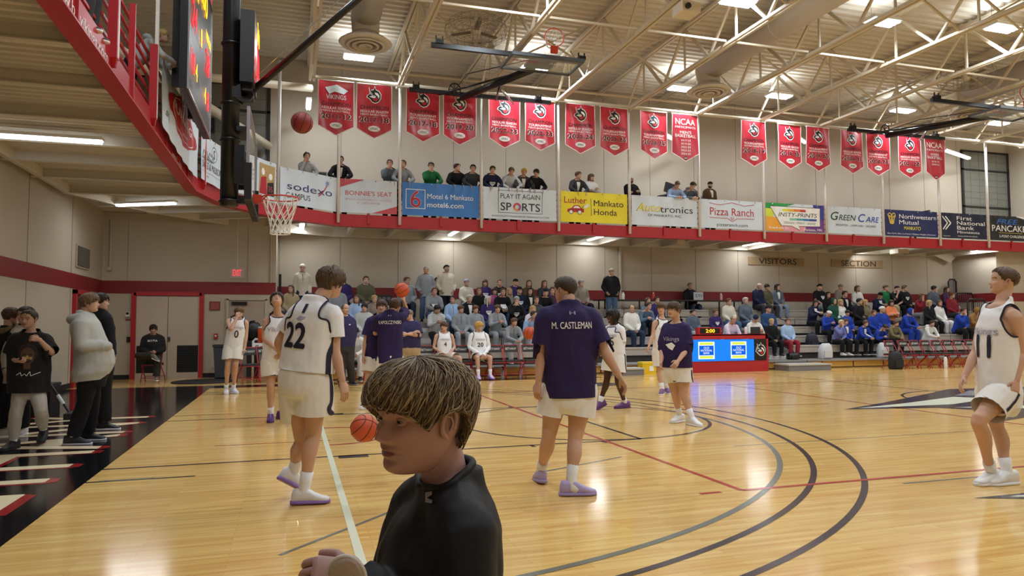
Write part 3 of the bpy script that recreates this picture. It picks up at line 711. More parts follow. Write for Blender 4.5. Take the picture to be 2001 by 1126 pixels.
def art_swiss(p, L, H):
    p.ring(L*.62, H*.7, .17, .012, INK, 1); p.text('S', L*.62, H*.6, .2, INK, 1); p.text('SWISS & MADISON', L*.5, H*.28, .15, INK, 1, w=L*.9)
    pts = [(L*.08+L*.045*k, H*(.52+.16*abs(math.sin(k*1.9)))) for k in range(12)]; p.line(pts, .014, INK, 1); p.line([(L*.05, H*.5), (L*.62, H*.5)], .014, INK, 1); p.text('train', L*.3, H*.1, .07, GREYP, 1); p.rect(L*.02, H*.2, L*.98, H*.21, GREYP, 1)
    for k in range(4): p.ring(L*(.15+.1*k), H*.5, .05, .012, INK, 1)
def art_oval(p, L, H):
    p.poly([(L*(.52+.36*math.cos(a)*(1+.1*math.cos(4*a))), H*(.56+.34*math.sin(a)*(1+.1*math.cos(4*a)))) for a in [2*math.pi*k/32 for k in range(32)]], REDP, 1)
    p.ring(L*.52, H*.56, H*.29, .012, WHITE, 2, sx=L/H*1.05); p.text('RUNNINGS', L*.52, H*.54, .16, WHITE, 2, w=L*.52, bold=.02); p.text('coat & more', L*.55, H*.36, .06, WHITE, 2); p.text('.org', L*.1, H*.2, .14, INK, 1)
yb = YF-.10
banner((-.17, 9.6), (-.17, 13.85), 4.45, 5.5, M_BWHITE, 'white banner with a red oval emblem sagging below the scoreboard', art_oval, sag=.12)
banner((-.14, 14.1), (.16, 15.35), 4.52, 5.5, M_BWHITE, 'white banner with a line drawing of a train left of the black goal mast', art_swiss)
banner((.16, 15.45), (1.30, 17.2), 4.58, 5.6, M_BWHITE, 'white banner with a photo of two people behind the near hoop', art_photo)
banner((1.40, 17.24), (2.90, 18.34), Zb, Zt, M_BWHITE, 'white banner with navy lettering and a blue star above the near hoop', art_sodexo)
for xa, xb, m, lb, art in ((3.0, 4.6, M_BWHITE, 'white banner with two red corners and thin red lettering', art_bonnie), (4.75, 7.06, M_BBLUE, 'bright blue banner with a boxed red number six', art_motel), (7.18, 9.53, M_BWHITE, 'white banner with framed black lettering and an orange and pink ring', art_sports),
        (9.67, 11.95, M_BYEL, 'bright yellow banner with a small red car drawing', art_honda), (12.1, 14.5, M_BWHITE, 'white banner with yellow and black angular lettering', art_auto), (14.65, 17.03, M_BWHITE, 'white banner with red western lettering and a horseshoe', art_pizza),
        (17.17, 19.6, M_BWHITE, 'multicoloured banner with a white speech bubble', art_insty), (19.75, 22.12, M_BWHITE, 'white banner with green and blue slanting lettering', art_green), (22.27, 24.75, M_BNAVY, 'navy banner with a gold crest and white lettering', art_nw), (24.93, 27.17, M_BNAVY2, 'dark navy banner with two white chevrons', art_fnb), (27.33, 29.6, M_BBLACK, 'black banner with blue and white lettering about breakfast', art_pan)):
    banner((xa, yb), (xb, yb), Zb, Zt, m, lb, art)

# ------------------------------------------------------------------ championship pennants under the edge tube
M_PEN = mat('pennant_red', '#C02A3A', 0.28, spec=0.6, bump=0.15, bscale=3)
M_PENE = mat('pennant_edge', '#E8DCDC', 0.4)
PEN = [(624, 690, 157, '2011-12', 'R', "pale mascot pennant dated 2011-12, first of the row"), (700, 763, 168, '2017-18', 'R', 'regular season pennant dated 2017-18 beside the pale one'), (796, 857, 182, '2017-18', 'T', 'tournament pennant dated 2017-18'), (869, 928, 190, '2019-20', 'T', 'tournament pennant dated 2019-20 under the folded goal'), (957, 1014, 199, '2022-23', 'R', 'regular season pennant dated 2022-23'), (1027, 1083, 204, '2022-23', 'T', 'tournament pennant dated 2022-23'),
       (1107, 1160, 210, '2023-24', 'R', 'regular season pennant dated 2023-24'), (1174, 1225, 215, '2023-24', 'T', 'tournament pennant dated 2023-24'), (1251, 1303, 222, '2024-25', 'T', 'tournament pennant dated 2024-25'), (1313, 1363, 229, None, "MEN'S", "men's participation pennant with a list of five years"), (1447, 1496, 237, '2018-19', 'T', 'tournament pennant dated 2018-19 hanging alone after the gap'), (1519, 1565, 242, '2019-20', 'R', 'regular season pennant dated 2019-20'), (1575, 1619, 247, '2019-20', 'T', 'second 2019-20 tournament pennant, past the gap'),
       (1640, 1686, 253, '2020-21', 'R', 'regular season pennant dated 2020-21'), (1693, 1737, 257, '2020-21', 'T', 'tournament pennant dated 2020-21'), (1755, 1798, 264, '2021-22', 'R', 'regular season pennant dated 2021-22'), (1805, 1847, 267, None, "WOMEN'S", "women's participation pennant at the end of the row")]
for i, (xa, xb, yt, yr, kind, lb) in enumerate(PEN):
    A, B = at(xa, yt, YF-.24), at(xb, yt+2, YF-.24); W = .98; cx = (A.x+B.x)/2; zt = 8.29; H = 1.28; T = .27
    sd = random.random()*9; amp = .03
    f = lambda x, y, sd=sd: amp*math.sin(2.6*x+1.3*y+sd)+.012*math.sin(11*x+2*y+sd)
    o3 = V((cx-W/2, YF-.24, zt))
    mb = MB(); nx, ny = 12, 16
    def P(u, v, e=0.0):
        x = u*W; y = -v*H - (T*(1-abs(2*u-1))*v)
        return V((x, -f(x, y)-e, y))
    vs = [P(i_/nx, j/ny) for i_ in range(nx+1) for j in range(ny+1)]; n = len(vs)
    fs = [(a*(ny+1)+c, a*(ny+1)+c+1, (a+1)*(ny+1)+c+1, (a+1)*(ny+1)+c) for a in range(nx) for c in range(ny)]
    mb.add(vs+[v+V((0, .004, 0)) for v in vs], fs+[tuple(j+n for j in reversed(q)) for q in fs])
    o = mb.build('championship_pennant', M_PEN, smooth=True); o.location = o3
    tag(o, 'red '+lb, 'pennant', 'red pennants along the roof edge')
    MB().tube([(0, 0, .01), (W, 0, .01)], .018, 8).tube([(.1, 0, .02), (.1, .02, .1)], .005, 5).tube([(W-.1, 0, .02), (W-.1, .02, .1)], .005, 5).build('pennant_rod', M_WHITEP, o, smooth=True)
    b = MB()
    for (u0, v0, u1, v1) in ((0, 0, 0, 1), (0, 1, .5, 1), (.5, 1, 1, 1), (1, 1, 1, 0)):
        for k in range(8):
            p0, p1 = P(u0+(u1-u0)*k/8, v0+(v1-v0)*k/8, .004), P(u0+(u1-u0)*(k+1)/8, v0+(v1-v0)*(k+1)/8, .004); b.bar(p0, p1, .022, .006, up=V((0, 1, 0)))
    b.build('trim_edge', M_PENE, o)
    p = Print(V((0, 0, 0)), (1, 0, 0), (0, 0, 1), f=lambda x, y: f(x, y)+.003)
    if yr:
        if i == 0: p.poly([(.18, -.2), (.5, -.1), (.82, -.24), (.7, -.36), (.45, -.3), (.3, -.38)], col('mist', '#C8D4DA'), 1); p.text('VIKINGS', W/2, -.52, .13, col('mist', '#C8D4DA'), 1, w=.55, bold=.03)
        else: emblem(p, W/2, -.31, .42)
        p.text('CHAMPION', W/2, -.71, .105, BLACK, 1, w=.8, bold=.01); p.text('REGULAR SEASON' if kind == 'R' else 'TOURNAMENT', W/2, -.81, .07, WHITE, 1, w=.78, bold=.03)
        p.text("MEN'S BASKETBALL" if i < 9 else "WOMEN'S BASKETBALL", W/2, -.89, .055, WHITE, 1, w=.78, bold=.02)
        p.text(yr, W/2, -1.09, .155, WHITE, 1, w=.86, bold=.055); p.text(yr, W/2, -1.085, .145, BLACK, 2, w=.82, bold=.02)
        p.disc(W/2, -1.27, .085, WHITE, 1, sx=2.0); p.text('UMAC', W/2, -1.305, .075, BLACK, 2, w=.24, bold=.01)
    else:
        p.text('NCAA', W/2, -.34, .2, WHITE, 1, w=.76, bold=.045); p.text('PARTICIPANTS', W/2, -.46, .07, WHITE, 1, w=.78, bold=.02)
        p.text(kind, W/2, -.64, .09, WHITE, 1, w=.42, bold=.03); p.text('BASKETBALL', W/2, -.76, .1, WHITE, 1, w=.78, bold=.03)
        for k, y in enumerate(('2017-18', '2019-20', '2022-23', '2023-24', '2024-25') if kind[0] == 'M' else ('2018-19', '2020-21')): p.text(y, W/2, -.89-.11*k, .06, WHITE, 1, w=.36, bold=.02)
        p.disc(W/2, -1.44, .05, BLACK, 1, sx=1.3); p.rect(W/2-.045, -1.46, W/2+.045, -1.43, WHITE, 2)
    p.build('print', o)

# ------------------------------------------------------------------ scoreboard and shot clock
LEDR = emitm('led_red', '#FF2A2E', 3.0); LEDA = emitm('led_amber', '#FFB21E', 3.0)
sb = empty('scoreboard', (.2, 10.9, 4.95), 'large black scoreboard with red and amber digits above the red railing', 'scoreboard')
MB().box((-.065, 0, 1.25), (.11, 3.05, 2.5)).build('cabinet', M_BLACK, sb)
MB().box((0, -1.5, 1.25), (.03, .03, 2.5)).box((0, 1.5, 1.25), (.03, .03, 2.5)).box((0, 0, .015), (.03, 3.0, .03)).box((0, 0, 2.5), (.03, 3.0, .03)).build('edge_frame', M_CHROME, sb)
MB().box((-.04, 0, 2.85), (.08, 3.05, .65)).build('sponsor_panel', mat('panel_red', '#8E2630', .5), sb)
p = Print((.0, -1.5, 0), (0, 1, 0), (0, 0, 1), step=.003)
p.text('BETHANY VIKINGS', 1.5, 2.72, .3, WHITE, 1, w=2.6, bold=.02)
p.disc(.35, 2.2, .2, WHITE, 1); p.rect(.2, 2.22, .5, 2.3, REDP, 2); p.rect(.2, 2.1, .5, 2.18, BLUE, 2)
for x, y, w_ in ((.2, .75, .5), (1.0, 1.15, .6), (1.3, .5, .3), (2.3, 1.2, .5), (2.4, .35, .5), (.25, .2, .5)): p.text('GUEST' if x > 2 else 'FOULS', x, y, .1, GREYP, 1, w=w_, align='l')
p.build('caption', sb)
def led(t, x, y, h, m, w=None):
    p = Print((.0, -1.5, 0), (0, 1, 0), (0, 0, 1), step=.005); p.text(t, x, y, h, m, 1, w=w, bold=.03, align='l'); p.build('led_digit', sb)
led('2:00', 1.0, 1.95, .42, LEDA, 1.2); led('BETHANY', .25, 1.72, .16, LEDA, .75); led('VISITOR', 2.05, 1.6, .16, LEDA, .75)
led('24', .3, 1.15, .42, LEDR, .55); led('28', 2.15, 1.05, .42, LEDR, .55); led('1', 1.4, 1.2, .3, LEDA, .12); led('•', 1.62, 1.3, .15, LEDR, .1)
led('10', .3, .42, .34, LEDR, .4); led('4', .8, .42, .3, LEDA, .2); led('4', 2.0, .42, .3, LEDA, .2); led('8', 2.45, .42, .34, LEDR, .25)
MB().box((-.25, -.9, 1.4), (.12, .08, 2.4)).box((-.25, .9, 1.4), (.12, .08, 2.4)).build('mounting_post', M_BLACK, sb)

gm = empty('basketball_goal', (.95, CY, 2.92), 'black mast goal with glass backboard, orange rim and white net over the court', 'basketball goal')
O = V((.95, CY, 2.92))
MB().tube([(0, 0, 0), (0, 0, 5.4)], .11, 20).build('mast', M_BLACK, gm, smooth=True)
for z in (.06, .85, 1.32, 2.1): MB().torus((0, 0, z), (0, 0, 1), .115, .018, 24, 8).build('clamp_ring', M_BLACK, gm, smooth=True)
b = MB().tube([(.1, 0, 1.35), (2.1, 0, 3.45), (4.6, 0, 5.45)], .045, 10)
b.build('diagonal_strut', M_BLACK, gm, smooth=True)
MB().lathe((.16, -.12, 1.45), [(.12, 0), (.12, .05), (.05, .05), (.05, 0)], 20, ax=V((0, 1, 0))).box((.08, -.1, 1.45), (.12, .05, .14)).build('pulley', M_BLACK, gm)
MB().tube([(.12, 0, 1.5), (3.2, .1, 5.0)], .006, 5).build('hoist_cable', M_CHROME, gm)
b = MB().box((.13, -.18, .5), (.12, .06, .5)).box((.13, .18, .5), (.12, .06, .5)).box((.15, 0, .08), (.2, .1, .1)).box((.16, 0, .95), (.14, .5, .06))
for k in range(4): b.sphere((.17, -.12+.06*k, .62+.07*(k % 2)), .03, 10)
b.build('backboard_bracket', M_BLACK, gm)
M_GLASS = mat('clear_glass', '#E8EEF0', 0.03, spec=0.5, alpha=0.16)
bb = MB().box((.275, 0, .505), (.012, 1.80, 1.04)).build('backboard', M_GLASS, gm)
b = MB()
for y in (-.905, .905): b.box((.27, y, .505), (.035, .03, 1.07))
b.box((.27, 0, 1.03), (.035, 1.83, .03)).box((.27, 0, -.02), (.035, 1.83, .03))
b.build('backboard_frame', mat('alu_frame', '#A9A7B2', .35, metal=.6), bb)
p = Print((.283, -.305, .13), (0, 1, 0), (0, 0, 1)); 
for q in ((0, 0, .61, .05), (0, .40, .61, .45), (0, 0, .05, .45), (.56, 0, .61, .45)): p.rect(*q, WHITE, 0)
p.build('target_square', bb)
b = MB()
for s in (-1, 1): b.box((.275, s*.90, .17), (.08, .075, .40)).box((.275, s*.75, -.03), (.08, .38, .06))
b.box((.275, 0, -.03), (.08, 1.2, .06)); b.build('edge_padding', M_DARK, gm)
M_RIM = mat('rim_orange', '#C23B22', .35)
b = MB().torus((.625, 0, .13), (0, 0, 1), .235, .010, 40, 8).box((.34, 0, .10), (.11, .18, .1)).prism([(.3, -.09, .13), (.42, -.05, .13), (.42, .05, .13), (.3, .09, .13)], (0, 0, .012))
b.tube([(.39, -.09, .06), (.46, -.17, .125)], .008, 6).tube([(.39, .09, .06), (.46, .17, .125)], .008, 6)
b.build('rim', M_RIM, gm, smooth=False)
M_NET = mat('net_cord', '#EDEAE4', .8)
def net(c, R0, R1, H, n=12, levels=5, r=.006, dr=V((0, 0, -1)), ax=None):
    dr = V(dr).normalized(); x = dr.orthogonal().normalized(); y = dr.cross(x); b = MB(); c = V(c)
    def rad(t): return R0+(R1-R0)*min(1, t*1.35)-.0*math.sin(t*6)
    lv = [0, .34, .52, .68, .84, 1.0]
    for i in range(n):
        for s in (-1, 1):
            pts = []
            for k, t in enumerate(lv):
                a = 2*math.pi*(i+s*.5*k)/n; q = rad(t); pts.append(c+dr*(H*t)+(x*math.cos(a)+y*math.sin(a))*q)
            b.tube(pts, r, 4, cap=False)
    b.torus(c+dr*H, dr, R1, r*1.3, 24, 5)
    return b
net((.625, 0, .125), .23, .125, .46).build('net', M_NET, gm, smooth=True)
sc = empty('shot_clock', (1.16, 7.62, 4.43), 'black shot clock with a red and amber digit face beside the goal mast', 'shot clock')
MB().box((0, 0, .47), (.17, .72, .92)).box((.0, 0, -.02), (.12, .5, .1)).build('clock_housing', M_BLACK, sc)
MB().tube([(-.08, 0, .2), (-.17, 0, .2)], .02, 8).tube([(-.08, 0, .7), (-.17, 0, .7)], .02, 8).build('mount_arm', M_BLACK, sc)
p = Print((.088, -.33, 0), (0, 1, 0), (0, 0, 1), step=.012); p.text('30', .33, .12, .42, LEDR, 1, w=.55, bold=.05); p.text('2:00', .33, .64, .2, LEDA, 1, w=.5, bold=.04); p.build('led_digit', sc)

# folded side goals under the trusses
def side_goal(ox, oy, oz, s, label):
    g = empty('folded_goal', (ox, oy, oz), label, 'basketball goal')
    MB().box((0, 0, 0), (4.3, .09, .11)).build('roof_bar', M_BLACK, g); MB().box((-.2, -3.35, 0), (3.9, .09, .11)).build('roof_bar', M_BLACK, g)
    for x in (-1.95, 1.75):
        for y in (0, -3.35): MB().box((x, y, .09), (.18, .16, .1)).box((x-.08, y, .16), (.03, .03, .16)).box((x+.08, y, .16), (.03, .03, .16)).build('truss_clamp', M_BLACK, g)
    MB().tube([(-.6, -.1, -.12), (.55, -3.0, -.18)], .1, 16).build('folding_mast', M_BLACK, g, smooth=True)
    MB().tube([(-1.3, -.1, -.1), (.2, -2.2, -.1)], .03, 8).tube([(.4, -.1, -.1), (.1, -1.6, -.1)], .03, 8).tube([(-.9, -.05, -.05), (-.9, -1.8, -.05), (.4, -3.1, .0)], .012, 6).build('strut', M_BLACK, g, smooth=True)
    MB().tube([(.3, -1.0, -.1), (.95, -.05, -.14)], .035, 8).build('hoist_arm', M_CHROME, g, smooth=True)
    b = MB().torus((-.9, -.35, 0), (0, 1, .3), .17, .02, 20, 6)
    for k in range(4): a = k*math.pi/4; b.tube([(-.9-.16*math.cos(a), -.35, -.16*math.sin(a)), (-.9+.16*math.cos(a), -.35, .16*math.sin(a))], .012, 5)
    b.build('winch_wheel', M_BLACK, g)
    bb = MB().box((.6, -3.55, -.25), (1.8, 1.0, .015)).build('backboard', M_GLASS, g)
    MB().box((.6, -3.05, -.25), (1.84, .05, .06)).box((.6, -4.05, -.25), (1.84, .07, .08)).box((-.31, -3.55, -.25), (.05, 1.05, .06)).box((1.51, -3.55, -.25), (.05, 1.05, .06)).box((.6, -3.4, -.2), (.7, .5, .05)).build('backboard_frame', mat('goal_grey', '#4A4F55', .4), bb)
    p = Print((-.2, -3.75, -.265), (1, 0, 0), (0, 1, 0), step=-.004); p.text('BETHANY', 0, 0, .12, REDP, 1, w=.7, align='l'); p.text('VIKINGS', .95, 0, .12, WHITE, 1, w=.65, align='l'); p.build('lettering', bb)
    MB().torus((.72, -4.12, .22), (.15, 1, -.12), .235, .012, 36, 8).box((.72, -4.1, -.08), (.17, .08, .16)).build('rim', M_RIM, g, smooth=False)
    net((.72, -4.12, .22), .225, .13, .30, dr=V((.05, 1, -.15))).build('net', M_NET, g, smooth=True)
side_goal(7.0, 17.8, 8.12, 1, 'folded side goal with white net hanging under the trusses above the pennants')
g2 = side_goal(22.2, 17.6, 8.12, 1, 'folded side goal hanging above the last red pennants')
# projector under a truss, caged fans
pj = empty('roof_projector', flo(1341, 20, z=8.0), 'white box projector hanging under a roof truss', 'projector')
MB().box((0, 0, .0), (.42, .42, .22)).build('projector_case', mat('projector_white', '#D8CDB9', .5), pj); MB().lathe((-.1, -.22, -.02), [(.06, 0), (.06, .05)], 16, ax=V((0, -1, 0))).build('projector_lens', M_BLACK, pj); MB().box((0, 0, .2), (.06, .06, .2)).build('ceiling_mount', M_STEEL, pj)
def cage(c, label):
    t = empty('caged_fan', c, label, 'fan')
    b = MB()
    for k in range(22):
        a = 2*math.pi*k/22
        b.tube([V((math.cos(a)*r, math.sin(a)*r, z)) for r, z in ((.06, .32), (.45, .30), (.74, .16), (.78, 0), (.74, -.16), (.45, -.30), (.06, -.32))], .0055, 4)
    for r, z in ((.45, .3), (.66, .22), (.78, 0), (.66, -.22), (.45, -.3), (.2, -.32)): b.torus((0, 0, z), (0, 0, 1), r, .0055, 36, 4)
    b.build('wire_cage', mat('cage_wire', '#8C7F6C', .5, metal=.3), t, smooth=True)
    MB().lathe((0, 0, -.1), [(.1, 0), (.13, .06), (.13, .16), (.08, .22)], 18).tube([(0, 0, .1), (0, 0, 1.0)], .02, 8).build('motor', M_STEEL, t)
    for k in range(3):
        a = 2*math.pi*k/3+.4; MB().bar((.1*math.cos(a), .1*math.sin(a), -.02), (.66*math.cos(a), .66*math.sin(a), -.02), .13, .012).build('blade', mat('blade_brown', '#6E6353', .5), t)
p = flo(930, 60, z=8.75); cage(p, 'ceiling fan inside a round wire cage beside the folded goal net')
p = flo(1888, 150, z=8.75); cage(p, 'ceiling fan inside a round wire cage above the farther pennants')
# ------------------------------------------------------------------ bleachers
BY, BD, BZ, BH = 16.4, .72, .28, .30
M_SEAT = mat('bleacher_seat', '#B4ABA0', .5, var=.04); M_DECKB = mat('bleacher_deck', '#8E8C8A', .55, var=.05); M_RISER = mat('bleacher_riser', '#4A4744', .7); M_BWOOD = mat('bleacher_wood', '#C59A4C', .4, var=.15, vscale=4, stretch=(.4, 4, 4)); M_STEPW = mat('step_white', '#CFCBCB', .5)
def bleacher(x0, x1, label):
    t = empty('bleacher', ((x0+x1)/2, BY, 0), label, 'bleachers'); W = x1-x0
    for k in range(5):
        y, z = BD*k, BZ+BH*k; last = (k == 4)
        dep = (YW-.03-BY-y) if last else .84
        MB().box((0, y+dep/2, z-.02), (W, dep, .04)).build('platform', M_DECKB, t)
        MB().box((0, y+.05, (z-.04)/2+ (0 if k == 0 else (z-BH-.04)/2)), (W, .02, BH-.02 if k else z-.05)).build('riser', M_BWOOD if k == 0 else M_RISER, t)
        sy = y+BD-.08
        b = MB()
        n = max(1, int(round(W/1.8)))
        for i in range(n):
            w = W/n; b.box((-W/2+w*(i+.5), sy+.14, z+.41), (w-.03, .30, .05)).box((-W/2+w*(i+.5), sy+.03, z+.30), (w-.03, .04, .2))
        b.build('seat_bench', M_SEAT, t)
    b = MB().box((0, -.01, .255), (W, .03, .05)); b.build('nosing', M_DECKB, t)
    b = MB()
    for i in range(int(W/1.2)): b.box((-W/2+.6+1.2*i, -.012+.05, .13), (.03, .012, .16))
    b.box((0, .035, .035), (W, .012, .02)); b.build('front_slot', M_BLACK, t)
bleacher(1.5, 4.9, 'short bleacher block behind the left bench beside the beige door')
bleacher(5.9, 15.9, 'long bleacher block behind the bench chairs and the scorer table')
bleacher(17.1, 28.2, 'bleacher block of the visitors with the blue jackets')
def aisle(x0, x1, label):
    t = empty('aisle_stair', ((x0+x1)/2, BY, 0), label, 'stairs'); W = x1-x0-.04
    for k in range(5):
        y, z = BD*k, BZ+BH*k; dep = (YW-.05-BY-y) if k == 4 else BD+.02
        MB().box((0, y+dep/2, z-.03), (W, dep, .06)).box((0, y+.03, z/2), (W, .03, z-.06)).build('tread', M_DECKB, t)
        if k: MB().box((0, y-.16, z-BH/2-.08), (W*.8, .3, .13)).build('half_step', M_STEPW, t)
    b = MB()
    b.tube([(W*.5, BD*1.2, BZ+BH), (W*.5, BD*1.2, BZ+BH+.9), (W*.5, BD*2.6, BZ+2*BH+.9), (W*.5, BD*2.6, BZ+2*BH)], .02, 8)
    b.build('handrail', M_BLACK, t, smooth=True)
aisle(4.9, 5.9, 'grey aisle stair with white half steps beside the seated player wearing number four')
aisle(15.9, 17.1, 'grey aisle stair with white half steps right of the scorer table')
def step_box(x, y, w, d, h, label):
    t = empty('step_box', (x, y, 0), label, 'step')
    MB().box((0, 0, h-.02), (w, d, .04)).build('step_top', mat('step_top', '#B9B8B0', .5), t); MB().box((0, 0, (h-.04)/2), (w-.04, d-.04, h-.04)).build('step_body', mat('step_grey', '#77767B', .6), t)
step_box(16.55, 15.95, 1.55, .7, .2, 'low grey step box in front of the aisle right of the scorer table')
step_box(10.55, 15.9, 1.0, .6, .2, 'low grey step box behind the walking player in purple shoes')

# ------------------------------------------------------------------ scorer table
st = empty('scorer_table', (13.95, 15.95, 0), 'red scorer table with two blue screens and a round mascot emblem', 'table')
W = 2.75
b = MB().box((0, .02, .16), (W, .05, .32)).box((0, .02, 1.03), (W, .06, .14)).box((-W/2+.04, .02, .6), (.09, .06, 1.0)).box((W/2-.04, .02, .6), (.09, .06, 1.0)).box((-W/2+.03, .22, .55), (.05, .38, 1.1)).box((W/2-.03, .22, .55), (.05, .38, 1.1))
b.build('frame', M_RED, st); MB().box((0, .21, 1.085), (W+.02, .44, .04)).build('tabletop', M_RED, st)
M_SCR = emitm('screen_blue', '#1F7BFF', 1.15); M_SCRW = emitm('screen_white', '#E8F4FA', 1.1); M_SCRY = emitm('screen_yellow', '#D8E24C', 1.0); M_SCRB = emitm('screen_deep', '#1560D8', 1.0)
def screen(x0, x1):
    s = MB().box(((x0+x1)/2, -.012, .64), (x1-x0, .03, .62)).build('screen', M_SCR, st); w = x1-x0
    p = Print((x0, -.029, .33), (1, 0, 0), (0, 0, 1)); c = w/2
    p.rect(c-.27, .06, c+.27, .56, M_SCRW, 0); p.rect(c-.22, .08, c+.22, .15, M_SCRY, 1); p.rect(c-.22, .47, c+.22, .54, M_SCRY, 1); p.rect(c-.24, .17, c+.24, .45, M_SCRB, 1)
    for i, (t, ww) in enumerate((('OLD', .18), ('NATIONAL', .38), ('BANK', .2))): p.text(t, c, .355-.075*i, .06, M_SCRW, 2, w=ww)
    p.build('print', s)
screen(-1.28, -.215); screen(-.2, .87)
s = MB().box((1.1, -.01, .64), (.42, .03, .62)).build('emblem_panel', mat('panel_black', '#141416', .4), st)
p = Print((1.1, -.027, .64), (1, 0, 0), (0, 0, 1)); p.disc(0, 0, .17, GREYP, 0); emblem(p, 0, 0, .34, 1); p.build('print', s)
c = empty('table_clock', (13.45, 16.18, 1.105), 'small red-framed table clock with glowing orange digits', 'clock')
MB().box((0, 0, .1), (.78, .16, .2)).build('clock_case', M_RED, c); MB().box((0, -.082, .1), (.66, .01, .15)).build('clock_face', M_BLACK, c)
p = Print((-.2, -.088, .05), (1, 0, 0), (0, 0, 1), step=.003); p.text('2:00', .2, 0, .1, LEDA, 1, w=.3, bold=.02); p.build('led_digit', c)
def bottle(loc, r, h, m, mc, label, group=None):
    t = empty('water_bottle', loc, label, 'bottle', group)
    MB().lathe((0, 0, 0), [(r*.95, 0), (r, .01), (r, h*.72), (r*.7, h*.82), (r*.42, h*.86)], 16).build('bottle_body', m, t, smooth=True)
    MB().lathe((0, 0, h*.85), [(r*.45, 0), (r*.48, h*.13), (r*.2, h*.15)], 12).build('cap', mc, t, smooth=True)
M_BOT = mat('bottle_white', '#E6E6E8', .3); M_CLR = mat('bottle_clear', '#BFD4E6', .1, alpha=.55)
bottle((14.75, 16.2, 1.105), .045, .25, M_BOT, M_BLACK, 'white flask standing on the red scorer table')
bottle((12.85, 16.25, 1.105), .035, .2, mat('bottle_lime', '#A6C23C', .2), mat('cap_lime', '#DCE8A0', .3), 'lime green bottle on the left end of the scorer table')
bk = empty('laptop', (15.0, 16.12, 1.105), 'open dark laptop on the right end of the scorer table', 'laptop')
MB().box((0, .1, .01), (.34, .24, .018)).build('keyboard_base', M_BLACK, bk); MB().box((0, -.03, .11), (.34, .015, .2)).build('laptop_lid', mat('lid_dark', '#2A2B2E', .4), bk)
p = flo(1277, 722); t = empty('yellow_crate', (11.35, 16.05, 0), 'bright yellow cooler box on the floor beside the scorer table', 'box')
MB().box((0, 0, .15), (.42, .3, .3)).build('box_body', mat('yellow_plastic', '#E8C21E', .4), t); MB().box((0, 0, .32), (.44, .32, .05)).build('lid', mat('yellow_lid', '#F0D040', .4), t); MB().box((.06, -.156, .16), (.14, .008, .14)).build('sticker', WHITE, t)

# ------------------------------------------------------------------ folding chairs
M_PAD = mat('chair_pad', '#2C2C2E', .6); M_COVER = mat('chair_cover', '#3A3B3D', .7)
def make_chair(cover=True):
    t = empty('folding_chair', (0, 0, 0), 'x', 'chair')
    for s in (-1, 1):
        MB().tube([(s*.21, -.22, .0), (s*.21, -.17, .12), (s*.20, .17, .80), (s*.19, .2, .86)], .0125, 8).build('front_leg', M_RED, t, smooth=True)
        MB().tube([(s*.235, .26, .0), (s*.235, .2, .12), (s*.225, -.14, .43)], .0125, 8).build('rear_leg', M_RED, t, smooth=True)
    MB().tube([(-.21, -.18, .1), (.21, -.18, .1)], .009, 6).tube([(-.235, .22, .12), (.235, .22, .12)], .009, 6).tube([(-.19, .2, .86), (.19, .2, .86)], .0125, 8).build('stretcher', M_RED, t, smooth=True)
    MB().box((0, .01, .445), (.40, .40, .045)).build('seat', M_PAD, t); MB().box((0, .0, .415), (.43, .42, .02)).build('seat_frame', M_RED, t)
    bk = MB().box((0, .17, .76), (.385, .045, .17), mtx=Matrix.Rotation(-.12, 3, 'X')).build('backrest', M_COVER if cover else M_PAD, t)
    if cover:
        p = Print((-.17, .137, .735), (1, 0, 0), (0, 0.12, 1), step=.004); p.N = V((0, -1, .1)).normalized()
        p.text('BETHANY', .17, 0, .062, WHITE, 1, w=.30, bold=.012); p.build('lettering', bk)
    return t
ch0 = make_chair(); used = [0]
def place_chair(x, y, rz, label, group=None):
    c = ch0 if not used[0] else copy_tree(ch0); used[0] = 1
    c.location = (x, y, 0); c.rotation_euler = (0, 0, rz); c['label'] = label
    if group: c['group'] = group
GB = 'red framed bench chairs on the left'
place_chair(at(488, 700, 16.5).x, 16.5, .3, 'folding chair with black cover behind the player wearing zero')
place_chair(at(520, 700, 16.9).x, 16.9, .3, 'red folding chair behind the player looking up')
for i, (pxx, lb) in enumerate(((694, 'folding chair under the youth in white sweats behind the navy coach'), (836, 'folding chair at the foot of the aisle stair left of player four'), (866, 'folding chair under the seated player wearing number four'), (903, 'empty folding chair between seated players four and twenty'), (937, 'folding chair under the seated player with curly blond hair'), (969, 'empty folding chair just right of the curly blond player'), (1001, 'empty folding chair with bare black seat left of the passing ball'), (1037, 'folding chair partly behind the broad navy shirt'))):
    p = at(pxx, 735, 15.95); place_chair(p.x, 15.95, random.uniform(-.05, .05), lb)
GR = 'row of empty red folding chairs on the right'
for i, pxx in enumerate((1748, 1774, 1797, 1818, 1840, 1861, 1882, 1905, 1930, 1952)):
    p = at(pxx, 725, 15.55); place_chair(p.x, 15.55, .12, 'empty red folding chair with white lettering in the visitors row', GR)
place_chair(-1.62, 17.92, -.1, 'red folding chair under the man seated before the double doors')

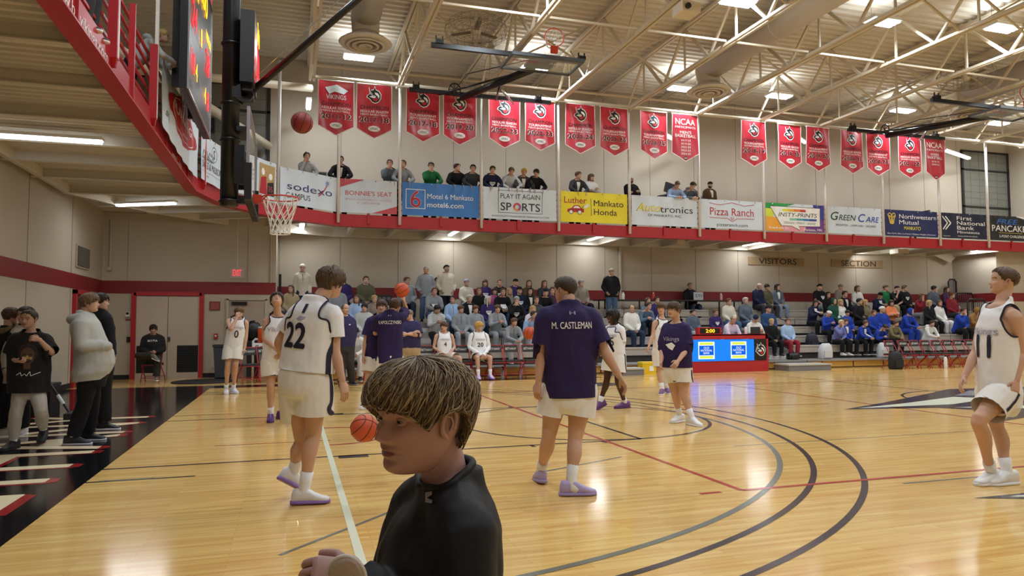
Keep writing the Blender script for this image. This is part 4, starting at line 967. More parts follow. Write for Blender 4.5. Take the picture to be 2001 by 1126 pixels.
# ------------------------------------------------------------------ wall fittings
t = empty('wall_vent', (XL+.02, 17.05, 2.79), 'square dark louvred vent high on the left wall above the red stripe', 'vent')
MB().box((0, 0, .25), (.03, 1.06, .53)).build('vent_frame', mat('vent_frame', '#B5A999', .5), t)
b = MB().box((.017, 0, .25), (.006, .98, .47), 1)
for k in range(16): b.box((.025, -.46+.0613*k, .25), (.02, .02, .46))
b.build('vent_grille', [mat('vent_slat', '#6A655D', .5), mat('vent_back', '#101114', .7)], t)
es = empty('exit_sign', (.30, 18.6, 2.71), 'red lit exit sign hanging on a rod over the beige door', 'sign')
MB().box((0, 0, .14), (.36, .08, .29)).build('sign_case', mat('sign_case', '#A79C92', .5), es); MB().tube([(0, 0, .28), (0, 0, 1.74)], .012, 8).build('hanging_rod', M_STEEL, es)
p = Print((-.14, -.042, .05), (1, 0, 0), (0, 0, 1), step=.002); p.text('EXIT', .14, 0, .17, emitm('exit_red', '#FF3A48', 1.6), 1, w=.22, bold=.012); p.build('lettering', es)
for x0, x1, s in ((18.26, 20.8, 'VISITORS'), (22.1, 24.64, 'SECTION')):
    t = empty('wall_sign', ((x0+x1)/2, YW-.02, 3.66), f'tan wall sign reading {s} above the right bleachers', 'sign')
    MB().box((0, 0, .15), (x1-x0, .03, .3)).build('sign_board', mat('sign_tan', '#A38A6B', .6), t)
    p = Print((0, -.016, .045), (1, 0, 0), (0, 0, 1), step=.003); p.text(s, .05, 0, .215, BLACK, 1, w=1.72, bold=.02); p.build('lettering', t)
def wallbit(name, x, y, z, d, m, label, cat, extra=None):
    t = empty(name, (x, y, z), label, cat); MB().box((0, 0, 0), d).build('case', m, t)
    if extra: extra(t)
    return t
wallbit('thermostat', -2.42, YD-.02, 1.72, (.1, .04, .13), mat('thermo', '#D9D5CF', .4), 'white thermostat on the wall left of the double doors', 'thermostat', lambda t: MB().box((0, -.022, .02), (.07, .006, .06)).build('display', M_BLACK, t))
wallbit('light_switch', -2.38, YD-.015, 1.05, (.09, .03, .14), M_BLACK, 'black switch plate on the wall left of the double doors', 'switch', lambda t: MB().box((0, -.02, 0), (.03, .02, .06)).build('rocker', M_DARK, t))
wallbit('name_plate', -2.36, YD-.015, 1.58, (.2, .02, .05), M_STRIPE, 'small red plate on the wall beside the thermostat', 'plate', lambda t: MB().box((0, -.012, 0), (.16, .004, .012)).build('lettering', GREYP, t))
wallbit('notice_frame', -.28, YD-.02, 1.95, (.27, .03, .24), mat('notice_red', '#7A2E30', .4), 'red framed notice on the wall left of the beige door', 'notice', lambda t: MB().box((0, -.018, 0), (.21, .006, .18)).build('notice_sheet', mat('notice_dull', '#9A4A48', .5), t))
wallbit('fire_alarm_pull', -.24, YD-.03, 1.12, (.1, .06, .14), M_RED, 'red fire alarm pull on the wall left of the beige door', 'alarm', lambda t: MB().box((0, -.034, .01), (.05, .012, .04)).build('pull_handle', WHITE, t))
t = tag(MB().tube([(-2.86, YD-.04, 2.95), (-2.86, YD-.04, 4.2)], .03, 8).box((-2.86, YD-.05, 2.92), (.1, .08, .1)).build('conduit', M_WALL), 'beige conduit running down the corner of the left wall', 'conduit')
t = tag(MB().tube([(1.16, YD-.03, 2.6), (1.16, YD-.03, 4.2)], .025, 8).build('conduit', M_WALL), 'thin conduit on the corner beside the exit sign', 'conduit')
tag(MB().tube([(12.9, YW-.05, 1.5), (12.9, YW-.05, 4.2)], .05, 10).build('downpipe', M_WALL), 'beige pipe running down the wall behind the bleachers', 'pipe')
# bin, cooler cart, mat, rolled mat, mop
t = empty('trash_bin', (.0, 18.2, 0), 'dark grey wheeled bin beside the beige door', 'bin')
MB().rings([[V((x*s, y*s, z)) for x, y in ((-.2, -.2), (.2, -.2), (.2, .2), (-.2, .2))] for s, z in ((.8, .05), (1.05, .85))]).build('bin_body', mat('bin_grey', '#3A3D42', .5), t)
MB().box((0, 0, .88), (.46, .46, .06)).build('bin_lid', mat('bin_lid', '#2C2E32', .5), t); MB().tube([(-.2, .2, .06), (.2, .2, .06)], .06, 10).build('wheel', M_BLACK, t)
t = empty('cooler_cart', (at(514, 700, 17.7).x, 17.7, 0), 'white drinks cart with an orange cooler behind the player looking up', 'cart')
MB().tube([(-.25, 0, 0), (-.25, 0, 1.0), (-.2, 0, 1.05), (.2, 0, 1.05), (.25, 0, 1.0), (.25, 0, 0)], .03, 8).build('cart_frame', M_WHITEP, t, smooth=True); MB().box((0, 0, .85), (.5, .3, .2)).build('cart_panel', WHITE, t)
p = Print((-.2, -.155, .8), (1, 0, 0), (0, 0, 1)); p.text('G', .05, 0, .1, BLACK, 1, bold=.03); p.text('ATORADE', .26, .01, .07, BLACK, 1, w=.26, bold=.02); p.build('lettering', t)
MB().lathe((.05, .0, .95), [(.16, 0), (.19, .02), (.19, .35), (.17, .38)], 20).build('cooler_tank', mat('cooler_orange', '#D9541E', .4), t, smooth=True); MB().lathe((.05, 0, 1.33), [(.18, 0), (.18, .04), (.05, .06)], 20).build('cooler_lid', WHITE, t, smooth=True)
t = empty('equipment_bag', (at(494, 700, 18.3).x, 18.3, 0), 'black equipment bag stacked on a stand beside the orange cooler', 'bag')
MB().box((0, 0, .5), (.3, .25, 1.0)).build('stand', M_DARK, t); MB().sphere((0, 0, 1.25), .3, 16, sc=(.75, .5, 1.0)).build('bag_body', M_BLACK, t, smooth=True); MB().tube([(-.15, -.1, 1.1), (-.2, -.15, 1.3), (-.1, -.12, 1.5)], .015, 6).build('strap', M_BLACK, t)
tag(MB().lathe((-.35, 17.3, 0), [(.75, 0), (.75, .02), (.7, .03)], 24).build('floor_mat', M_DARK), 'dark mat on the floor before the double doors', 'mat')
t = empty('dust_mop', (-2.0, 10.3, 0), 'black dust mop with long handle leaning behind the boy in grey joggers', 'mop')
MB().tube([(.55, 0, .06), (-.05, .0, 1.05)], .018, 8).build('handle', mat('mop_handle', '#2A2D33', .4), t); MB().box((.6, 0, .05), (.16, .5, .09)).build('mop_head', M_DARK, t); MB().tube([(.45, 0, .22), (.37, 0, .36)], .026, 8).build('label_sleeve', M_BWHITE, t)
t = empty('black_crate', (-2.1, 10.9, 0), 'black equipment case against the left wall behind the boys', 'case')
MB().box((0, 0, .25), (.55, .5, .5)).build('case_body', M_BLACK, t); MB().box((0, 0, .47), (.57, .52, .04)).build('case_rim', M_DARK, t)
# top platform: speaker, table, laptop, rails
sp = empty('pa_speaker', at(749, 600, 19.6), 'black loudspeaker cabinet on the top row beside the man in olive', 'speaker'); sp.location.z = 1.48
MB().box((0, 0, .42), (.46, .4, .84)).build('cabinet', M_BLACK, sp)
for k in (-.13, 0, .13): MB().lathe((k, -.2, .72), [(.055, 0), (.045, .012)], 14, ax=V((0, -1, 0))).build('driver', mat('driver', '#5A5A5C', .5), sp)
MB().box((0, -.205, .45), (.28, .01, .12)).build('badge_frame', WHITE, sp); MB().box((0, -.21, .45), (.25, .01, .09)).build('badge', M_BLACK, sp)
xa, xb = at(1168, 588, 20.2).x, at(1452, 588, 20.2).x
t = empty('long_table', ((xa+xb)/2, 20.25, 1.48), 'long dark table along the wall on the top row', 'table')
MB().box((0, 0, .76), (xb-xa, .7, .04)).build('tabletop', mat('table_dark', '#2A211C', .4), t)
for x in (-.47, -.2, .08, .36, .47):
    for q in (-.25, .25): MB().bar(((xb-xa)*x, q, 0), ((xb-xa)*x, q, .75), .04, .04).build('leg', M_BLACK, t)
p = at(1362, 585, 20.2); t = empty('laptop', (p.x, 20.15, 2.26), 'silver laptop with stickers on the long top table', 'laptop')
MB().box((0, .1, .01), (.38, .26, .02)).build('keyboard_base', M_CHROME, t); MB().box((0, -.04, .15), (.38, .015, .28)).build('laptop_lid', mat('lid_silver', '#B9BCC4', .4), t); pr = Print((-.16, -.05, .06), (1, 0, 0), (0, 0, 1)); pr.text('sticker'[:3].upper(), .16, .05, .1, BLACK, 0, w=.26, bold=.02); pr.build('sticker', t)
for pxx, c in ((1218, '#E3DED3'), (1277, '#C03028'), (1409, '#C9A0A0')):
    p = at(pxx, 585, 20.1); bottle((p.x, 20.1, 2.26), .05, .26, mat('jug'+c, c, .4), M_BOT, {'#E3DED3': 'cream cup on the long table beside the standing man in black', '#C03028': 'red bottle on the long table before the wall pipe', '#C9A0A0': 'pink bottle on the long table right of the laptop'}[c])
def gate(x, y, z, w, h, label):
    t = empty('guard_gate', (x, y, z), label, 'railing')
    MB().tube([(-w/2, 0, 0), (-w/2, 0, h-.1), (-w/2+.1, 0, h), (w/2-.1, 0, h), (w/2, 0, h-.1), (w/2, 0, 0)], .03, 8).build('gate_frame', M_BLACK, t, smooth=True)
    b = MB().tube([(-w/2, 0, .12), (w/2, 0, .12)], .015, 6)
    for k in range(1, 9): b.tube([(-w/2+w*k/9, 0, .12), (-w/2+w*k/9, 0, h-.02)], .010, 6)
    b.build('gate_bar', M_BLACK, t, smooth=True)
gate(at(1884, 600, 20.0).x, 20.0, 1.48, 1.0, 1.15, 'tall black guard gate at the end of the top row'); gate(at(1908, 600, 18.8).x, 18.8, 1.18, .9, 1.15, 'lower black guard gate near the end wall'); gate(at(1862, 590, 20.5).x, 20.5, 1.48, .42, 1.75, 'narrow tall black guard rail at the top corner')
tag(MB().box((at(547, 560, 20.3).x, 20.3, 2.2), (.08, .05, 1.5)).build('black_board', M_BLACK), 'thin black upright board leaning at the bleacher corner', 'board')
# bags and bottles by the chairs
def pack(loc, m, label, w=.34, h=.5, lean=0.0):
    t = empty('backpack', loc, label, 'backpack')
    rs = []
    for z, s in ((0, .85), (.04, 1), (h*.6, 1), (h*.85, .85), (h, .5)):
        rs.append([V((w/2*s*math.copysign(abs(math.cos(a))**.5, math.cos(a))+lean*z, .13*s*math.copysign(abs(math.sin(a))**.5, math.sin(a)), z)) for a in [2*math.pi*k/16 for k in range(16)]])
    MB().rings(rs).build('bag_body', m, t, smooth=True)
    MB().box((lean*h*.3, -.14, h*.32), (w*.7, .06, h*.42)).build('front_pocket', m, t)
    MB().torus((lean*h, 0, h), (0, 1, 0), .05, .012, 14, 6).build('carry_loop', M_BLACK, t); MB().tube([(w*.3, .12, h*.9), (w*.45, .16, h*.5), (w*.3, .12, .05)], .015, 6).build('shoulder_strap', M_BLACK, t)
p = at(1743, 735, 15.5); pack((p.x, 15.35, 0), mat('bag_black', '#1C2026', .7, bump=.2), 'black backpack on the floor beside the first empty chair', .42, .55)
M_BAGW = mat('bag_white', '#C9CDD2', .6, bump=.2)
p = at(1606, 700, 16.75); pack((p.x, 16.62, .28), M_BAGW, 'white backpack leaning beside the boy with bleached hair', .42, .5, .1)
p = at(1716, 700, 16.75); pack((p.x, 16.6, .28), M_BAGW, 'white backpack between the feet of the bent boy in blue', .34, .5, .15)
p = at(1549, 700, 16.75); pack((p.x, 16.75, .28), M_BLACK, 'black bag on the platform beside the boy in red shorts', .4, .22)
p = at(1582, 655, 17.5); pack((p.x, 17.4, .58), mat('bag_navy', '#1A2030', .7), 'dark backpack on the second row beside the blue jacket with white cap', .4, .5)
p = at(1843, 730, 15.2); bottle((p.x, 15.1, 0), .05, .42, M_BOT, M_BLACK, 'tall white flask on the floor before the empty red chairs')
for i, (pxx, m, mc, lb) in enumerate(((908, M_BOT, M_BOT, 'white bottle under the chair beside player four'), (924, M_BOT, REDP, 'white bottle with red cap left of the curly blond player'), (964, mat('bottle_red', '#B02A2C', .3), M_BOT, 'red bottle with white top right of the curly blond player'), (983, M_CLR, M_BLACK, 'dark clear bottle under the bench chairs'), (1019, M_CLR, M_BOT, 'clear bottle under the chair with bare black seat'))):
    p = at(pxx, 738, 16.05); bottle((p.x, 16.1, 0), .045, .3, m, mc, lb)
p = at(1900, 725, 15.8); bottle((p.x, 15.75, 0), .045, .32, M_CLR, M_BOT, 'clear bottle under the chairs behind the tall player in white')
# exercise machine and stored things on the track
p = at(1305, 380, 19.6); t = empty('exercise_machine', (p.x, 19.6, 4.5), 'black exercise machine with screen behind the track rail', 'exercise machine')
MB().tube([(0, 0, 0), (0, 0, 1.45)], .05, 10).build('machine_column', mat('machine_grey', '#77777A', .4), t); MB().box((.03, -.05, 1.62), (.34, .08, .34), mtx=Matrix.Rotation(.25, 3, 'Y')).build('console', M_BLACK, t)
MB().tube([(-.5, -.2, 1.25), (-.1, -.2, 1.35), (.1, -.1, 1.4)], .05, 8).tube([(-.3, .2, 1.1), (.1, 0, 1.22), (.5, -.1, 1.36), (.85, -.15, 1.2)], .045, 8).build('handlebar', M_BLACK, t, smooth=True); MB().box((0, 0, .06), (1.6, .6, .12)).build('base', M_BLACK, t)
p = at(1785, 420, 19.6); t = empty('exercise_bike', (p.x, 19.6, 4.5), 'dark exercise bike showing above the navy crest banner', 'exercise bike')
MB().tube([(0, 0, 0), (.1, 0, .6), (.5, 0, 1.25)], .05, 8).tube([(.1, 0, .6), (-.5, 0, 1.1)], .04, 8).build('bike_frame', M_BLACK, t); MB().tube([(.35, -.2, 1.15), (.6, -.2, 1.32), (.6, .2, 1.32), (.35, .2, 1.15)], .03, 8).build('handlebar', M_BLACK, t, smooth=True); MB().sphere((-.55, 0, 1.13), .13, 14, sc=(1.2, .9, .35)).build('saddle', M_BLACK, t, smooth=True); MB().box((0, 0, .05), (1.1, .4, .1)).build('base', M_BLACK, t)
p = at(630, 335, 20.7); t = empty('wall_box', (p.x, 20.8, p.z-.1), 'grey electrical box on the wall behind the track', 'box'); MB().box((0, 0, 0), (.3, .12, .2)).build('case', mat('box_grey', '#7A746C', .5), t); MB().box((0, -.065, 0), (.24, .01, .14)).build('door', M_DARK, t)
MB().box((0, 0, 0), (.3, .4, .15)).build('junction_box', M_WALL).location = flo(1325, 474, z=4.15); tag(COL.objects[-1], 'beige junction box under the far track above the visitors', 'box')
MB().box((0, 0, 0), (.5, .4, .16)).build('junction_box', M_WALL).location = flo(1757, 492, z=4.15); tag(COL.objects[-1], 'wide beige box under the far track near the gusset', 'box')
t = empty('video_camera', (-.42, 6.9, 5.56), 'white video camera on the red railing at the top edge', 'camera'); MB().box((0, 0, .06), (.12, .22, .12)).build('camera_body', M_BOT, t); MB().lathe((.06, 0, .06), [(.05, 0), (.05, .1), (.035, .1), (.03, .06)], 16, ax=V((1, .2, 0))).build('lens', M_BLACK, t)

# ------------------------------------------------------------------ basketballs
def ball_mat(name, c1):
    return mat(name, c1, .5, bump=.25, bscale=160)
M_BALL = ball_mat('ball_orange', '#C4502B'); M_BALL2 = ball_mat('ball_dark', '#8E2F2E'); M_GROOVE = mat('ball_groove', '#2A1512', .7)
def ball(c, r, m, label, rot=(0, 0, 0)):
    t = MB().sphere((0, 0, 0), r, 40).build('basketball', m, smooth=True); t.location = c; t.rotation_euler = rot
    tag(t, label, 'basketball')
    b = MB(); q = r*1.001
    for ax in ((1, 0, 0), (0, 1, 0)): b.torus((0, 0, 0), ax, q, .0032, 48, 6)
    for s in (-1, 1):
        pts = []
        for k in range(49):
            a = 2*math.pi*k/48; v = V((s*.62+.16*s*math.cos(2*a), math.cos(a)*.78, math.sin(a)*.78)).normalized()*q; pts.append(v)
        b.tube(pts, .0032, 6, cap=False)
    b.build('groove', M_GROOVE, t, smooth=True)
    return t
BR = .121
ball(at(590, 240, 6.35), BR, M_BALL2, 'dark red basketball in the air left of the pale pennant', (.4, .3, .2))
ball(at(785, 567, 9.4), BR, M_BALL, 'orange basketball held up by the player with his back turned', (.3, 1.0, .5))
ball(at(1035, 651, 10.3), BR*1.0, M_BALL, 'orange basketball in flight left of the big navy shirt', (.2, .2, .9))
ball(at(712, 837, 4.35), BR, M_BALL, "orange basketball in front of the boy's nose, low over the floor", (.9, .5, .3))
ball(flo(868, 905, BR), BR, M_BALL, "orange basketball on the floor behind the boy's neck", (.5, .2, .1))

p = atx(411, 243, -1.6); t = empty('wall_speaker', (at(411, 243, 20.6).x, 20.72, at(411, 243, 20.6).z), 'small black loudspeaker on the grey window panels beside the scoreboard', 'speaker'); MB().box((0, 0, 0), (.2, .2, .42)).build('cabinet', M_BLACK, t); MB().lathe((0, -.1, -.06), [(.07, 0), (.06, .012)], 16, ax=V((0, -1, 0))).build('driver', M_DARK, t); MB().box((0, .12, 0), (.08, .06, .1)).build('bracket', M_BLACK, t)
# ------------------------------------------------------------------ people: shared builders
TMP = bpy.data.scenes.new('workbench')
def fuse(mb, voxel, smooth=4, fac=.5):
    """one continuous skin over everything in mb -> (verts, faces)"""
    me = mb.mesh('fuse', [M_WALL]); fixn(me)
    o = bpy.data.objects.new('fuse', me); TMP.collection.objects.link(o)
    r = o.modifiers.new('r', 'REMESH'); r.mode = 'VOXEL'; r.voxel_size = voxel
    if smooth:
        q = o.modifiers.new('s', 'SMOOTH'); q.factor = fac; q.iterations = smooth
    
    with bpy.context.temp_override(scene=TMP, view_layer=TMP.view_layers[0]): dg = bpy.context.evaluated_depsgraph_get()
    ev = o.evaluated_get(dg); m2 = ev.to_mesh()
    n = len(m2.vertices); vs = np.empty(n*3, dtype=np.float32); m2.vertices.foreach_get('co', vs); vs = vs.reshape(-1, 3)
    fs = [tuple(p.vertices) for p in m2.polygons]
    nr = np.empty(n*3, dtype=np.float32); m2.vertices.foreach_get('normal', nr); nr = nr.reshape(-1, 3)
    ev.to_mesh_clear(); bpy.data.objects.remove(o); bpy.data.meshes.remove(me)
    return vs, fs, nr
def wrinkle(vs, nr, amp, f=7.0, seed=0.0, st=(1, 1, .55)):
    if amp <= 0: return vs
    out = vs.copy()
    for i in range(len(vs)):
        p = V((float(vs[i][0])*f*st[0]+seed, float(vs[i][1])*f*st[1], float(vs[i][2])*f*st[2]))
        d = noise.noise(p)*amp + noise.noise(p*2.7)*amp*.45
        out[i] += nr[i]*d
    return out
def cut_open(vs, fs, cuts):
    """open a garment at its hems: (point, outward direction, reach)"""
    vs = np.array(vs, dtype=np.float64)
    for p, n, rad, *keep in cuts:
        p, n = np.array(p), np.array(V(n).normalized()); d = (vs-p) @ n; near = np.linalg.norm(vs-p, axis=1) < rad; out = (d > 0) & near
        if keep: c0, ax, up_, w_ = keep[0]; q = vs-np.array(c0); out &= ~((np.abs(q @ np.array(ax)) < w_) & (np.abs(q @ np.array(up_)) < .8))
        fs = [f for f in fs if not all(out[i] for i in f)]
        used = np.zeros(len(vs), bool)
        for f in fs:
            for i in f: used[i] = True
        q = out & used; vs[q] -= np.outer(d[q], n)
    return vs, fs
def compact(vs, fs):
    idx = {}; o = []
    for f in fs:
        for i in f:
            if i not in idx: idx[i] = len(o); o.append(vs[i])
    return np.array(o), [tuple(idx[i] for i in f) for f in fs]
def edge_loops(vs, fs, ids=False):
    cnt = {}
    for f in fs:
        for a, b in zip(f, f[1:]+f[:1]): cnt[(min(a, b), max(a, b))] = cnt.get((min(a, b), max(a, b)), 0)+1
    nb = {}
    for (a, b), c in cnt.items():
        if c == 1: nb.setdefault(a, []).append(b); nb.setdefault(b, []).append(a)
    loops = []; seen = set()
    for s0 in nb:
        if s0 in seen: continue
        L = [s0]; seen.add(s0); cur = s0
        while True:
            nx = [x for x in nb[cur] if x not in seen]
            if not nx: break
            cur = nx[0]; seen.add(cur); L.append(cur)
        if len(L) > 6: loops.append(L if ids else [V(vs[i]) for i in L])
    return loops
def sec(c, X, Y, a, b, n=20, p=1.0):
    r = []
    for k in range(n):
        t = 2*math.pi*k/n; co, si = math.cos(t), math.sin(t)
        r.append(c + X*(a*math.copysign(abs(co)**p, co)) + Y*(b*math.copysign(abs(si)**p, si)))
    return r
def smooth_path(P, R_, k=4):
    P = [V(p) for p in P]; out = []; rr = []
    for i in range(len(P)-1):
        p0, p1, p2, p3 = P[max(i-1, 0)], P[i], P[i+1], P[min(i+2, len(P)-1)]
        for j in range(k):
            t = j/k; a = 2*p1; b = (p2-p0)*t; c = (2*p0-5*p1+4*p2-p3)*t*t; d = (3*p1-p0-3*p2+p3)*t**3
            out.append((a+b+c+d)*.5); s = t*t*(3-2*t); rr.append(R_[i]*(1-s)+R_[i+1]*s)
    out.append(P[-1]); rr.append(R_[-1]); return out, rr
def limb(mb, P, R_, n=12, k=4, m=0, cap=True):
    p, r = smooth_path(P, R_, k)
    if cap:
        d0 = (p[0]-p[1]).normalized(); d1 = (p[-1]-p[-2]).normalized()
        p = [p[0]+d0*r[0]*.75, p[0]+d0*r[0]*.5]+p+[p[-1]+d1*r[-1]*.5, p[-1]+d1*r[-1]*.75]
        r = [r[0]*.35, r[0]*.8]+r+[r[-1]*.8, r[-1]*.35]
    mb.tube(p, r, n, m)
def lerp(a, b, t): return a+(b-a)*t
TORSO = [(-.24, .085, .085, .0), (-.13, .158, .118, -.012), (.0, .168, .118, -.012), (.14, .156, .106, 0), (.34, .136, .094, .006), (.55, .148, .106, .010), (.74, .165, .116, .006), (.88, .158, .098, -.006), (.965, .118, .074, -.014), (1.03, .066, .060, -.012), (1.12, .055, .058, -.004)]
class Rig:
    """joint positions of one person plus the frames derived from them"""
    def __init__(s, J, g=1.0, k=1.0, belly=0.0, fem=0.0):
        s.J = {a: V(b) for a, b in J.items()}; J = s.J; s.g, s.k, s.belly, s.fem = g, k, belly, fem
        s.pel = (J['hipL']+J['hipR'])/2; s.neck = (J['shL']+J['shR'])/2 + V((0, 0, .072*k)) if 'neck' not in J else J['neck']
        s.up = (s.neck-s.pel).normalized(); s.L = (s.neck-s.pel).length
        s.xs = (J['shR']-J['shL']); s.xs = (s.xs-s.up*s.xs.dot(s.up)).normalized()
        s.xh = (J['hipR']-J['hipL']); s.xh = (s.xh-s.up*s.xh.dot(s.up)).normalized()
        s.fw = s.up.cross(s.xs).normalized()
        s.head = J['head']; f, u = V(J['face']), V(J.get('top', (0, 0, 1)))
        f.normalize(); x = f.cross(u).normalized(); u = x.cross(f)
        s.hh = float(J['hh'].x) if 'hh' in J else J_h(s)
        s.HM = Matrix.Translation(s.head) @ Matrix((x, f, u)).transposed().to_4x4() @ Matrix.Scale(s.hh, 4)
    def sp(s, t):
        """centre and axes of the trunk at height t"""
        bend = s.J.get('bend', V((0, 0, 0)))
        c = lerp(s.pel, s.neck, t) + bend*max(0, math.sin(math.pi*min(max(t, 0), 1)))
        X = lerp(s.xh, s.xs, min(max(t, 0), 1)).normalized(); Y = s.up.cross(X).normalized()
        return c, X, Y
def J_h(s): return .225*s.k**.55
def trunk(mb, r, t0=-9, t1=9, off=0.0, loose=0.0, n=22, wmul=1.0):
    rs = []; k = r.k**.8
    for t, w, d, y in TORSO:
        if t < t0 or t > min(t1, 1.05): continue
        w2, d2 = w*k*r.g, d*k*r.g
        if r.fem and .2 < t < .5: w2 *= 1-.1*r.fem
        if r.belly and 0 <= t <= .6: d2 += r.belly*.5*math.sin(math.pi*(t+.15)/.8); y = y+r.belly*.45*math.sin(math.pi*(t+.15)/.8); w2 += r.belly*.2
        if t > 1: w2, d2 = w*k*(r.g*.4+.6), d*k*(r.g*.4+.6)
        if loose and t < .8: w2 = lerp(w2, max(w2, .165*k*r.g), loose); d2 = lerp(d2, max(d2, .118*k*r.g), loose)
        c, X, Y = r.sp(t); rs.append(sec(c+Y*y*k, X, Y, w2*wmul+off, d2+off, n, .88))
    mb.rings(rs)
    return rs
def add_hand(mb, w, d, pn, th, s=1.0, curl=.35, n=7, spread=0.0):
    """palm, four fingers and a thumb; d along the hand, pn out of the palm, th towards the thumb"""
    d = V(d).normalized(); pn = V(pn); pn = (pn-d*pn.dot(d)).normalized(); th = V(th); th = (th-d*th.dot(d)-pn*th.dot(pn)).normalized(); w = V(w)
    rs = [sec(w+d*x*s, th, pn, a*s, b*s, 12, .9) for x, a, b in ((-.02, .024, .019), (.01, .029, .018), (.045, .039, .017), (.08, .041, .014), (.092, .036, .010))]
    mb.rings(rs)
    for o, l in ((.030, .070), (.0105, .078), (-.0095, .073), (-.029, .057)):
        p = w+d*(.082*s)+th*(o*s); dr = (d+th*(o*spread*12)).normalized(); P = [p]; a = 0
        for q, f in ((.44, curl), (.32, curl*1.15), (.24, curl*.8)):
            a += f; p = p+(dr*math.cos(a)+pn*math.sin(a))*(l*q*s); P.append(p)
        limb(mb, P, [.0092*s, .0088*s, .0080*s, .0068*s], n, 2)
    b = w+d*(.022*s)+th*(.026*s); t1 = (d*.62+th*(.62)+pn*.35).normalized()
    limb(mb, [b, b+t1*.036*s, b+t1*.036*s+(d*.85+th*.15+pn*.45).normalized()*.034*s], [.0125*s, .0105*s, .0085*s], n, 2)
def arm_pts(r, S): return r.J['sh'+S], r.J['el'+S], r.J['wr'+S]
def leg_pts(r, S): return r.J['hip'+S], r.J['kn'+S], r.J['an'+S]
def limb_side(r, S): return r.xs*(1 if S == 'R' else -1)
def body_parts(mb, r, n=14, hands_n=7, legs=True):
    k = r.k**.8; g = .55+.45*r.g
    trunk(mb, r)
    # neck into the skull
    c, X, Y = r.sp(1.0); base = c-Y*.012*k
    hb = r.HM @ V((0, -.13, -.22)); limb(mb, [base-r.up*.05*k, lerp(base, hb, .55), hb], [.062*k, .054*k*(.7+.3*r.g), .054*k*(.7+.3*r.g)], n, 4)
    for S in 'LR':
        sh, el, wr = arm_pts(r, S); sd = limb_side(r, S)
        a0 = lerp(sh, r.sp(.86)[0], .55); d = el-sh; e = wr-el
        limb(mb, [r.sp(1.0)[0]-r.fw*.012*k, lerp(r.sp(.97)[0], sh, .5)+r.up*.010*k, sh-sd*.01*k], [.058*k*g, .054*k*g, .055*k*g], 12, 4)
        limb(mb, [a0, sh-sd*.012*k, sh+d*.22, sh+d*.6, el, el+e*.25, el+e*.7, wr], [.062*k*g, .061*k*g, .053*k*g, .046*k*g, .038*k*g, .042*k*g, .031*k*g, .0255*k], n, 3)
        if legs:
            hp, kn, an = leg_pts(r, S); d = kn-hp; e = an-kn
            bk = -(r.fw if abs(e.normalized().dot(r.fw)) < .8 else r.up)
            limb(mb, [lerp(hp, r.pel, .35)+r.up*.05*k, hp, hp+d*.4, hp+d*.8, kn, kn+e*.27+bk*.018*k, kn+e*.65, an], [.085*k*g, .096*k*g, .084*k*g, .062*k*g, .054*k*g, .058*k*g, .040*k*g, .035*k], n, 3)
            if 'toe'+S in r.J: limb(mb, [an, an+r.J['toe'+S].normalized()*.05*k-V((0, 0, .05*k)), an+r.J['toe'+S].normalized()*.11*k-V((0, 0, .062*k))], [.034*k, .024*k, .016*k], n, 3)
SKIN = {}
def skin(c):
    return mat('skin_'+c.lstrip('#'), c, .55, spec=.35, var=.06, vscale=14)
M_LIP = mat('lips', '#B0655C', .45); M_EYE = mat('eye_white', '#DAD5CF', .25); M_IRIS = mat('iris_dark', '#2C211B', .2)
def hairm(c, st=(14, 14, 2)): return mat('hair_'+c.lstrip('#'), c, .5, spec=.4, bump=.5, bscale=9, var=.38, vscale=7, stretch=st)

# --- head -----------------------------------------------------------
ZK = np.array([-.5, -.485, -.455, -.42, -.385, -.345, -.31, -.27, -.235, -.20, -.15, -.10, -.05, 0, .06, .13, .2, .28, .35, .41, .455, .485, .5])
YFK = np.array([.17, .275, .335, .365, .365, .348, .355, .356, .362, .356, .356, .36, .358, .352, .378, .388, .385, .365, .325, .262, .185, .10, .0])
YBK = np.array([.02, -.02, -.06, -.10, -.14, -.18, -.215, -.245, -.27, -.295, -.335, -.37, -.40, -.425, -.445, -.455, -.45, -.425, -.375, -.30, -.215, -.12, .0])
WK = np.array([.09, .135, .175, .205, .228, .248, .262, .274, .284, .292, .302, .310, .318, .326, .334, .338, .334, .314, .276, .222, .156, .085, .0])
_zf = np.linspace(-.5, .5, 401)
def _sm(a):
    y = np.interp(_zf, ZK, a); kk = np.hanning(15); kk /= kk.sum(); yp = np.pad(y, 7, 'edge'); z = np.convolve(yp, kk, 'valid'); z[:6] = y[:6]; z[-8:] = y[-8:]; return z
_YF, _YB, _W = _sm(YFK), _sm(YBK), _sm(WK)
def G(x, c, w): return math.exp(-((x-c)/w)**2)
HEADTOP = [1.0]
def head_pt(a, z, feat=True, child=0.0):
    p = head_pt0(a, z, feat, child)
    if p.z > 0: p.z *= HEADTOP[0]
    return p
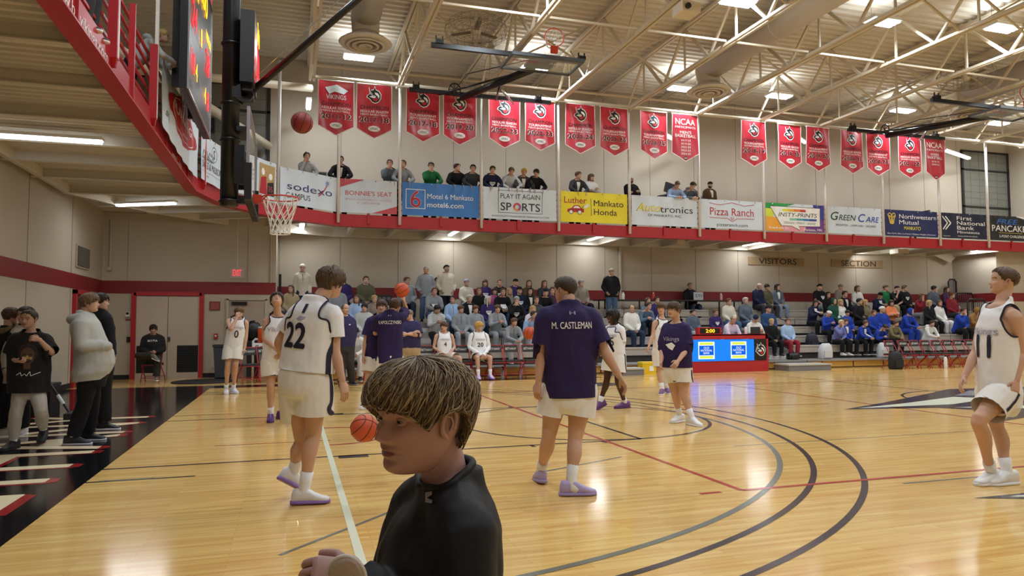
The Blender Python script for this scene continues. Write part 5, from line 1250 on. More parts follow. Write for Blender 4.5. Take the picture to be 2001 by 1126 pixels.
def head_pt0(a, z, feat=True, child=0.0):
    yf, yb, w = (float(np.interp(z, _zf, q)) for q in (_YF, _YB, _W))
    c, s = math.cos(a), math.sin(a); e = .88 if z > -.3 else lerp(.88, 1.0, min(1, (-.3-z)/.2))
    x = w*math.copysign(abs(s)**e, s); y = (yf if c > 0 else -yb)*math.copysign(abs(c)**e, c) + (0 if c > 0 else 0)
    if feat and c > 0:
        ax = abs(x); f = 1.04-.04*child
        nz = np.interp(z, [-.215, -.195, -.175, -.15, -.12, -.07, -.02, .03, .07], [0, .022, .072, .108, .098, .064, .036, .018, 0])*f
        nw = float(np.interp(z, [-.2, -.16, -.1, .05], [.085, .075, .052, .045]))
        y += float(nz)*math.exp(-(ax/nw)**2)
        y += .022*f*G(ax, .07, .028)*G(z, -.17, .028)
        y -= .040*G(ax, .145, .085)*G(z, .0, .055)
        y += .012*G(ax, .13, .11)*G(z, .075, .03)
        y += .018*G(ax, .2, .09)*G(z, -.12, .08)*(1+child*.6)
        y += .022*G(ax, 0, .095)*G(z, -.25, .020) + .024*G(ax, 0, .085)*G(z, -.305, .022) - .018*G(ax, 0, .12)*G(z, -.277, .010)
        y -= .012*G(ax, 0, .1)*G(z, -.35, .022)
    return V((x, y, z))
def add_head(mb, HM, na=40, nz=30, child=0.0, look=(0, 1, 0), brow=True, eye_n=14, beard=False, lids=(.34, .42)):
    """materials: 0 skin 1 lips 2 brows 3 white 4 iris"""
    zs = [-.5+.5*(1-math.cos(math.pi*i/(nz)))*1.0 for i in range(nz+1)] if False else list(np.concatenate([np.linspace(-.497, -.40, max(4, nz//8)), np.linspace(-.385, .10, nz//2+2), np.linspace(.12, .497, max(6, nz//3))]))
    As = []
    for k in range(na):
        u = 2*math.pi*k/na; As.append(u-.42*math.sin(u))          # denser around the front
    rows = [[head_pt(a, float(z), True, child) for a in As] for z in zs]
    vs = [HM @ p for row in rows for p in row]; fs = []; ms = []
    for i in range(len(zs)-1):
        for k in range(na):
            q = (k+1) % na; fs.append((i*na+k, i*na+q, (i+1)*na+q, (i+1)*na+k))
            p = (rows[i][k]+rows[i+1][q])/2; m = 0
            if p.y > .2:
                lw = .105*(1-.1*child); zz = p.z+.277
                if abs(p.x) < lw and -.045*math.sqrt(max(0, 1-(p.x/lw)**2)) < zz < .040*math.sqrt(max(0, 1-(p.x/lw)**2)): m = 1
                if brow and .055+.03*math.sin(max(0, min(1, (abs(p.x)-.07)/.15))*math.pi) < p.z < .088+.02*math.sin(max(0, min(1, (abs(p.x)-.07)/.15))*math.pi) and .065 < abs(p.x) < .24: m = 2
                if beard and p.z < -.15 and not m and (abs(p.x) > .1 or p.z < -.34 or -.235 < p.z < -.2): m = 2
            elif beard and p.y > -.05 and p.z < -.12: m = 2
            ms.append(m)
    n = len(vs); vs += [HM @ V((0, 0.05, -.5)), HM @ V((0, 0, .5))]
    for k in range(na):
        q = (k+1) % na; fs += [(n, q, k), (n+1, (len(zs)-1)*na+k, (len(zs)-1)*na+q)]; ms += [0, 0]
    mb.add(vs, fs, ms)
    lk = V(look).normalized()
    for s in (-1, 1):                                             # eyeballs with lids
        c = V((s*.142, .256, 0)); R_ = .066; vs = []; fs = []; ms = []; h = eye_n//2+1
        for i in range(h+1):
            t = math.pi*i/h
            for k in range(eye_n):
                u = 2*math.pi*k/eye_n; vs.append(V((math.sin(t)*math.cos(u), math.cos(t), math.sin(t)*math.sin(u))))
        for i in range(h):
            for k in range(eye_n):
                q = (k+1) % eye_n; ids = (i*eye_n+k, (i+1)*eye_n+k, (i+1)*eye_n+q, i*eye_n+q); d = sum((vs[j] for j in ids), V()).normalized(); fs.append(ids)
                ms.append(0 if d.z > lids[0] or d.z < -lids[1] or abs(d.x) > .64 else (4 if d.dot(lk) > .86 else 3))
        P = [HM @ (c+v*R_*(1.06 if v.z > lids[0]-.04 or v.z < .02-lids[1] else 1.0)*1.0) for v in vs]; mb.add(P, fs, ms)
    for s in (-1, 1):                                             # ears
        c = V((s*.322, -.055, -.045)); vs = []; fs = []; nn, hh = 14, 8
        for i in range(hh+1):
            t = math.pi*i/hh
            for k in range(nn):
                u = 2*math.pi*k/nn; d = V((math.cos(t)*s, math.sin(t)*math.cos(u), math.sin(t)*math.sin(u)))
                rad = math.hypot(d.y, d.z); x = .030*d.x*(.3+.5*rad) if d.x*s > 0 else .03*d.x
                p = V((x+s*.030*(-.3-d.y)*1.1, d.y*.082*(1 if d.z > -.2 else .8), d.z*.130)); p.y += -.10*p.z*1.2; vs.append(HM @ (c+p))
        for i in range(hh):
            for k in range(nn): q = (k+1) % nn; fs.append((i*nn+k, (i+1)*nn+k, (i+1)*nn+q, i*nn+q))
        mb.add(vs, fs, 0)
        if na >= 36:                                              # rim and lobe of the ear
            P = [HM @ (c+V((s*(.030+.018*math.sin(q)), -.012*math.sin(q)*0+.070*math.cos(q)-.014*math.sin(q)*1.0, .122*math.sin(q)))) for q in [R(x) for x in range(-75, 216, 15)]]
            sc = HM.to_scale()[0]; limb(mb, P, [sc*(.020 if i > 2 else .026) for i in range(len(P))], 7, 1)
            limb(mb, [HM @ (c+V((s*.034, y, z))) for y, z in ((.035, .06), (-.02, .045), (-.035, -.02), (-.005, -.065))], [sc*.012]*4, 6, 2)
HAIRLINE = {  # height of the hair edge from the face round to the nape
 'short': ([0, .5, .9, 1.15, 1.35, 1.62, 1.9, 2.4, 3.15], [.30, .28, .20, .09, -.06, -.08, -.02, -.20, -.25]),
 'fade': ([0, .5, .9, 1.15, 1.4, 1.7, 2.0, 2.5, 3.15], [.32, .29, .22, .12, .0, .0, .0, -.12, -.17]),
 'fringe': ([0, .5, .85, 1.1, 1.3, 1.5, 1.9, 2.4, 3.15], [.10, .09, .06, .0, -.10, -.09, -.04, -.26, -.33]),
 'mop': ([0, .5, .85, 1.1, 1.35, 1.6, 1.9, 2.4, 3.15], [.17, .12, .06, -.02, -.10, -.12, -.14, -.28, -.33]),
 'back': ([0, .5, .9, 1.2, 1.4, 1.7, 2.0, 2.5, 3.15], [.31, .29, .21, .08, -.03, -.03, -.08, -.22, -.28]),
 'balding': ([0, .5, .9, 1.2, 1.4, 1.7, 2.0, 2.5, 3.15], [.9, .9, .6, .06, -.05, -.04, -.03, -.20, -.25]),
 'cap': ([0, .5, 1.0, 1.6, 2.2, 3.15], [.17, .17, .14, .06, .0, -.02]),
 'beanie': ([0, .5, 1.0, 1.6, 2.2, 3.15], [.13, .13, .07, -.05, -.12, -.16]),
 'hood': ([0, .35, .62, .8, 1.0, 3.15], [.34, .32, .2, -.2, -.7, -.7])}
def hair_mesh(HM, style, th=.045, na=56, nz=26, rough=.35, seed=0.0, m=0, mb=None, lump=1.0):
    xs, ys = HAIRLINE[style]; mb = mb or MB()
    zs = list(np.linspace(-.46, .3, int(nz*.66)))+list(np.linspace(.33, .498, max(5, int(nz*.34))))
    cen = V((0, -.04, .02)); vs = []; mk = []
    for z in zs:
        for k in range(na):
            a = 2*math.pi*k/na; aa = abs(a if a <= math.pi else 2*math.pi-a); line = float(np.interp(aa, xs, ys))
            p = head_pt(a, float(z), False); d = (p-cen).normalized(); e = (z-line)
            if rough: e += .05*rough*noise.noise(V((math.cos(a)*5+seed, math.sin(a)*5, 2.0)))*2
            q = max(0.0, min(1.0, e/.13)); q = q*q*(3-2*q)
            ridge = 1+rough*(noise.noise(V((math.cos(a)*6+seed, math.sin(a)*6, z*1.6)))*.9*lump+.55*noise.noise(V((math.cos(a)*17, math.sin(a)*17+seed, z*2.2))))
            t = th*ridge*q + (.010 if e > 0 else -.045)
            vs.append(HM @ (p+d*t)); mk.append(e > -.055)
    fs = []
    for i in range(len(zs)-1):
        for k in range(na):
            q = (k+1) % na; ids = (i*na+k, i*na+q, (i+1)*na+q, (i+1)*na+k)
            if sum(mk[j] for j in ids) >= 3: fs.append(ids)
    n = len(vs); vs.append(HM @ V((0, -.03,   .5*HEADTOP[0]+th*.55)))
    for k in range(na): fs.append((n, (len(zs)-1)*na+k, (len(zs)-1)*na+(k+1) % na))
    mb.add(vs, fs, m); return mb
def hair_clumps(mb, HM, style, n=220, th=.05, ln=.34, rad=.026, seed=1, sides=5, fwd=0.0, over=.06, m=0, wild=.5):
    """tapered locks lying over the shell, running down from the crown"""
    xs, ys = HAIRLINE[style]; rg = random.Random(seed); cen = V((0, -.04, .02)); sc = HM.to_scale()[0]; done = 0
    while done < n:
        a = rg.uniform(0, 2*math.pi); z = .5-abs(rg.gauss(0, .26)); aa = min(a, 2*math.pi-a)
        if z < -.4: continue
        line = float(np.interp(aa, xs, ys))
        if z < line+.02: continue
        done += 1; tw = rg.uniform(-wild, wild)+fwd*math.copysign(1, math.pi-a)*-.35; L = ln*rg.uniform(.7, 1.25); pts = []; q = rg.uniform(.75, 1.15)
        for i in range(5):
            t = i/4; zz = z-L*t*(1-.25*t)*min(1.0, (.55-z)*1.6+.35); a2 = a+tw*t*L*1.8*(1.3-.6*min(1, abs(zz)*2)); a3 = a2 % (2*math.pi); l2 = float(np.interp(min(a3, 2*math.pi-a3), xs, ys))
            zz = max(zz, l2-over*rg.uniform(.3, 1.0)); p = head_pt(a2, max(-.49, min(.497, zz)), False); d = (p-cen).normalized(); lift = th*q*(.75+.45*math.sin(math.pi*min(1, t*1.1+.1))) if t < .8 else th*q*.65
            pts.append(HM @ (p+d*lift))
        P, rr = smooth_path(pts, [rad*.5, rad, rad*.95, rad*.65, rad*.12], 2); mb.tube(P, [x*sc for x in rr], sides, m)
    return mb
def long_hair(mb, HM, ln=.75, m=0, part=.0, w=1.0):
    for s in (-1, 1):
        P = [V((s*.10, .10, .50)), V((s*.30, .12, .28)), V((s*.35, .06, -.1)), V((s*.35, .04, -.45)), V((s*.33, .06, -.45-ln*.5)), V((s*.28, .08, -.45-ln*.75))]
        limb(mb, [HM @ p for p in P], [HM.to_scale()[0]*q*w for q in (.05, .085, .095, .10, .08, .03)], 10, 4, m)
    P = [V((0, -.20, .42)), V((0, -.40, .1)), V((0, -.42, -.3)), V((0, -.38, -.5-ln*.4)), V((0, -.33, -.5-ln*.7))]
    pts, rr = smooth_path([HM @ p for p in P], [HM.to_scale()[0]*q for q in (.12, .2, .24, .22, .1)], 4)
    X = (HM.to_3x3() @ V((1, 0, 0))).normalized(); Y = (HM.to_3x3() @ V((0, 1, 0))).normalized()
    mb.rings([sec(p, X, Y, q*1.45, q*.5, 14) for p, q in zip(pts, rr)], m); return mb

# --- garments -------------------------------------------------------
def top_mesh(r, hem=-.28, off=.016, loose=.7, sleeve=.45, sw=.020, voxel=.014, amp=.005, seed=0.0, neck=1.0, wmul=1.0, sleeveless=False, f=8.0, crew=0.0):
    mb = MB(); k = r.k**.8; g = .55+.45*r.g; rs = []; cuts = []
    tq = [q[0] for q in TORSO]
    for t in [hem-.08, hem]+[t for t in tq if hem+.04 < t <= 1.13]:
        w, d, y = (float(np.interp(t, tq, [q[i] for q in TORSO])) for i in (1, 2, 3)); w *= k*r.g; d *= k*r.g
        if t > 1: w, d = w/r.g*(.6+.4*r.g), d/r.g*(.6+.4*r.g)
        if t < -.1: w, d = .160*k*r.g, .118*k*r.g
        if r.belly and -.1 <= t <= .6: q = math.sin(math.pi*(t+.15)/.8); d += r.belly*.5*q; y += r.belly*.45*q; w += r.belly*.2
        if t < .8: w = lerp(w, max(w, .168*k*r.g), loose); d = lerp(d, max(d, .116*k*r.g), loose)
        c, X, Y = r.sp(t); rs.append(sec(c+Y*y*k, X, Y, w*wmul+off, d*wmul+off, 24, .88))
    mb.rings(rs)
    for S in 'LR':
        sh, el, wr = arm_pts(r, S); sd = limb_side(r, S); d = el-sh; e = wr-el
        limb(mb, [r.sp(1.0)[0]-r.fw*.012*k, lerp(r.sp(.97)[0], sh, .5)+r.up*.012*k, sh-sd*.01*k+r.up*.002], [.062*k*g+off*.8, .058*k*g+off*.8, .058*k*g+off*.8], 12, 4)
        if sleeveless: continue
        a0 = lerp(sh, r.sp(.84)[0], .55); L0 = [.064, .063, .055, .049, .041, .045, .035, .030]
        if sleeve <= 1.0:
            P = [a0, sh-sd*.012*k, sh+d*sleeve*.5, sh+d*sleeve+d.normalized()*.05]; q = [L0[0]*k*g+sw, L0[1]*k*g+sw, .056*k*g+sw, .050*k*g+sw*1.3]; cuts.append((sh+d*sleeve, d, .13, (r.pel, r.xs, r.up, .166*k*r.g*wmul+off+r.belly*.2+.004)))
        else:
            P = [a0, sh-sd*.012*k, sh+d*.22, sh+d*.6, el, el+e*.25, el+e*.7, wr+e.normalized()*.03]; q = [x*k*g+sw*(1.0 if i < 4 else .85) for i, x in enumerate(L0)]; cuts.append((wr-e.normalized()*.005, e, .075))
        limb(mb, P, q, 14, 3)
    if crew: q = r.sp(1.0)[0]-r.fw*.012*k; hb = r.HM @ V((0, -.13, -.22)); limb(mb, [q-r.up*.04*k, lerp(q, hb, .5), hb], [.070*k+crew, .056*k+crew, .056*k+crew], 16, 4)
    vs, fs, nr = fuse(mb, voxel, 4)
    vs = wrinkle(vs, nr, amp, f, seed)
    cuts.append((r.sp(hem)[0], -r.up, .4)); cuts.append((r.sp(neck)[0]+r.up*.03*k, r.up*.9+r.fw*(.42 if not sleeveless else .75), (.21 if not sleeveless else .125)*k))
    vs, fs = cut_open(vs, fs, cuts)
    r.trim = []
    if sleeveless:
        for S in 'LR':
            sh = r.J['sh'+S]; sd = limb_side(r, S); c = sh-sd*.048*k
            def inside(p):
                q = V(p)-c; a = q.dot(sd); u = (q+r.up*.045*k).dot(r.up)/(.125*k); w = q.dot(r.fw)/(.085*k)
                return a > 0 and u*u+w*w < 1 or (a > .01 and q.dot(r.up) > -.04*k)
            fs = [f_ for f_ in fs if not inside(sum((V(vs[i]) for i in f_), V())/len(f_))]
        vs, fs = compact(vs, fs)
        for I in edge_loops(vs, fs, True):
            L = [V(vs[q]) for q in I]; m = sum(L, V())/len(L)
            if len(I) < 14: continue
            for _ in range(12): L = [(L[q-1]+L[q]*2+L[(q+1) % len(L)])/4 for q in range(len(L))]
            for q, p in zip(I, L): vs[q] = p
            if min((m-r.J['sh'+S]).length for S in 'LR') < .16*k: r.trim.append(L+[L[0], L[1]])
    else: vs, fs = compact(vs, fs)
    return MB().add(vs, fs)
def trouser_mesh(r, frac=1.0, off=.018, flare=0.0, voxel=.015, amp=.005, seed=3.0, waist=.10, cuff=0.0):
    """frac counts along thigh + shin: .85 = shorts to above the knee, 1.95 = ankle"""
    mb = MB(); k = r.k**.8; g = .55+.45*r.g; rs = []; cuts = []
    for t in (waist, .03, -.05, -.13, -.2, -.27):
        w, d = (float(np.interp(t, [q[0] for q in TORSO], [q[i] for q in TORSO]))*k*r.g for i in (1, 2))
        if r.belly and t > -.1: d += r.belly*.25
        if t < -.15: w, d = (.140 if t > -.22 else .105)*k*r.g, (.112 if t > -.22 else .095)*k*r.g
        c, X, Y = r.sp(t); rs.append(sec(c-Y*(.010*k-r.belly*.22), X, Y, w+off, d+off, 22, .9))
    mb.rings(rs)
    for S in 'LR':
        hp, kn, an = leg_pts(r, S); d = kn-hp; e = an-kn
        P = [lerp(hp, r.pel, .3)+r.up*.05*k, hp]; q = [.09*k*g+off, .099*k*g+off]
        if frac <= 1.0:
            P += [hp+d*frac*.55, hp+d*frac+d.normalized()*.05]; q += [.090*k*g+off+flare*.6, .078*k*g+off+flare*1.1]; cuts.append((hp+d*frac, d, .19))
        else:
            f2 = frac-1; P += [hp+d*.5, kn, kn+e*f2*.5, kn+e*f2+e.normalized()*.03]; q += [.080*k*g+off, .060*k*g+off+flare*.4, .053*k*g+off+flare*.8, .042*k*g+off+flare-cuff]; cuts.append((kn+e*f2, e, .14))
        limb(mb, P, q, 16, 3)
    vs, fs, nr = fuse(mb, voxel, 4); vs = wrinkle(vs, nr, amp, 8, seed)
    vs, fs = cut_open(vs, fs, cuts); vs, fs = compact(vs, fs)
    return MB().add(vs, fs)
def shoe_mb(an, toe, k=1.0, up=None, high=0.0):
    """(upper, sole) around an ankle joint"""
    d = V(toe).normalized(); up = V(up).normalized() if up is not None else V((0, 0, 1)); x = d.cross(up).normalized(); up = x.cross(d)
    o = V(an)-up*.088*k; U, S_ = MB(), MB(); s = k
    prof = [(-.088, .028, .030, .070), (-.078, .036, .050, .108+high), (-.04, .041, .055, .112+high), (.01, .043, .050, .116+high*.5), (.045, .044, .044, .102), (.085, .047, .038, .074), (.14, .048, .032, .050), (.175, .040, .026, .042), (.195, .022, .018, .034)]
    U.rings([sec(o+d*y*s+up*((.012+h)*.5*s+.004*s), x, up, w*s, ((h-.012)*.5+.004)*s, 16, .8) for y, w, _, h in prof])
    S_.rings([sec(o+d*y*s+up*.014*s, x, up, w*s*1.10, .0145*s, 16, .6) for y, w, _, h in [(-.098, .022, 0, 0)]+prof[1:]+[(.203, .012, 0, 0)]])
    return U, S_
M_SOLEW = mat('sole_white', '#E8E8EA', .5)
def put_shoes(r, root, base, c, sole=M_SOLEW, names='shoe', k=None, laces=True, ups=None, high=0.0):
    k = k or r.k**.8; m = c if not isinstance(c, str) else mat('shoe_'+c.lstrip('#'), c, .5, bump=.1, bscale=60)
    for S in 'LR':
        toe = r.J['toe'+S]; U, So = shoe_mb(r.J['an'+S], toe, k, (ups or {}).get(S), high)
        for q in (U, So): q.v = [tuple(V(v)-base) for v in q.v]
        o = U.build(names, m, root, smooth=True); So.build('sole', sole, o, smooth=True)
        if laces:
            d = V(toe).normalized(); up = V((ups or {}).get(S, (0, 0, 1))).normalized(); x = d.cross(up).normalized(); up = x.cross(d); an = r.J['an'+S]-base-up*.088*k; b = MB()
            for i, (y, h) in enumerate(((.045, .106), (.065, .091), (.085, .079), (.108, .068))): b.tube([an+(d*y+up*(h-.008)-x*.028)*k, an+(d*(y+.006)+up*h)*k, an+(d*y+up*(h-.008)+x*.028)*k], .0032*k, 5)
            b.build('laces', M_SOLEW, o, smooth=True)
def socks(r, root, base, m, h=.16, rr=.040):
    for S in 'LR':
        hp, kn, an = leg_pts(r, S); e = (kn-an).normalized(); k = r.k**.8; b = MB()
        t_ = r.J['toe'+S].normalized(); b.tube([an-base-e*.055*k+t_*.055*k, an-base-e*.03*k+t_*.018*k, an-base, an-base+e*h*.5*k, an-base+e*h*k], [.030*k, .040*k, rr*k, (rr+.003)*k, (rr+.008)*k], 14); b.build('sock', m, root, smooth=True)
def place_mb(mb, base): mb.v = [tuple(V(v)-base) for v in mb.v]; return mb
def body_mesh(r, base, voxel=.011, na=44, nz=32, child=0.0, look=(0, 1, 0), hands=None, legs=True, smooth=3, n=14, beard=False, eye_n=14, lids=(.34, .42)):
    mb = MB(); body_parts(mb, r, n, legs=legs)
    vs, fs, nr = fuse(mb, voxel, smooth); B = MB().add(vs, fs, 0)
    add_head(B, r.HM, na, nz, child, look, eye_n=eye_n, beard=beard, lids=lids)
    for S in 'LR':
        h = (hands or {}).get(S)
        if h is None: h = {}
        if h is False: continue
        e = (r.J['wr'+S]-r.J['el'+S]).normalized(); sd = 1 if S == 'R' else -1
        d = V(h.get('d', e)); pn = V(h.get('pn', -r.xs*sd)); th = V(h.get('th', r.fw))
        q = MB(); add_hand(q, r.J['wr'+S], d, pn, th, (r.k**.8)*h.get('s', 1.0)*.98, h.get('curl', .35), h.get('n', 7), h.get('spread', .0)); B.add(q.v, q.f, 0)
    return place_mb(B, base)
def project_print(P, mesh_obj, dirn, eps=.0045):
    """lay a flat print onto a garment surface along a direction"""
    me = mesh_obj.data; bv = BVHTree.FromPolygons([v.co.copy() for v in me.vertices], [tuple(p.vertices) for p in me.polygons]); d = V(dirn).normalized(); out = []; refine(P.mb, .022)
    for v in P.mb.v:
        v = V(v); h = bv.ray_cast(v-d*.6, d)
        out.append(tuple(h[0]-d*(eps+max(0, (v-P.O).dot(P.N))*.6)) if h[0] is not None else None)
    bad = {i for i, v in enumerate(out) if v is None}; kk = [i for i, f in enumerate(P.mb.f) if not bad.intersection(f)]; P.mb.f, P.mb.m = [P.mb.f[i] for i in kk], [P.mb.m[i] for i in kk]
    P.mb.v = [o_ if o_ is not None else q_ for o_, q_ in zip(out, P.mb.v)]; return P
def surf_ribbon(mesh_obj, pts, w, nrm, eps=.004):
    """strip that hugs a garment along pts (local coords)"""
    me = mesh_obj.data; bv = BVHTree.FromPolygons([v.co.copy() for v in me.vertices], [tuple(p.vertices) for p in me.polygons]); P, _ = smooth_path(pts, [1]*len(pts), 6); b = MB(); L = []
    for i, p in enumerate(P):
        t = (P[min(i+1, len(P)-1)]-P[max(i-1, 0)]).normalized(); s = t.cross(V(nrm)).normalized(); row = []
        for q in (-.5, -.25, 0, .25, .5):
            c, n_, _, _ = bv.find_nearest(p+s*w*q); row.append(c+n_*eps)
        L.append(row)
    b.rings(L, cap=False, closed=False); return b
# ------------------------------------------------------------------ the people on the floor
JW = '#EDEEF1'
DBG = False
def hero(label, Y0, J, face, sk='#CBA28B', hair=('short', '#4A372A', .05), k=1.05, g=1.0, belly=0.0, fem=0.0, top=(0, 0, 1), hands=None, vox=.011, look=(0, 1, 0), child=0.0, base=None, legs=True, na=44, nz=32, beard=False, hn=7):
    W = {}
    for a, b in J.items():
        if isinstance(b, tuple) and len(b) == 3 and max(abs(b[0]), abs(b[1])) > 3: W[a] = at(b[0], b[1], Y0+b[2])
        elif a[:3] == 'toe' or a == 'bend': W[a] = V(b)
        else: W[a] = V(b)
    for S in 'LR':
        t_ = J['toe'+S]
        if isinstance(J['an'+S], tuple) and t_[2] > -.2 and legs:
            q = flo(J['an'+S][0], J['an'+S][1], .088*k**.8)
            if DBG: print('FOOT', label[:30], S, round(q.y-Y0-J['an'+S][2], 2))
            W['an'+S] = q
    W['face'] = V(face); W['top'] = V(top)
    r = Rig(W, g, k, belly, fem)
    if base is None:
        base = (W['anL']+W['anR'])/2; base.z = 0
    root = empty('person', base, label, 'person')
    bm = body_mesh(r, base, vox, na, nz, child, look, hands, legs, beard=beard, n=14)
    bm.build('body', [skin(sk), M_LIP, hairm(hair[1]), M_EYE, M_IRIS], root, smooth=True)
    if hair[0]:
        h = hair_mesh(r.HM, hair[0], hair[2], 64, 30, hair[3] if len(hair) > 3 else .4, random.random()*20)
        if hair[0] != 'balding': hair_clumps(h, r.HM, hair[0], 260 if na > 40 else 170, hair[2]*.95, .30 if hair[0] != 'fade' else .14, .024 if hair[0] != 'fade' else .014, int(Y0*100), 5, 0 if hair[0] != 'fringe' else 1)
        if len(hair) > 4: long_hair(h, r.HM, hair[4])
        place_mb(h, base).build('hair', hairm(hair[1]), root, smooth=True)
    r.root, r.base = root, base
    return r
def wear(r, mb, name, m): return place_mb(mb, r.base).build(name, m, r.root, smooth=True)
def armhole(r, m, w=.0075, **k):
    for L in r.trim: MB().tube([p-r.base for p in L], w*r.k**.8, 8, cap=False).build('armhole_trim', m, r.root, smooth=True)
def local(r, t, x=0.0, y=0.0): c, X, Y = r.sp(t); return c+X*x+Y*y-r.base
def back_print(r, o, rows, front=False):
    """rows: (text, t, width, height, material, bold, xoff)"""
    f = r.fw if front else -r.fw
    X = -r.xs if front else r.xs
    for (t, tt, w, h, m, bold, xo, nm) in rows:
        c = local(r, tt); P = Print(c+f*.3+X*xo, X, r.up); P.text(t, 0, 0, h, m, 1, w=w, bold=bold); project_print(P, o, -f); P.build(nm, r.root)
PUR = '#2C2250'; M_PUR = mat('jersey_purple', PUR, .75, spec=.25, bump=.3, bscale=14, var=.08, vscale=8); M_JW = mat('jersey_white', JW, .8, spec=.25, bump=.35, bscale=13); M_TRIM = mat('trim_navy', '#1C1A33', .7); M_SOCK = mat('sock_white', '#ECECEE', .85, bump=.3, bscale=60); M_LET = mat('letter_white', '#F1F1F3', .6); M_LAV = mat('letter_lavender', '#A9A6C4', .7)
M_SHW = mat('shorts_white', '#E9E7E2', .8, spec=.25, bump=.35, bscale=12)
# number 22, back to the camera
r = hero('tall player in white number 22 jersey over a white T-shirt, seen from behind', 3.78, dict(head=(647, 553, .02), shL=(583, 613, .09), shR=(650, 616, -.08), elL=(546, 668, .18), elR=(655, 687, -.1), wrL=(556, 704, .30), wrR=(669, 746, -.12), hipL=(579, 738, .05), hipR=(616, 738, -.04), knL=(590, 864, .16), knR=(613, 852, .0), anL=(571, 926, .25), anR=(593, 962, -.06), toeL=(.75, .45, -.55), toeR=(.97, -.1, 0)), (.72, .62, -.08), hair=('mop', '#55412F', .085, .75), k=1.08, g=1.02, top=(.15, .1, 1), hands={'L': {'s': .95}, 'R': {'pn': (-.5, .6, 0), 'th': (-.4, .8, -.2), 'curl': .3}})
sh = wear(r, top_mesh(r, hem=.1, off=.006, loose=.0, sleeve=.62, sw=.022, voxel=.012, seed=2), 'undershirt', M_JW)
o = wear(r, top_mesh(r, hem=.09, off=.030, loose=.9, wmul=1.07, sleeveless=True, voxel=.012, amp=.009, seed=5, neck=1.02), 'jersey', M_JW)
armhole(r, M_TRIM, rr=.125, w=.0075, inn=.05)
back_print(r, o, [('22', .40, .20, .185, M_TRIM, .12, -.05, 'number')])
c = local(r, .86); P = Print(c-r.fw*.3, r.xs, r.up); P.poly([(-.012, 0), (.012, 0), (.022, .075), (-.004, .075)], M_TRIM, 1); P.poly([(-.05, -.05), (-.02, -.02), (.03, -.03), (.0, -.055)], M_LAV, 1); project_print(P, o, r.fw); P.build('collar_mark', r.root)
s = wear(r, trouser_mesh(r, .62, .030, .035, voxel=.012, amp=.008, waist=.16), 'shorts', M_SHW)
hp, kn = r.J['hipR']-r.base, r.J['knR']-r.base
sd = r.xs*.16; surf_ribbon(s, [local(r, .08, .19), hp+sd+r.up*.03, lerp(hp, kn, .35)+sd*.9, lerp(hp, kn, .5)+sd*.9-r.fw*.03, lerp(hp, kn, .62)+sd*.8+r.fw*.03], .045, r.xs).build('side_stripe', M_TRIM, r.root)
surf_ribbon(o, [local(r, .62, .19, -.02), local(r, .5, .2, -.02), local(r, .35, .2, -.05), local(r, .2, .2, -.05), local(r, .02, .2, -.04)], .05, r.xs).build('side_panel', M_TRIM, r.root)
socks(r, r.root, r.base, M_SOCK, .15); put_shoes(r, r.root, r.base, '#E2E0E4', mat('sole_violet', '#8E6FC0', .5), k=1.0, ups={'L': (.45, .3, .85)})
# the broad player in the purple warm-up shirt
r = hero('broad player in purple warm-up shirt and lavender shoes, seen from behind', 3.55, dict(head=(1104, 568, .04), shL=(1068, 622, .02), shR=(1152, 622, -.03), elL=(1058, 690, .02), elR=(1181, 686, -.1), wrL=(1052, 748, .0), wrR=(1211, 737, -.16), hipL=(1088, 762, .02), hipR=(1137, 762, -.02), knL=(1072, 855, .06), knR=(1123, 862, -.04), anL=(1057, 922, .16), anR=(1116, 946, -.06), toeL=(.12, .95, -.12), toeR=(.97, -.22, 0)), (-.45, .88, -.05), hair=('fade', '#3B2C22', .03, .25), k=1.07, g=1.12, hands={'L': {'pn': (.8, .5, 0), 'th': (.3, .9, 0), 'curl': .45}, 'R': {'pn': (-.8, .1, -.5), 'th': (-.2, .9, .2), 'curl': .4}})
o = wear(r, top_mesh(r, hem=-.08, off=.030, loose=1.0, sleeve=.78, sw=.036, voxel=.012, amp=.010, seed=9, neck=1.01), 'warm_up_shirt', M_PUR)
back_print(r, o, [('M. CASTLEMAN', .76, .34, .055, M_LET, .04, .0, 'lettering'), ('H', .93, .05, .028, M_LAV, .04, 0, 'collar_mark')])
s = wear(r, trouser_mesh(r, .52, .026, .03, voxel=.012, amp=.006, seed=4), 'shorts', M_SHW)
hp, kn = r.J['hipR']-r.base, r.J['knR']-r.base; sd = r.xs*.16
surf_ribbon(s, [hp+sd-r.fw*.04+r.up*.06, lerp(hp, kn, .3)+sd, lerp(hp, kn, .4)+sd*.9, lerp(hp, kn, .51)+sd*.8+r.fw*.05], .035, r.xs).build('side_stripe', M_TRIM, r.root)
socks(r, r.root, r.base, M_SOCK, .14); put_shoes(r, r.root, r.base, '#B7AADB', mat('sole_lavender', '#A898D4', .5), k=1.03)
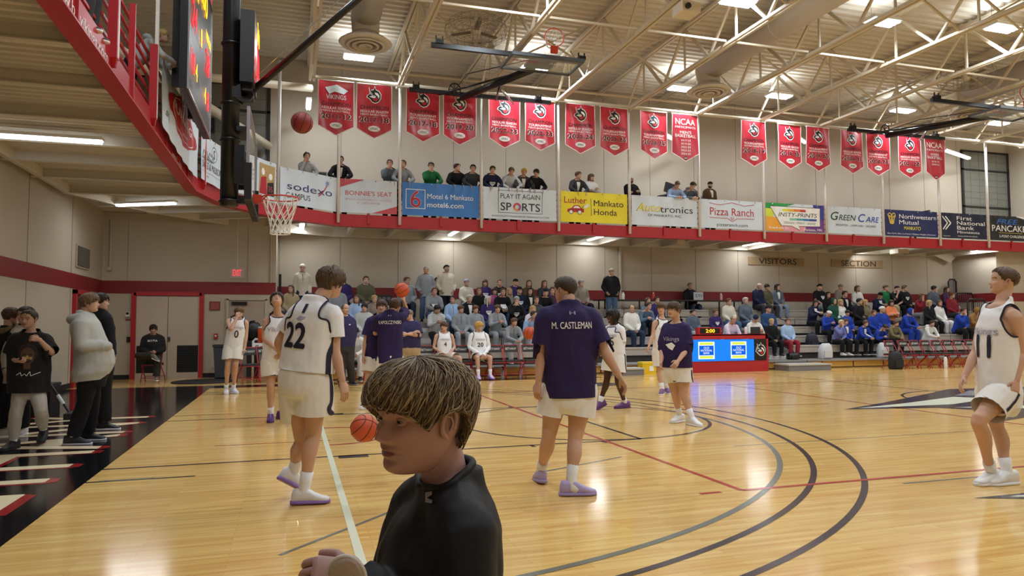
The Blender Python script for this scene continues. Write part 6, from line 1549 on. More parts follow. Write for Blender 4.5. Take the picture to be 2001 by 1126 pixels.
# number 11 at the right
r = hero('player in white number 11 jersey and white shoes gazing up, facing left', 2.57, dict(head=(1960, 550, .0), shL=(1983, 618, -.17), shR=(1926, 614, .17), elL=(1994, 690, -.14), elR=(1907, 688, .18), wrL=(1986, 745, -.17), wrR=(1884, 738, .16), hipL=(1962, 766, -.06), hipR=(1938, 766, .10), knL=(1911, 824, -.1), knR=(1948, 834, .1), anL=(1938, 925, -.08), anR=(1969, 926, .16), toeL=(-1, -.12, 0), toeR=(-1, .05, 0)), (-.80, .58, .17), hair=('fade', '#54402D', .05, .3), k=1.05, g=.97, hands={'L': {'pn': (.1, .9, 0), 'th': (-.9, .1, 0), 'curl': .4}, 'R': {'pn': (.7, -.6, 0), 'th': (-.6, -.7, 0), 'curl': .35}})
o = wear(r, top_mesh(r, hem=-.16, off=.026, loose=.9, sleeveless=True, voxel=.012, amp=.010, seed=15, neck=1.02), 'jersey', M_JW); armhole(r, M_TRIM, rr=.118, inn=.05, w=.007)
back_print(r, o, [('11', .40, .17, .19, M_TRIM, .10, .02, 'number'), ('BARDOLPH', .70, .30, .05, M_LAV, .03, 0, 'lettering')][:1], True)
c = local(r, .66); P = Print(c+r.fw*.3, -r.xs, r.up); P.text('Vikings', 0, 0, .06, M_LAV, 1, w=.30, bold=.03); project_print(P, o, -r.fw); P.build('lettering', r.root)
s = wear(r, trouser_mesh(r, .62, .026, .028, voxel=.012, amp=.006, seed=24), 'shorts', M_SHW)
hp, kn = r.J['hipL']-r.base, r.J['knL']-r.base; d = (kn-hp).normalized(); sd = -r.xs*.15
for S in 'L':
    surf_ribbon(s, [lerp(hp, kn, .56)+d.cross(r.xs)*.14*q[0]-r.xs*.14*q[1] for q in ((1, -.2), (.8, .6), (0, 1), (-.8, .8), (-1, .2))], .045, d).build('hem_band', M_TRIM, r.root)
surf_ribbon(s, [lerp(hp, kn, .56)+sd-r.fw*.07, lerp(hp, kn, .3)+sd-r.fw*.09, hp+sd-r.fw*.05], .035, -r.xs).build('side_stripe', M_TRIM, r.root)
socks(r, r.root, r.base, M_SOCK, .13); put_shoes(r, r.root, r.base, '#E3E3E2', k=1.06)
# player in purple T-shirt facing left
r = hero('stocky player in purple T-shirt and white shorts looking left before the scorer table', 6.8, dict(head=(1317, 606, .0), shL=(1338, 643, -.10), shR=(1305, 642, .12), elL=(1343, 681, -.14), elR=(1295, 680, .14), wrL=(1325, 706, -.24), wrR=(1292, 708, .0), hipL=(1334, 722, -.05), hipR=(1312, 722, .08), knL=(1336, 772, -.08), knR=(1319, 770, .06), anL=(1353, 819, -.12), anR=(1328, 813, .0), toeL=(.1, -1, 0), toeR=(-.95, -.4, 0)), (-.93, -.35, .06), hair=('fringe', '#4B3828', .05, .25), k=1.0, g=1.16, belly=.03, vox=.012, hands={'L': {'pn': (.2, .9, 0), 'th': (-.9, .1, 0)}})
o = wear(r, top_mesh(r, hem=.05, off=.026, loose=1, sleeve=.8, sw=.032, voxel=.014, amp=.008, seed=33, neck=1.01), 't_shirt', M_PUR)
c = local(r, .58); P = Print(c+r.fw*.3, -r.xs, r.up); P.text('Vikings', 0, .03, .06, M_LAV, 1, w=.24, bold=.02); P.poly([(-.08, -.02), (.02, .01), (.07, -.03), (.02, -.05), (.03, -.10), (-.03, -.07)], M_LET, 1); project_print(P, o, -r.fw); P.build('print', r.root)
s = wear(r, trouser_mesh(r, .52, .024, .028, voxel=.013, amp=.006, seed=41), 'shorts', M_SHW)
hp, kn = r.J['hipL']-r.base, r.J['knL']-r.base; d = (kn-hp).normalized()
surf_ribbon(s, [lerp(hp, kn, .47)+r.fw*.16*a-r.xs*.16*b for a, b in ((.9, -.5), (1, 0), (.7, .7), (0, 1), (-.6, .9))], .04, d).build('hem_band', M_TRIM, r.root); surf_ribbon(s, [hp-r.xs*.17, lerp(hp, kn, .3)-r.xs*.17, lerp(hp, kn, .6)-r.xs*.15-r.fw*.07], .035, -r.xs).build('side_stripe', M_TRIM, r.root)
socks(r, r.root, r.base, M_SOCK, .14); put_shoes(r, r.root, r.base, '#E6E6E8', k=1.02)
# number 2 behind him
r = hero('slim player in white number 2 jersey partly hidden behind the purple T-shirt', 10.75, dict(head=(1292, 603, .0), shL=(1306, 631, .0), shR=(1280, 631, .0), elL=(1309, 656, .0), elR=(1276, 655, -.02), wrL=(1308, 678, -.05), wrR=(1268, 676, -.08), hipL=(1301, 688, 0), hipR=(1286, 688, 0), knL=(1302, 726, -.05), knR=(1289, 726, -.05), anL=(1304, 760, 0), anR=(1294, 762, -.05), toeL=(-.3, -1, 0), toeR=(-.6, -.8, 0)), (-.6, -.8, -.05), hair=('fringe', '#55402C', .06, .5), k=1.05, g=.95, vox=.015, na=32, nz=24)
o = wear(r, top_mesh(r, hem=-.12, off=.024, loose=.8, sleeveless=True, voxel=.016, amp=.006, neck=1.02), 'jersey', M_JW); armhole(r, M_TRIM, rr=.115); back_print(r, o, [('2', .38, .10, .16, M_TRIM, .04, .04, 'number')], True)
c = local(r, .66); P = Print(c+r.fw*.3, -r.xs, r.up); P.text('Vikings', 0, 0, .055, M_LAV, 1, w=.26); project_print(P, o, -r.fw); P.build('lettering', r.root)
wear(r, trouser_mesh(r, .75, .024, .028, voxel=.016), 'shorts', M_SHW); socks(r, r.root, r.base, M_SOCK, .13); put_shoes(r, r.root, r.base, '#6E4A7E', k=1.05)
# dark-skinned player walking left
r = hero('walking player with short dreadlocks, white jersey and purple shoes', 8.6, dict(head=(1197, 619, .0), shL=(1213, 645, -.08), shR=(1188, 645, .12), elL=(1216, 682, -.08), elR=(1178, 676, .14), wrL=(1217, 711, -.12), wrR=(1168, 699, .05), hipL=(1209, 698, -.05), hipR=(1193, 698, .08), knL=(1208, 748, -.1), knR=(1186, 742, .08), anL=(1221, 787, .0), anR=(1173, 786, .12), toeL=(-.98, -.15, 0), toeR=(-.9, -.2, -.35)), (-.95, -.25, .0), sk='#4A2F24', hair=('mop', '#15100E', .075, 1.0), k=1.02, g=.95, vox=.013, na=36, nz=28, hands={'L': {'pn': (.1, 1, 0), 'th': (-1, 0, 0)}})
wear(r, top_mesh(r, hem=.1, off=.006, loose=.0, sleeve=.62, sw=.022, voxel=.015), 'undershirt', M_JW)
o = wear(r, top_mesh(r, hem=-.02, off=.026, loose=.7, sleeveless=True, voxel=.015, amp=.006, neck=1.02), 'jersey', M_JW); armhole(r, M_TRIM, rr=.118)
c = local(r, .55); P = Print(c+r.fw*.3, -r.xs, r.up); P.text('Vikings', 0, .05, .05, M_LAV, 1, w=.22); P.text('15', 0, -.1, .14, M_TRIM, 1, w=.14, bold=.04); project_print(P, o, -r.fw); P.build('lettering', r.root)
s = wear(r, trouser_mesh(r, .62, .024, .028, voxel=.014), 'shorts', M_SHW); hp, kn = r.J['hipL']-r.base, r.J['knL']-r.base; surf_ribbon(s, [local(r, .1, -.19), hp-r.xs*.16, lerp(hp, kn, .3)-r.xs*.16, lerp(hp, kn, .6)-r.xs*.15-r.fw*.05], .04, -r.xs).build('side_stripe', M_TRIM, r.root)
b = MB(); H3 = r.HM
for i in range(34):
    a = 2*math.pi*i/34+.2*random.random(); q = .30+.05*random.random(); z0 = .1+.3*random.random()
    if math.cos(a) > .55: continue
    p0 = H3 @ (head_pt(a, z0, False)*1.08); p1 = H3 @ (head_pt(a, z0-.2, False)*1.25); p2 = H3 @ (head_pt(a, max(-.45, z0-.45), False)*1.22+V((0, 0, -.05))); limb(b, [p0, p1, p2], [.012, .013, .008], 6, 3)
wear(r, b, 'dreadlocks', hairm('#1C1512'))
socks(r, r.root, r.base, M_SOCK, .10); put_shoes(r, r.root, r.base, '#6A3A86', mat('sole_plum', '#51306A', .5), k=1.04)
# shooter in purple with his name on the back
r = hero('shooter in purple warm-up shirt with raised arm holding the ball, seen from behind', 9.7, dict(head=(772, 597, .05), shL=(741, 624, .04), shR=(783, 622, -.02), elL=(733, 652, .18), elR=(793, 606, .25), wrL=(748, 640, .38), wrR=(789, 588, .10), hipL=(751, 702, .02), hipR=(774, 702, 0), knL=(752, 746, .02), knR=(775, 746, 0), anL=(752, 790, .0), anR=(778, 792, 0), toeL=(.2, .98, 0), toeR=(.4, .9, 0)), (.55, .83, .05), hair=('mop', '#4A3828', .05, .3), k=1.04, g=1.02, vox=.012, na=36, nz=26, hands={'R': {'d': (-.1, .1, 1), 'pn': (-.3, .3, .9), 'th': (-.9, 0, .2), 'curl': .25, 'spread': .02}, 'L': {}})
o = wear(r, top_mesh(r, hem=-.08, off=.028, loose=1, sleeve=.72, sw=.032, voxel=.014, amp=.008, seed=50, neck=1.01), 'warm_up_shirt', M_PUR)
back_print(r, o, [('KAPOLCZYNSKI', .78, .36, .055, M_LET, .02, .0, 'lettering'), ('H', .95, .05, .025, M_LAV, .03, 0, 'collar_mark')])
wear(r, top_mesh(r, hem=-.22, off=.004, loose=.7, wmul=.95, sleeve=.3, sw=.0, voxel=.016, amp=.002, seed=51, neck=.8), 'undershirt', M_JW)
wear(r, trouser_mesh(r, .75, .024, .03, voxel=.014), 'shorts', M_SHW); socks(r, r.root, r.base, M_SOCK, .13); put_shoes(r, r.root, r.base, '#DEDEE4', k=1.02)
# team mate facing the camera beside him
r = hero('purple-shirted player facing the court, half hidden behind the shooter', 10.1, dict(head=(746, 600, .0), shL=(757, 630, .02), shR=(724, 629, -.02), elL=(763, 664, .05), elR=(714, 665, -.03), wrL=(757, 695, 0), wrR=(710, 694, -.08), hipL=(743, 700, 0), hipR=(725, 700, 0), knL=(744, 742, -.05), knR=(719, 741, -.06), anL=(746, 786, 0), anR=(709, 788, .02), toeL=(.1, -1, 0), toeR=(-.15, -1, 0)), (-.3, -.93, .12), hair=('fringe', '#4A3526', .055, .5), k=1.06, g=.98, vox=.013, na=36, nz=28)
wear(r, top_mesh(r, hem=-.06, off=.026, loose=1, sleeve=.75, sw=.030, voxel=.015, amp=.007, seed=60, neck=1.01), 'warm_up_shirt', M_PUR)
s = wear(r, trouser_mesh(r, .66, .024, .028, voxel=.014), 'shorts', M_SHW); hp, kn = r.J['hipR']-r.base, r.J['knR']-r.base; d = (kn-hp).normalized(); surf_ribbon(s, [lerp(hp, kn, .62)+r.fw*.15*a+r.xs*.15*b for a, b in ((.3, -1), (.9, -.5), (1, 0), (.7, .7), (0, 1), (-.6, .9))], .04, d).build('hem_band', M_TRIM, r.root)
socks(r, r.root, r.base, M_SOCK, .13); put_shoes(r, r.root, r.base, '#DDE2EA', k=1.05)
# number 0 rubbing his face
r = hero('player in white number 0 jersey rubbing his face beside the grey bin', 13.5, dict(head=(467, 611, .0), shL=(481, 631, .0), shR=(446, 628, -.05), elL=(481, 655, .0), elR=(451, 645, -.28), wrL=(478, 681, -.05), wrR=(463, 621, -.21), hipL=(464, 678, 0), hipR=(449, 678, 0), knL=(460, 713, -.05), knR=(445, 714, -.05), anL=(456, 760, 0), anR=(442, 761, -.02), toeL=(.45, -.9, 0), toeR=(.1, -1, 0)), (.35, -.92, -.1), hair=('fringe', '#6B5138', .06, .5), k=1.03, g=.95, vox=.014, na=36, nz=28, hands={'R': {'d': (.15, .25, .95), 'pn': (.2, .9, -.2), 'th': (.8, 0, .2), 'curl': .45}})
o = wear(r, top_mesh(r, hem=-.04, off=.024, loose=.8, sleeveless=True, voxel=.015, amp=.006, seed=70, neck=1.02), 'jersey', M_JW); armhole(r, M_TRIM, rr=.112); back_print(r, o, [('0', .34, .08, .15, M_TRIM, .05, .01, 'number')], True)
c = local(r, .66); P = Print(c+r.fw*.3, -r.xs, r.up); P.text('Vikings', 0, 0, .055, M_LAV, 1, w=.26); project_print(P, o, -r.fw); P.build('lettering', r.root)
s = wear(r, trouser_mesh(r, .70, .024, .028, voxel=.015), 'shorts', M_SHW)
for S in 'LR':
    hp, kn = r.J['hip'+S]-r.base, r.J['kn'+S]-r.base; d = (kn-hp).normalized(); surf_ribbon(s, [lerp(hp, kn, .66)+r.fw*.15*a+r.xs*.15*b for a, b in ((-.3, -1), (.5, -.9), (1, 0), (.5, .9), (-.3, 1))], .035, d).build('hem_band', M_TRIM, r.root)
socks(r, r.root, r.base, M_SOCK, .13); put_shoes(r, r.root, r.base, '#DCDCEA', k=1.04)
# player looking straight up
r = hero('player in white jersey and purple shoes looking straight up at the hoop', 8.9, dict(head=(541, 588, -.02), shL=(566, 629, .0), shR=(521, 627, .0), elL=(574, 668, .0), elR=(517, 662, -.05), wrL=(556, 690, -.18), wrR=(539, 682, -.24), hipL=(549, 708, 0), hipR=(527, 708, 0), knL=(555, 756, -.05), knR=(529, 754, -.06), anL=(553, 807, .02), anR=(529, 811, -.02), toeL=(.9, -.45, 0), toeR=(.0, -1, 0), neck=(543, 618, .02)), (.02, -.62, .72), hair=('mop', '#3D2D22', .08, .9), k=1.06, g=.98, top=(0, .55, .6), vox=.012, na=40, nz=30, hands={'R': {'d': (.8, -.3, -.5), 'pn': (0, .9, -.3), 'th': (.3, -.2, .8)}, 'L': {'d': (-.8, -.3, -.4), 'pn': (0, .9, -.3), 'th': (-.3, -.2, .8)}})
o = wear(r, top_mesh(r, hem=-.16, off=.024, loose=.8, sleeveless=True, voxel=.013, amp=.007, seed=80, neck=1.02), 'jersey', M_JW); armhole(r, M_TRIM, rr=.115)
c = local(r, .66); P = Print(c+r.fw*.3, -r.xs, r.up); P.text('Vikings', 0, 0, .065, M_LAV, 1, w=.28, bold=.02); P.text('H', -.12, .13, .03, M_TRIM, 1, w=.05, bold=.03); project_print(P, o, -r.fw); P.build('lettering', r.root)
s = wear(r, trouser_mesh(r, .62, .024, .026, voxel=.013), 'shorts', M_SHW)
for S in 'LR':
    hp, kn = r.J['hip'+S]-r.base, r.J['kn'+S]-r.base; d = (kn-hp).normalized(); surf_ribbon(s, [lerp(hp, kn, .57)+r.fw*.15*a+r.xs*.15*b for a, b in ((-.3, -1), (.5, -.9), (1, 0), (.5, .9), (-.3, 1))], .04, d).build('hem_band', M_TRIM, r.root)
socks(r, r.root, r.base, M_SOCK, .12); put_shoes(r, r.root, r.base, '#5E2F7C', mat('sole_plum', '#51306A', .5), k=1.06)
# coaches
M_NAVYT = mat('pullover_navy', '#2A2453', .8, bump=.3, bscale=12)
r = hero('bald coach in navy pullover and dark grey trousers standing by the bench', 14.8, dict(head=(675, 604, .0), shL=(689, 627, .0), shR=(662, 627, .0), elL=(693, 651, .03), elR=(660, 651, .03), wrL=(690, 672, .0), wrR=(661, 672, .0), hipL=(683, 675, 0), hipR=(667, 675, 0), knL=(684, 712, 0), knR=(668, 712, 0), anL=(688, 745, 0), anR=(667, 748, 0), toeL=(.6, -.8, 0), toeR=(-.2, -1, 0)), (.45, -.88, 0), hair=('balding', '#6B5A4C', .012, .1), k=1.08, g=1.12, vox=.015, na=32, nz=26)
o = wear(r, top_mesh(r, hem=-.05, off=.022, loose=1, sleeve=1.6, sw=.018, voxel=.016, amp=.007, seed=90, neck=1.04), 'pullover', M_NAVYT); c = local(r, .72); P = Print(c+r.fw*.3, -r.xs, r.up); P.rect(.06, 0, .10, .025, M_LET, 1); project_print(P, o, -r.fw); P.build('chest_mark', r.root)
wear(r, trouser_mesh(r, 1.95, .020, .02, voxel=.016), 'trousers', cloth('#3D3B3D')); put_shoes(r, r.root, r.base, '#24242A', mat('sole_dark', '#8C8C8C', .6), k=1.0)
r = hero('bald coach in navy polo and khaki trousers with crossed arms', 13.95, dict(head=(799, 615, .0), shL=(815, 635, -.05), shR=(790, 635, .06), elL=(820, 656, -.12), elR=(787, 657, -.05), wrL=(795, 653, -.27), wrR=(808, 650, -.22), hipL=(811, 680, 0), hipR=(794, 680, 0), knL=(812, 716, 0), knR=(795, 716, 0), anL=(813, 749, 0), anR=(795, 750, 0), toeL=(-.3, -1, 0), toeR=(-.5, -.8, 0)), (-.85, -.5, -.1), hair=('balding', '#7A6A5A', .012, .1), k=1.03, g=1.2, belly=.04, vox=.015, na=32, nz=26)
wear(r, top_mesh(r, hem=.0, off=.020, loose=1, sleeve=.8, sw=.030, voxel=.016, amp=.006, seed=91, neck=1.03), 'polo_shirt', M_NAVYT); wear(r, trouser_mesh(r, 1.95, .024, .025, voxel=.016, waist=.06), 'trousers', cloth('#B59F7E')); c = local(r, .02); wear(r, MB().rings([[v for v in sec(r.sp(.03)[0], r.sp(.03)[1], r.sp(.03)[2], .205, .155, 24)], [v for v in sec(r.sp(.08)[0], r.sp(.08)[1], r.sp(.08)[2], .205, .155, 24)]], cap=False), 'belt', M_BLACK); put_shoes(r, r.root, r.base, '#3A2E28', k=1.0)
# boys by the left wall
M_HOOD = mat('hoodie_grey', '#B0B1AC', .9, bump=.35, bscale=12, var=.06, vscale=20)
r = hero('heavy boy in grey hoodie and black sweatpants facing right with hands on his belly', 7.5, dict(head=(176, 592, .05), shL=(172, 630, .22), shR=(160, 634, -.14), elL=(170, 680, .28), elR=(157, 676, -.20), wrL=(206, 680, .12), wrR=(204, 676, -.12), hipL=(178, 728, .15), hipR=(172, 729, -.06), knL=(181, 782, .22), knR=(166, 784, -.04), anL=(171, 847, .36), anR=(142, 855, .0), toeL=(1, -.1, 0), toeR=(1, -.12, 0), neck=(167, 618, .05)), (.99, -.05, .05), sk='#C69D88', hair=('mop', '#6A5138', .05, .45), k=.99, g=1.24, belly=.13, hands={'R': {'d': (.55, .8, -.1), 'pn': (-.7, .5, 0), 'th': (.1, 0, 1)}, 'L': {}}, vox=.012)
wear(r, top_mesh(r, hem=-.13, off=.030, loose=1, sleeve=1.9, sw=.028, voxel=.013, amp=.010, seed=100, neck=1.05, f=6), 'hoodie', M_HOOD)
h = MB(); c = r.sp(1.0)[0]; limb(h, [c-r.fw*.02+r.xs*.10, c-r.fw*.11+r.xs*.07-r.up*.02, c-r.fw*.14-r.up*.03, c-r.fw*.11-r.xs*.07-r.up*.02, c-r.fw*.02-r.xs*.10], [.04, .055, .06, .055, .04], 12); h2 = MB(); h2.v, h2.f, h2.m = h.v, h.f, h.m; wear(r, h2, 'hood', M_HOOD)
wear(r, trouser_mesh(r, 1.93, .014, .016, voxel=.014, amp=.010, seed=101), 'sweatpants', cloth('#17181D')); socks(r, r.root, r.base, M_SOCK, .06); put_shoes(r, r.root, r.base, '#22242A', mat('sole_pale', '#B9BCC4', .5), k=1.05)
M_BLKT = mat('tee_black', '#141416', .85, bump=.3, bscale=12)
r = hero('boy in black T-shirt with a printed face and grey joggers walking at the left wall', 7.4, dict(head=(57, 624, .0), shL=(88, 665, .02), shR=(32, 664, -.02), elL=(101, 690, -.08), elR=(21, 694, .0), wrL=(77, 664, -.24), wrR=(31, 706, -.18), hipL=(69, 753, 0), hipR=(43, 753, 0), knL=(79, 800, -.08), knR=(32, 802, -.05), anL=(85, 840, .25), anR=(26, 864, -.15), toeL=(.1, -1, -.35), toeR=(-.3, -1, 0)), (-.35, -.93, .0), sk='#C39B86', hair=('fade', '#3C2E25', .025, .2), k=.88, g=1.05, vox=.011, na=44, nz=32, look=(-.35, .93, 0), hands={'L': {'d': (-.9, -.2, .25), 'pn': (-.2, .8, -.3), 'th': (0, .3, 1), 'curl': .8}, 'R': {'d': (.85, -.4, -.1), 'pn': (.2, .2, .9), 'th': (-.2, -.9, .2), 'curl': .7}})
o = wear(r, top_mesh(r, hem=-.14, off=.028, loose=1, sleeve=.9, sw=.034, voxel=.012, amp=.010, seed=110, neck=1.05, wmul=1.15), 't_shirt', M_BLKT)
c = local(r, .56); P = Print(c+r.fw*.3, -r.xs, r.up); D1, D2, D3 = mat('print_brown', '#5A4436', .8), mat('print_umber', '#2E221C', .8), mat('print_tan', '#87684F', .8)
P.disc(0, .05, .105, D2, 0, sx=.95); P.poly([(.068*math.cos(a), .015+.098*math.sin(a)) for a in [2*math.pi*i/20 for i in range(20)]], D1, 1); P.rect(-.035, -.135, .035, -.06, D1, 0)
for sx in (-1, 1): P.poly([(sx*.012, .035), (sx*.045, .04), (sx*.045, .028), (sx*.012, .022)], D2, 2); P.poly([(sx*.02, .005), (sx*.05, .0), (sx*.04, -.03), (sx*.02, -.02)], D3, 2)
P.poly([(-.012, .02), (.012, .02), (.018, -.02), (-.018, -.02)], D3, 3); P.poly([(-.03, -.045), (.03, -.045), (.02, -.058), (-.02, -.058)], D2, 3); P.line([(-.10, -.20), (-.06, -.17), (-.05, -.21), (-.02, -.185), (.0, -.21), (.03, -.16), (.04, -.21), (.08, -.19), (.13, -.17)], .006, M_LET, 2)
project_print(P, o, -r.fw); P.build('print', r.root)
wear(r, trouser_mesh(r, 1.86, .008, .018, voxel=.013, amp=.011, seed=111, cuff=.022), 'joggers', cloth('#B9B5AD')); socks(r, r.root, r.base, M_SOCK, .06); put_shoes(r, r.root, r.base, '#1D1E22', M_DARK, k=.95, laces=False)
r = hero('brown-haired boy in black jacket with a fur collar at the left edge', 8.6, dict(head=(22, 618, .0), shL=(8, 655, .12), shR=(26, 657, -.14), elL=(4, 690, .12), elR=(20, 692, -.2), wrL=(14, 715, .12), wrR=(24, 722, -.2), hipL=(6, 738, .08), hipR=(16, 739, -.08), knL=(6, 785, .05), knR=(14, 786, -.05), anL=(2, 838, .1), anR=(12, 842, -.1), toeL=(1, .2, 0), toeR=(1, .1, 0)), (.75, .62, -.1), sk='#C39B86', hair=('mop', '#4E3626', .055, .4), k=.88, g=1.05, vox=.013, na=32, nz=24)
wear(r, top_mesh(r, hem=-.1, off=.04, loose=1, sleeve=1.9, sw=.035, voxel=.015, amp=.012, seed=120, neck=1.04), 'jacket', cloth('#16171B')); h = MB(); c = r.sp(1.02)[0]; h.torus(c-r.fw*.03, r.up-r.fw*.3, .11, .045, 24, 10); wear(r, MB().add(wrinkle(np.array([tuple(v) for v in h.v]), np.array([tuple((V(v)-c).normalized()) for v in h.v]), .03, 40), h.f), 'fur_collar', mat('fur', '#6A5740', .95, bump=.9, bscale=60, var=.5, vscale=40)); wear(r, trouser_mesh(r, 1.9, .022, .02, voxel=.016), 'trousers', cloth('#17171C')); put_shoes(r, r.root, r.base, '#BDBDBD', k=.95)
r = hero('boy in light grey hoodie standing behind the black T-shirt boy', 8.5, dict(head=(50, 616, .0), shL=(62, 652, .1), shR=(28, 654, -.05), elL=(62, 690, .1), elR=(14, 690, -.08), wrL=(50, 715, -.05), wrR=(12, 722, -.16), hipL=(45, 738, 0), hipR=(24, 738, 0), knL=(44, 785, 0), knR=(22, 785, 0), anL=(44, 838, 0), anR=(20, 838, 0), toeL=(-.2, -1, 0), toeR=(-.6, -.8, 0)), (-.8, -.5, 0), sk='#C39B86', hair=('short', '#3A2C22', .04, .4), k=.9, g=1.0, vox=.014, na=32, nz=24)
wear(r, top_mesh(r, hem=-.12, off=.03, loose=1, sleeve=1.9, sw=.028, voxel=.015, amp=.010, seed=130, neck=1.05), 'hoodie', cloth('#A79F96')); wear(r, trouser_mesh(r, 1.9, .022, .02, voxel=.016), 'trousers', cloth('#1C1C22')); put_shoes(r, r.root, r.base, '#D5D5D5', k=.95)
r = hero('boy in black jacket standing just behind the boy in grey hoodie', 8.75, dict(head=(197, 590, .0), shL=(190, 624, .16), shR=(207, 626, -.12), elL=(195, 665, .18), elR=(216, 664, -.14), wrL=(212, 690, .1), wrR=(218, 694, -.16), hipL=(196, 715, .08), hipR=(204, 716, -.08), knL=(197, 765, .05), knR=(204, 766, -.05), anL=(196, 826, .1), anR=(204, 828, -.05), toeL=(1, 0, 0), toeR=(1, -.1, 0)), (.98, .1, 0), sk='#C39B86', hair=('mop', '#241B17', .06, .5), k=.97, g=1.0, vox=.014, na=32, nz=24)
wear(r, top_mesh(r, hem=-.1, off=.035, loose=1, sleeve=1.9, sw=.03, voxel=.016, amp=.010, seed=140, neck=1.05), 'jacket', cloth('#15161A')); wear(r, trouser_mesh(r, 1.9, .022, .02, voxel=.016), 'trousers', cloth('#18181C')); put_shoes(r, r.root, r.base, '#22242A', k=1.0)
# ------------------------------------------------------------------ the spectators
def pose_joints(pose, fem=0.0):
    sx = .185-.02*fem
    if pose[0] == 'S':                                            # seated, seat top at z = 0
        lean = {'Sknee': .50, 'Sphone': .28, 'Schin': .40, 'Sback': -.05, 'Sbent': .85, 'Sside': .15}.get(pose, .06); hip = .10
        J = dict(hipL=(-.09, .02, hip), hipR=(.09, .02, hip), knL=(-.15, .45, .085), knR=(.15, .45, .085), anL=(-.14, .43, -.335), anR=(.14, .43, -.335), toeL=(-.15, 1, 0), toeR=(.15, 1, 0))
    else:
        lean = {'Trail': .38, 'Tchin': .42, 'Tlow': .75}.get(pose, .0); hip = .93
        J = dict(hipL=(-.09, 0, hip), hipR=(.09, 0, hip), knL=(-.11, .03, .5), knR=(.11, .03, .5), anL=(-.12, -.02, .09), anR=(.12, -.02, .09), toeL=(-.2, 1, 0), toeR=(.2, 1, 0))
    c = V((0, .52*math.sin(lean), hip+.52*math.cos(lean))); U = V((0, math.sin(lean*.6), math.cos(lean*.6)))
    J['shL'] = c+V((-sx, 0, 0)); J['shR'] = c+V((sx, 0, 0)); J['head'] = c+U*.232+V((0, .035, 0))
    for s, n in ((-1, 'L'), (1, 'R')):
        sh = J['sh'+n]
        el, wr = {'Slap': ((.06, .06, -.27), None), 'Sknee': ((.04, .14, -.25), None), 'Sphone': ((.05, .12, -.25), None)}.get(pose, ((.07, .03, -.28), None))
        el = sh+V((s*el[0], el[1], el[2])); wr = V((s*.06, .30, .17))
        if pose == 'Sknee': wr = V((s*.035, el.y+.20, el.z-.09))
        if pose == 'Sphone': wr = V((s*.05, el.y+.20, el.z+.09))
        if pose in ('Schin', 'Tchin') and s > 0: el = sh+V((.0, .20, -.21)); wr = J['head']+V((.06, .10, -.17))
        if pose == 'Schin' and s < 0: wr = V((.05, .38, .19))
        if pose in ('Scross', 'Tcross'): el = sh+V((s*.06, .10, -.25)); wr = V((-s*.07, sh.y+.22, sh.z-.20+.02*s))
        if pose == 'Sbent': wr = V((s*.05, .55, .25))
        if pose == 'Tstand': el = sh+V((s*.10, -.05, -.27)); wr = sh+V((s*.02, .10, -.46))
        if pose == 'Thang': el = sh+V((s*.06, -.02, -.29)); wr = sh+V((s*.07, .05, -.54))
        if pose in ('Trail', 'Tlow') or (pose == 'Tchin' and s < 0): el = sh+V((s*.12, .13, -.22)); wr = V((s*.13, sh.y+.28, sh.z-.36))
        if pose == 'Tlow': wr = V((s*.1, sh.y+.3, sh.z-.25))
        if pose == 'Sback': wr = V((s*.12, .24, .18))
        J['el'+n] = el; J['wr'+n] = wr
    return J
ARCH = {}
M_ANY = mat('plain', '#808080', .8)
def arche(pose, yaw, pitch, fem, g, beard=False):
    key = (pose, yaw, pitch, fem, g, beard)
    if key in ARCH: return ARCH[key]
    J = pose_joints(pose, fem); a, p = R(yaw), R(pitch)
    J['face'] = V((math.sin(a)*math.cos(p), math.cos(a)*math.cos(p), math.sin(p))); J['head'] = J['head']+V((0, .03 if p < -.2 else 0, -.015 if p < -.2 else 0))
    r = Rig(J, g, 1.0, max(0, g-1.1)*.35, fem); hd = {'n': 5, 'curl': .6}; hands = {'L': dict(hd), 'R': dict(hd)}
    if pose in ('Schin', 'Tchin'): hands['R'].update(d=(-.3, .1, .9), pn=(-.2, -.9, 0), th=(-.9, 0, 0))
    if pose in ('Trail', 'Tchin'):
        for s in ('LR' if pose == 'Trail' else 'L'): hands[s].update(d=(0, .8, -.5), pn=(0, -.4, -.9))
    D = {'rig': r, 'body': body_mesh(r, V(), .020, 26, 18, 0.0, (0, 1, 0), hands, True, 2, 10, beard, 8).mesh('body', [M_ANY]*5, True)}
    D['long'] = top_mesh(r, hem=-.10 if pose[0] == 'S' else -.16, off=.024, loose=.9, sleeve=1.9, sw=.02, voxel=.022, amp=.008, seed=len(ARCH)*3.1, neck=1.03).mesh('top', [M_ANY], True)
    D['tee'] = None; D['pants'] = trouser_mesh(r, 1.92, .016, .02, voxel=.022, waist=.06).mesh('trousers', [M_ANY], True); D['hair'] = {}
    D['shoes'] = [shoe_mb(r.J['an'+s], r.J['toe'+s], 1.0) for s in 'LR']; D['shoes'] = [(u.mesh('shoe', [M_ANY], True), q.mesh('sole', [M_SOLEW], True)) for u, q in D['shoes']]
    ARCH[key] = D; return D
def oset(o, *ms):
    for i, m in enumerate(ms):
        o.material_slots[i].link = 'OBJECT'; o.material_slots[i].material = m
    return o
def hood_mb(r, up):
    h = MB(); c = r.sp(1.0)[0]
    if up: return hair_mesh(r.HM, 'hood', .085, 30, 16, .1)
    limb(h, [c+r.xs*.11-r.fw*.0, c-r.fw*.10+r.xs*.08, c-r.fw*.14-r.up*.02, c-r.fw*.10-r.xs*.08, c-r.xs*.11-r.fw*.0], [.035, .05, .058, .05, .035], 8, 3); return h
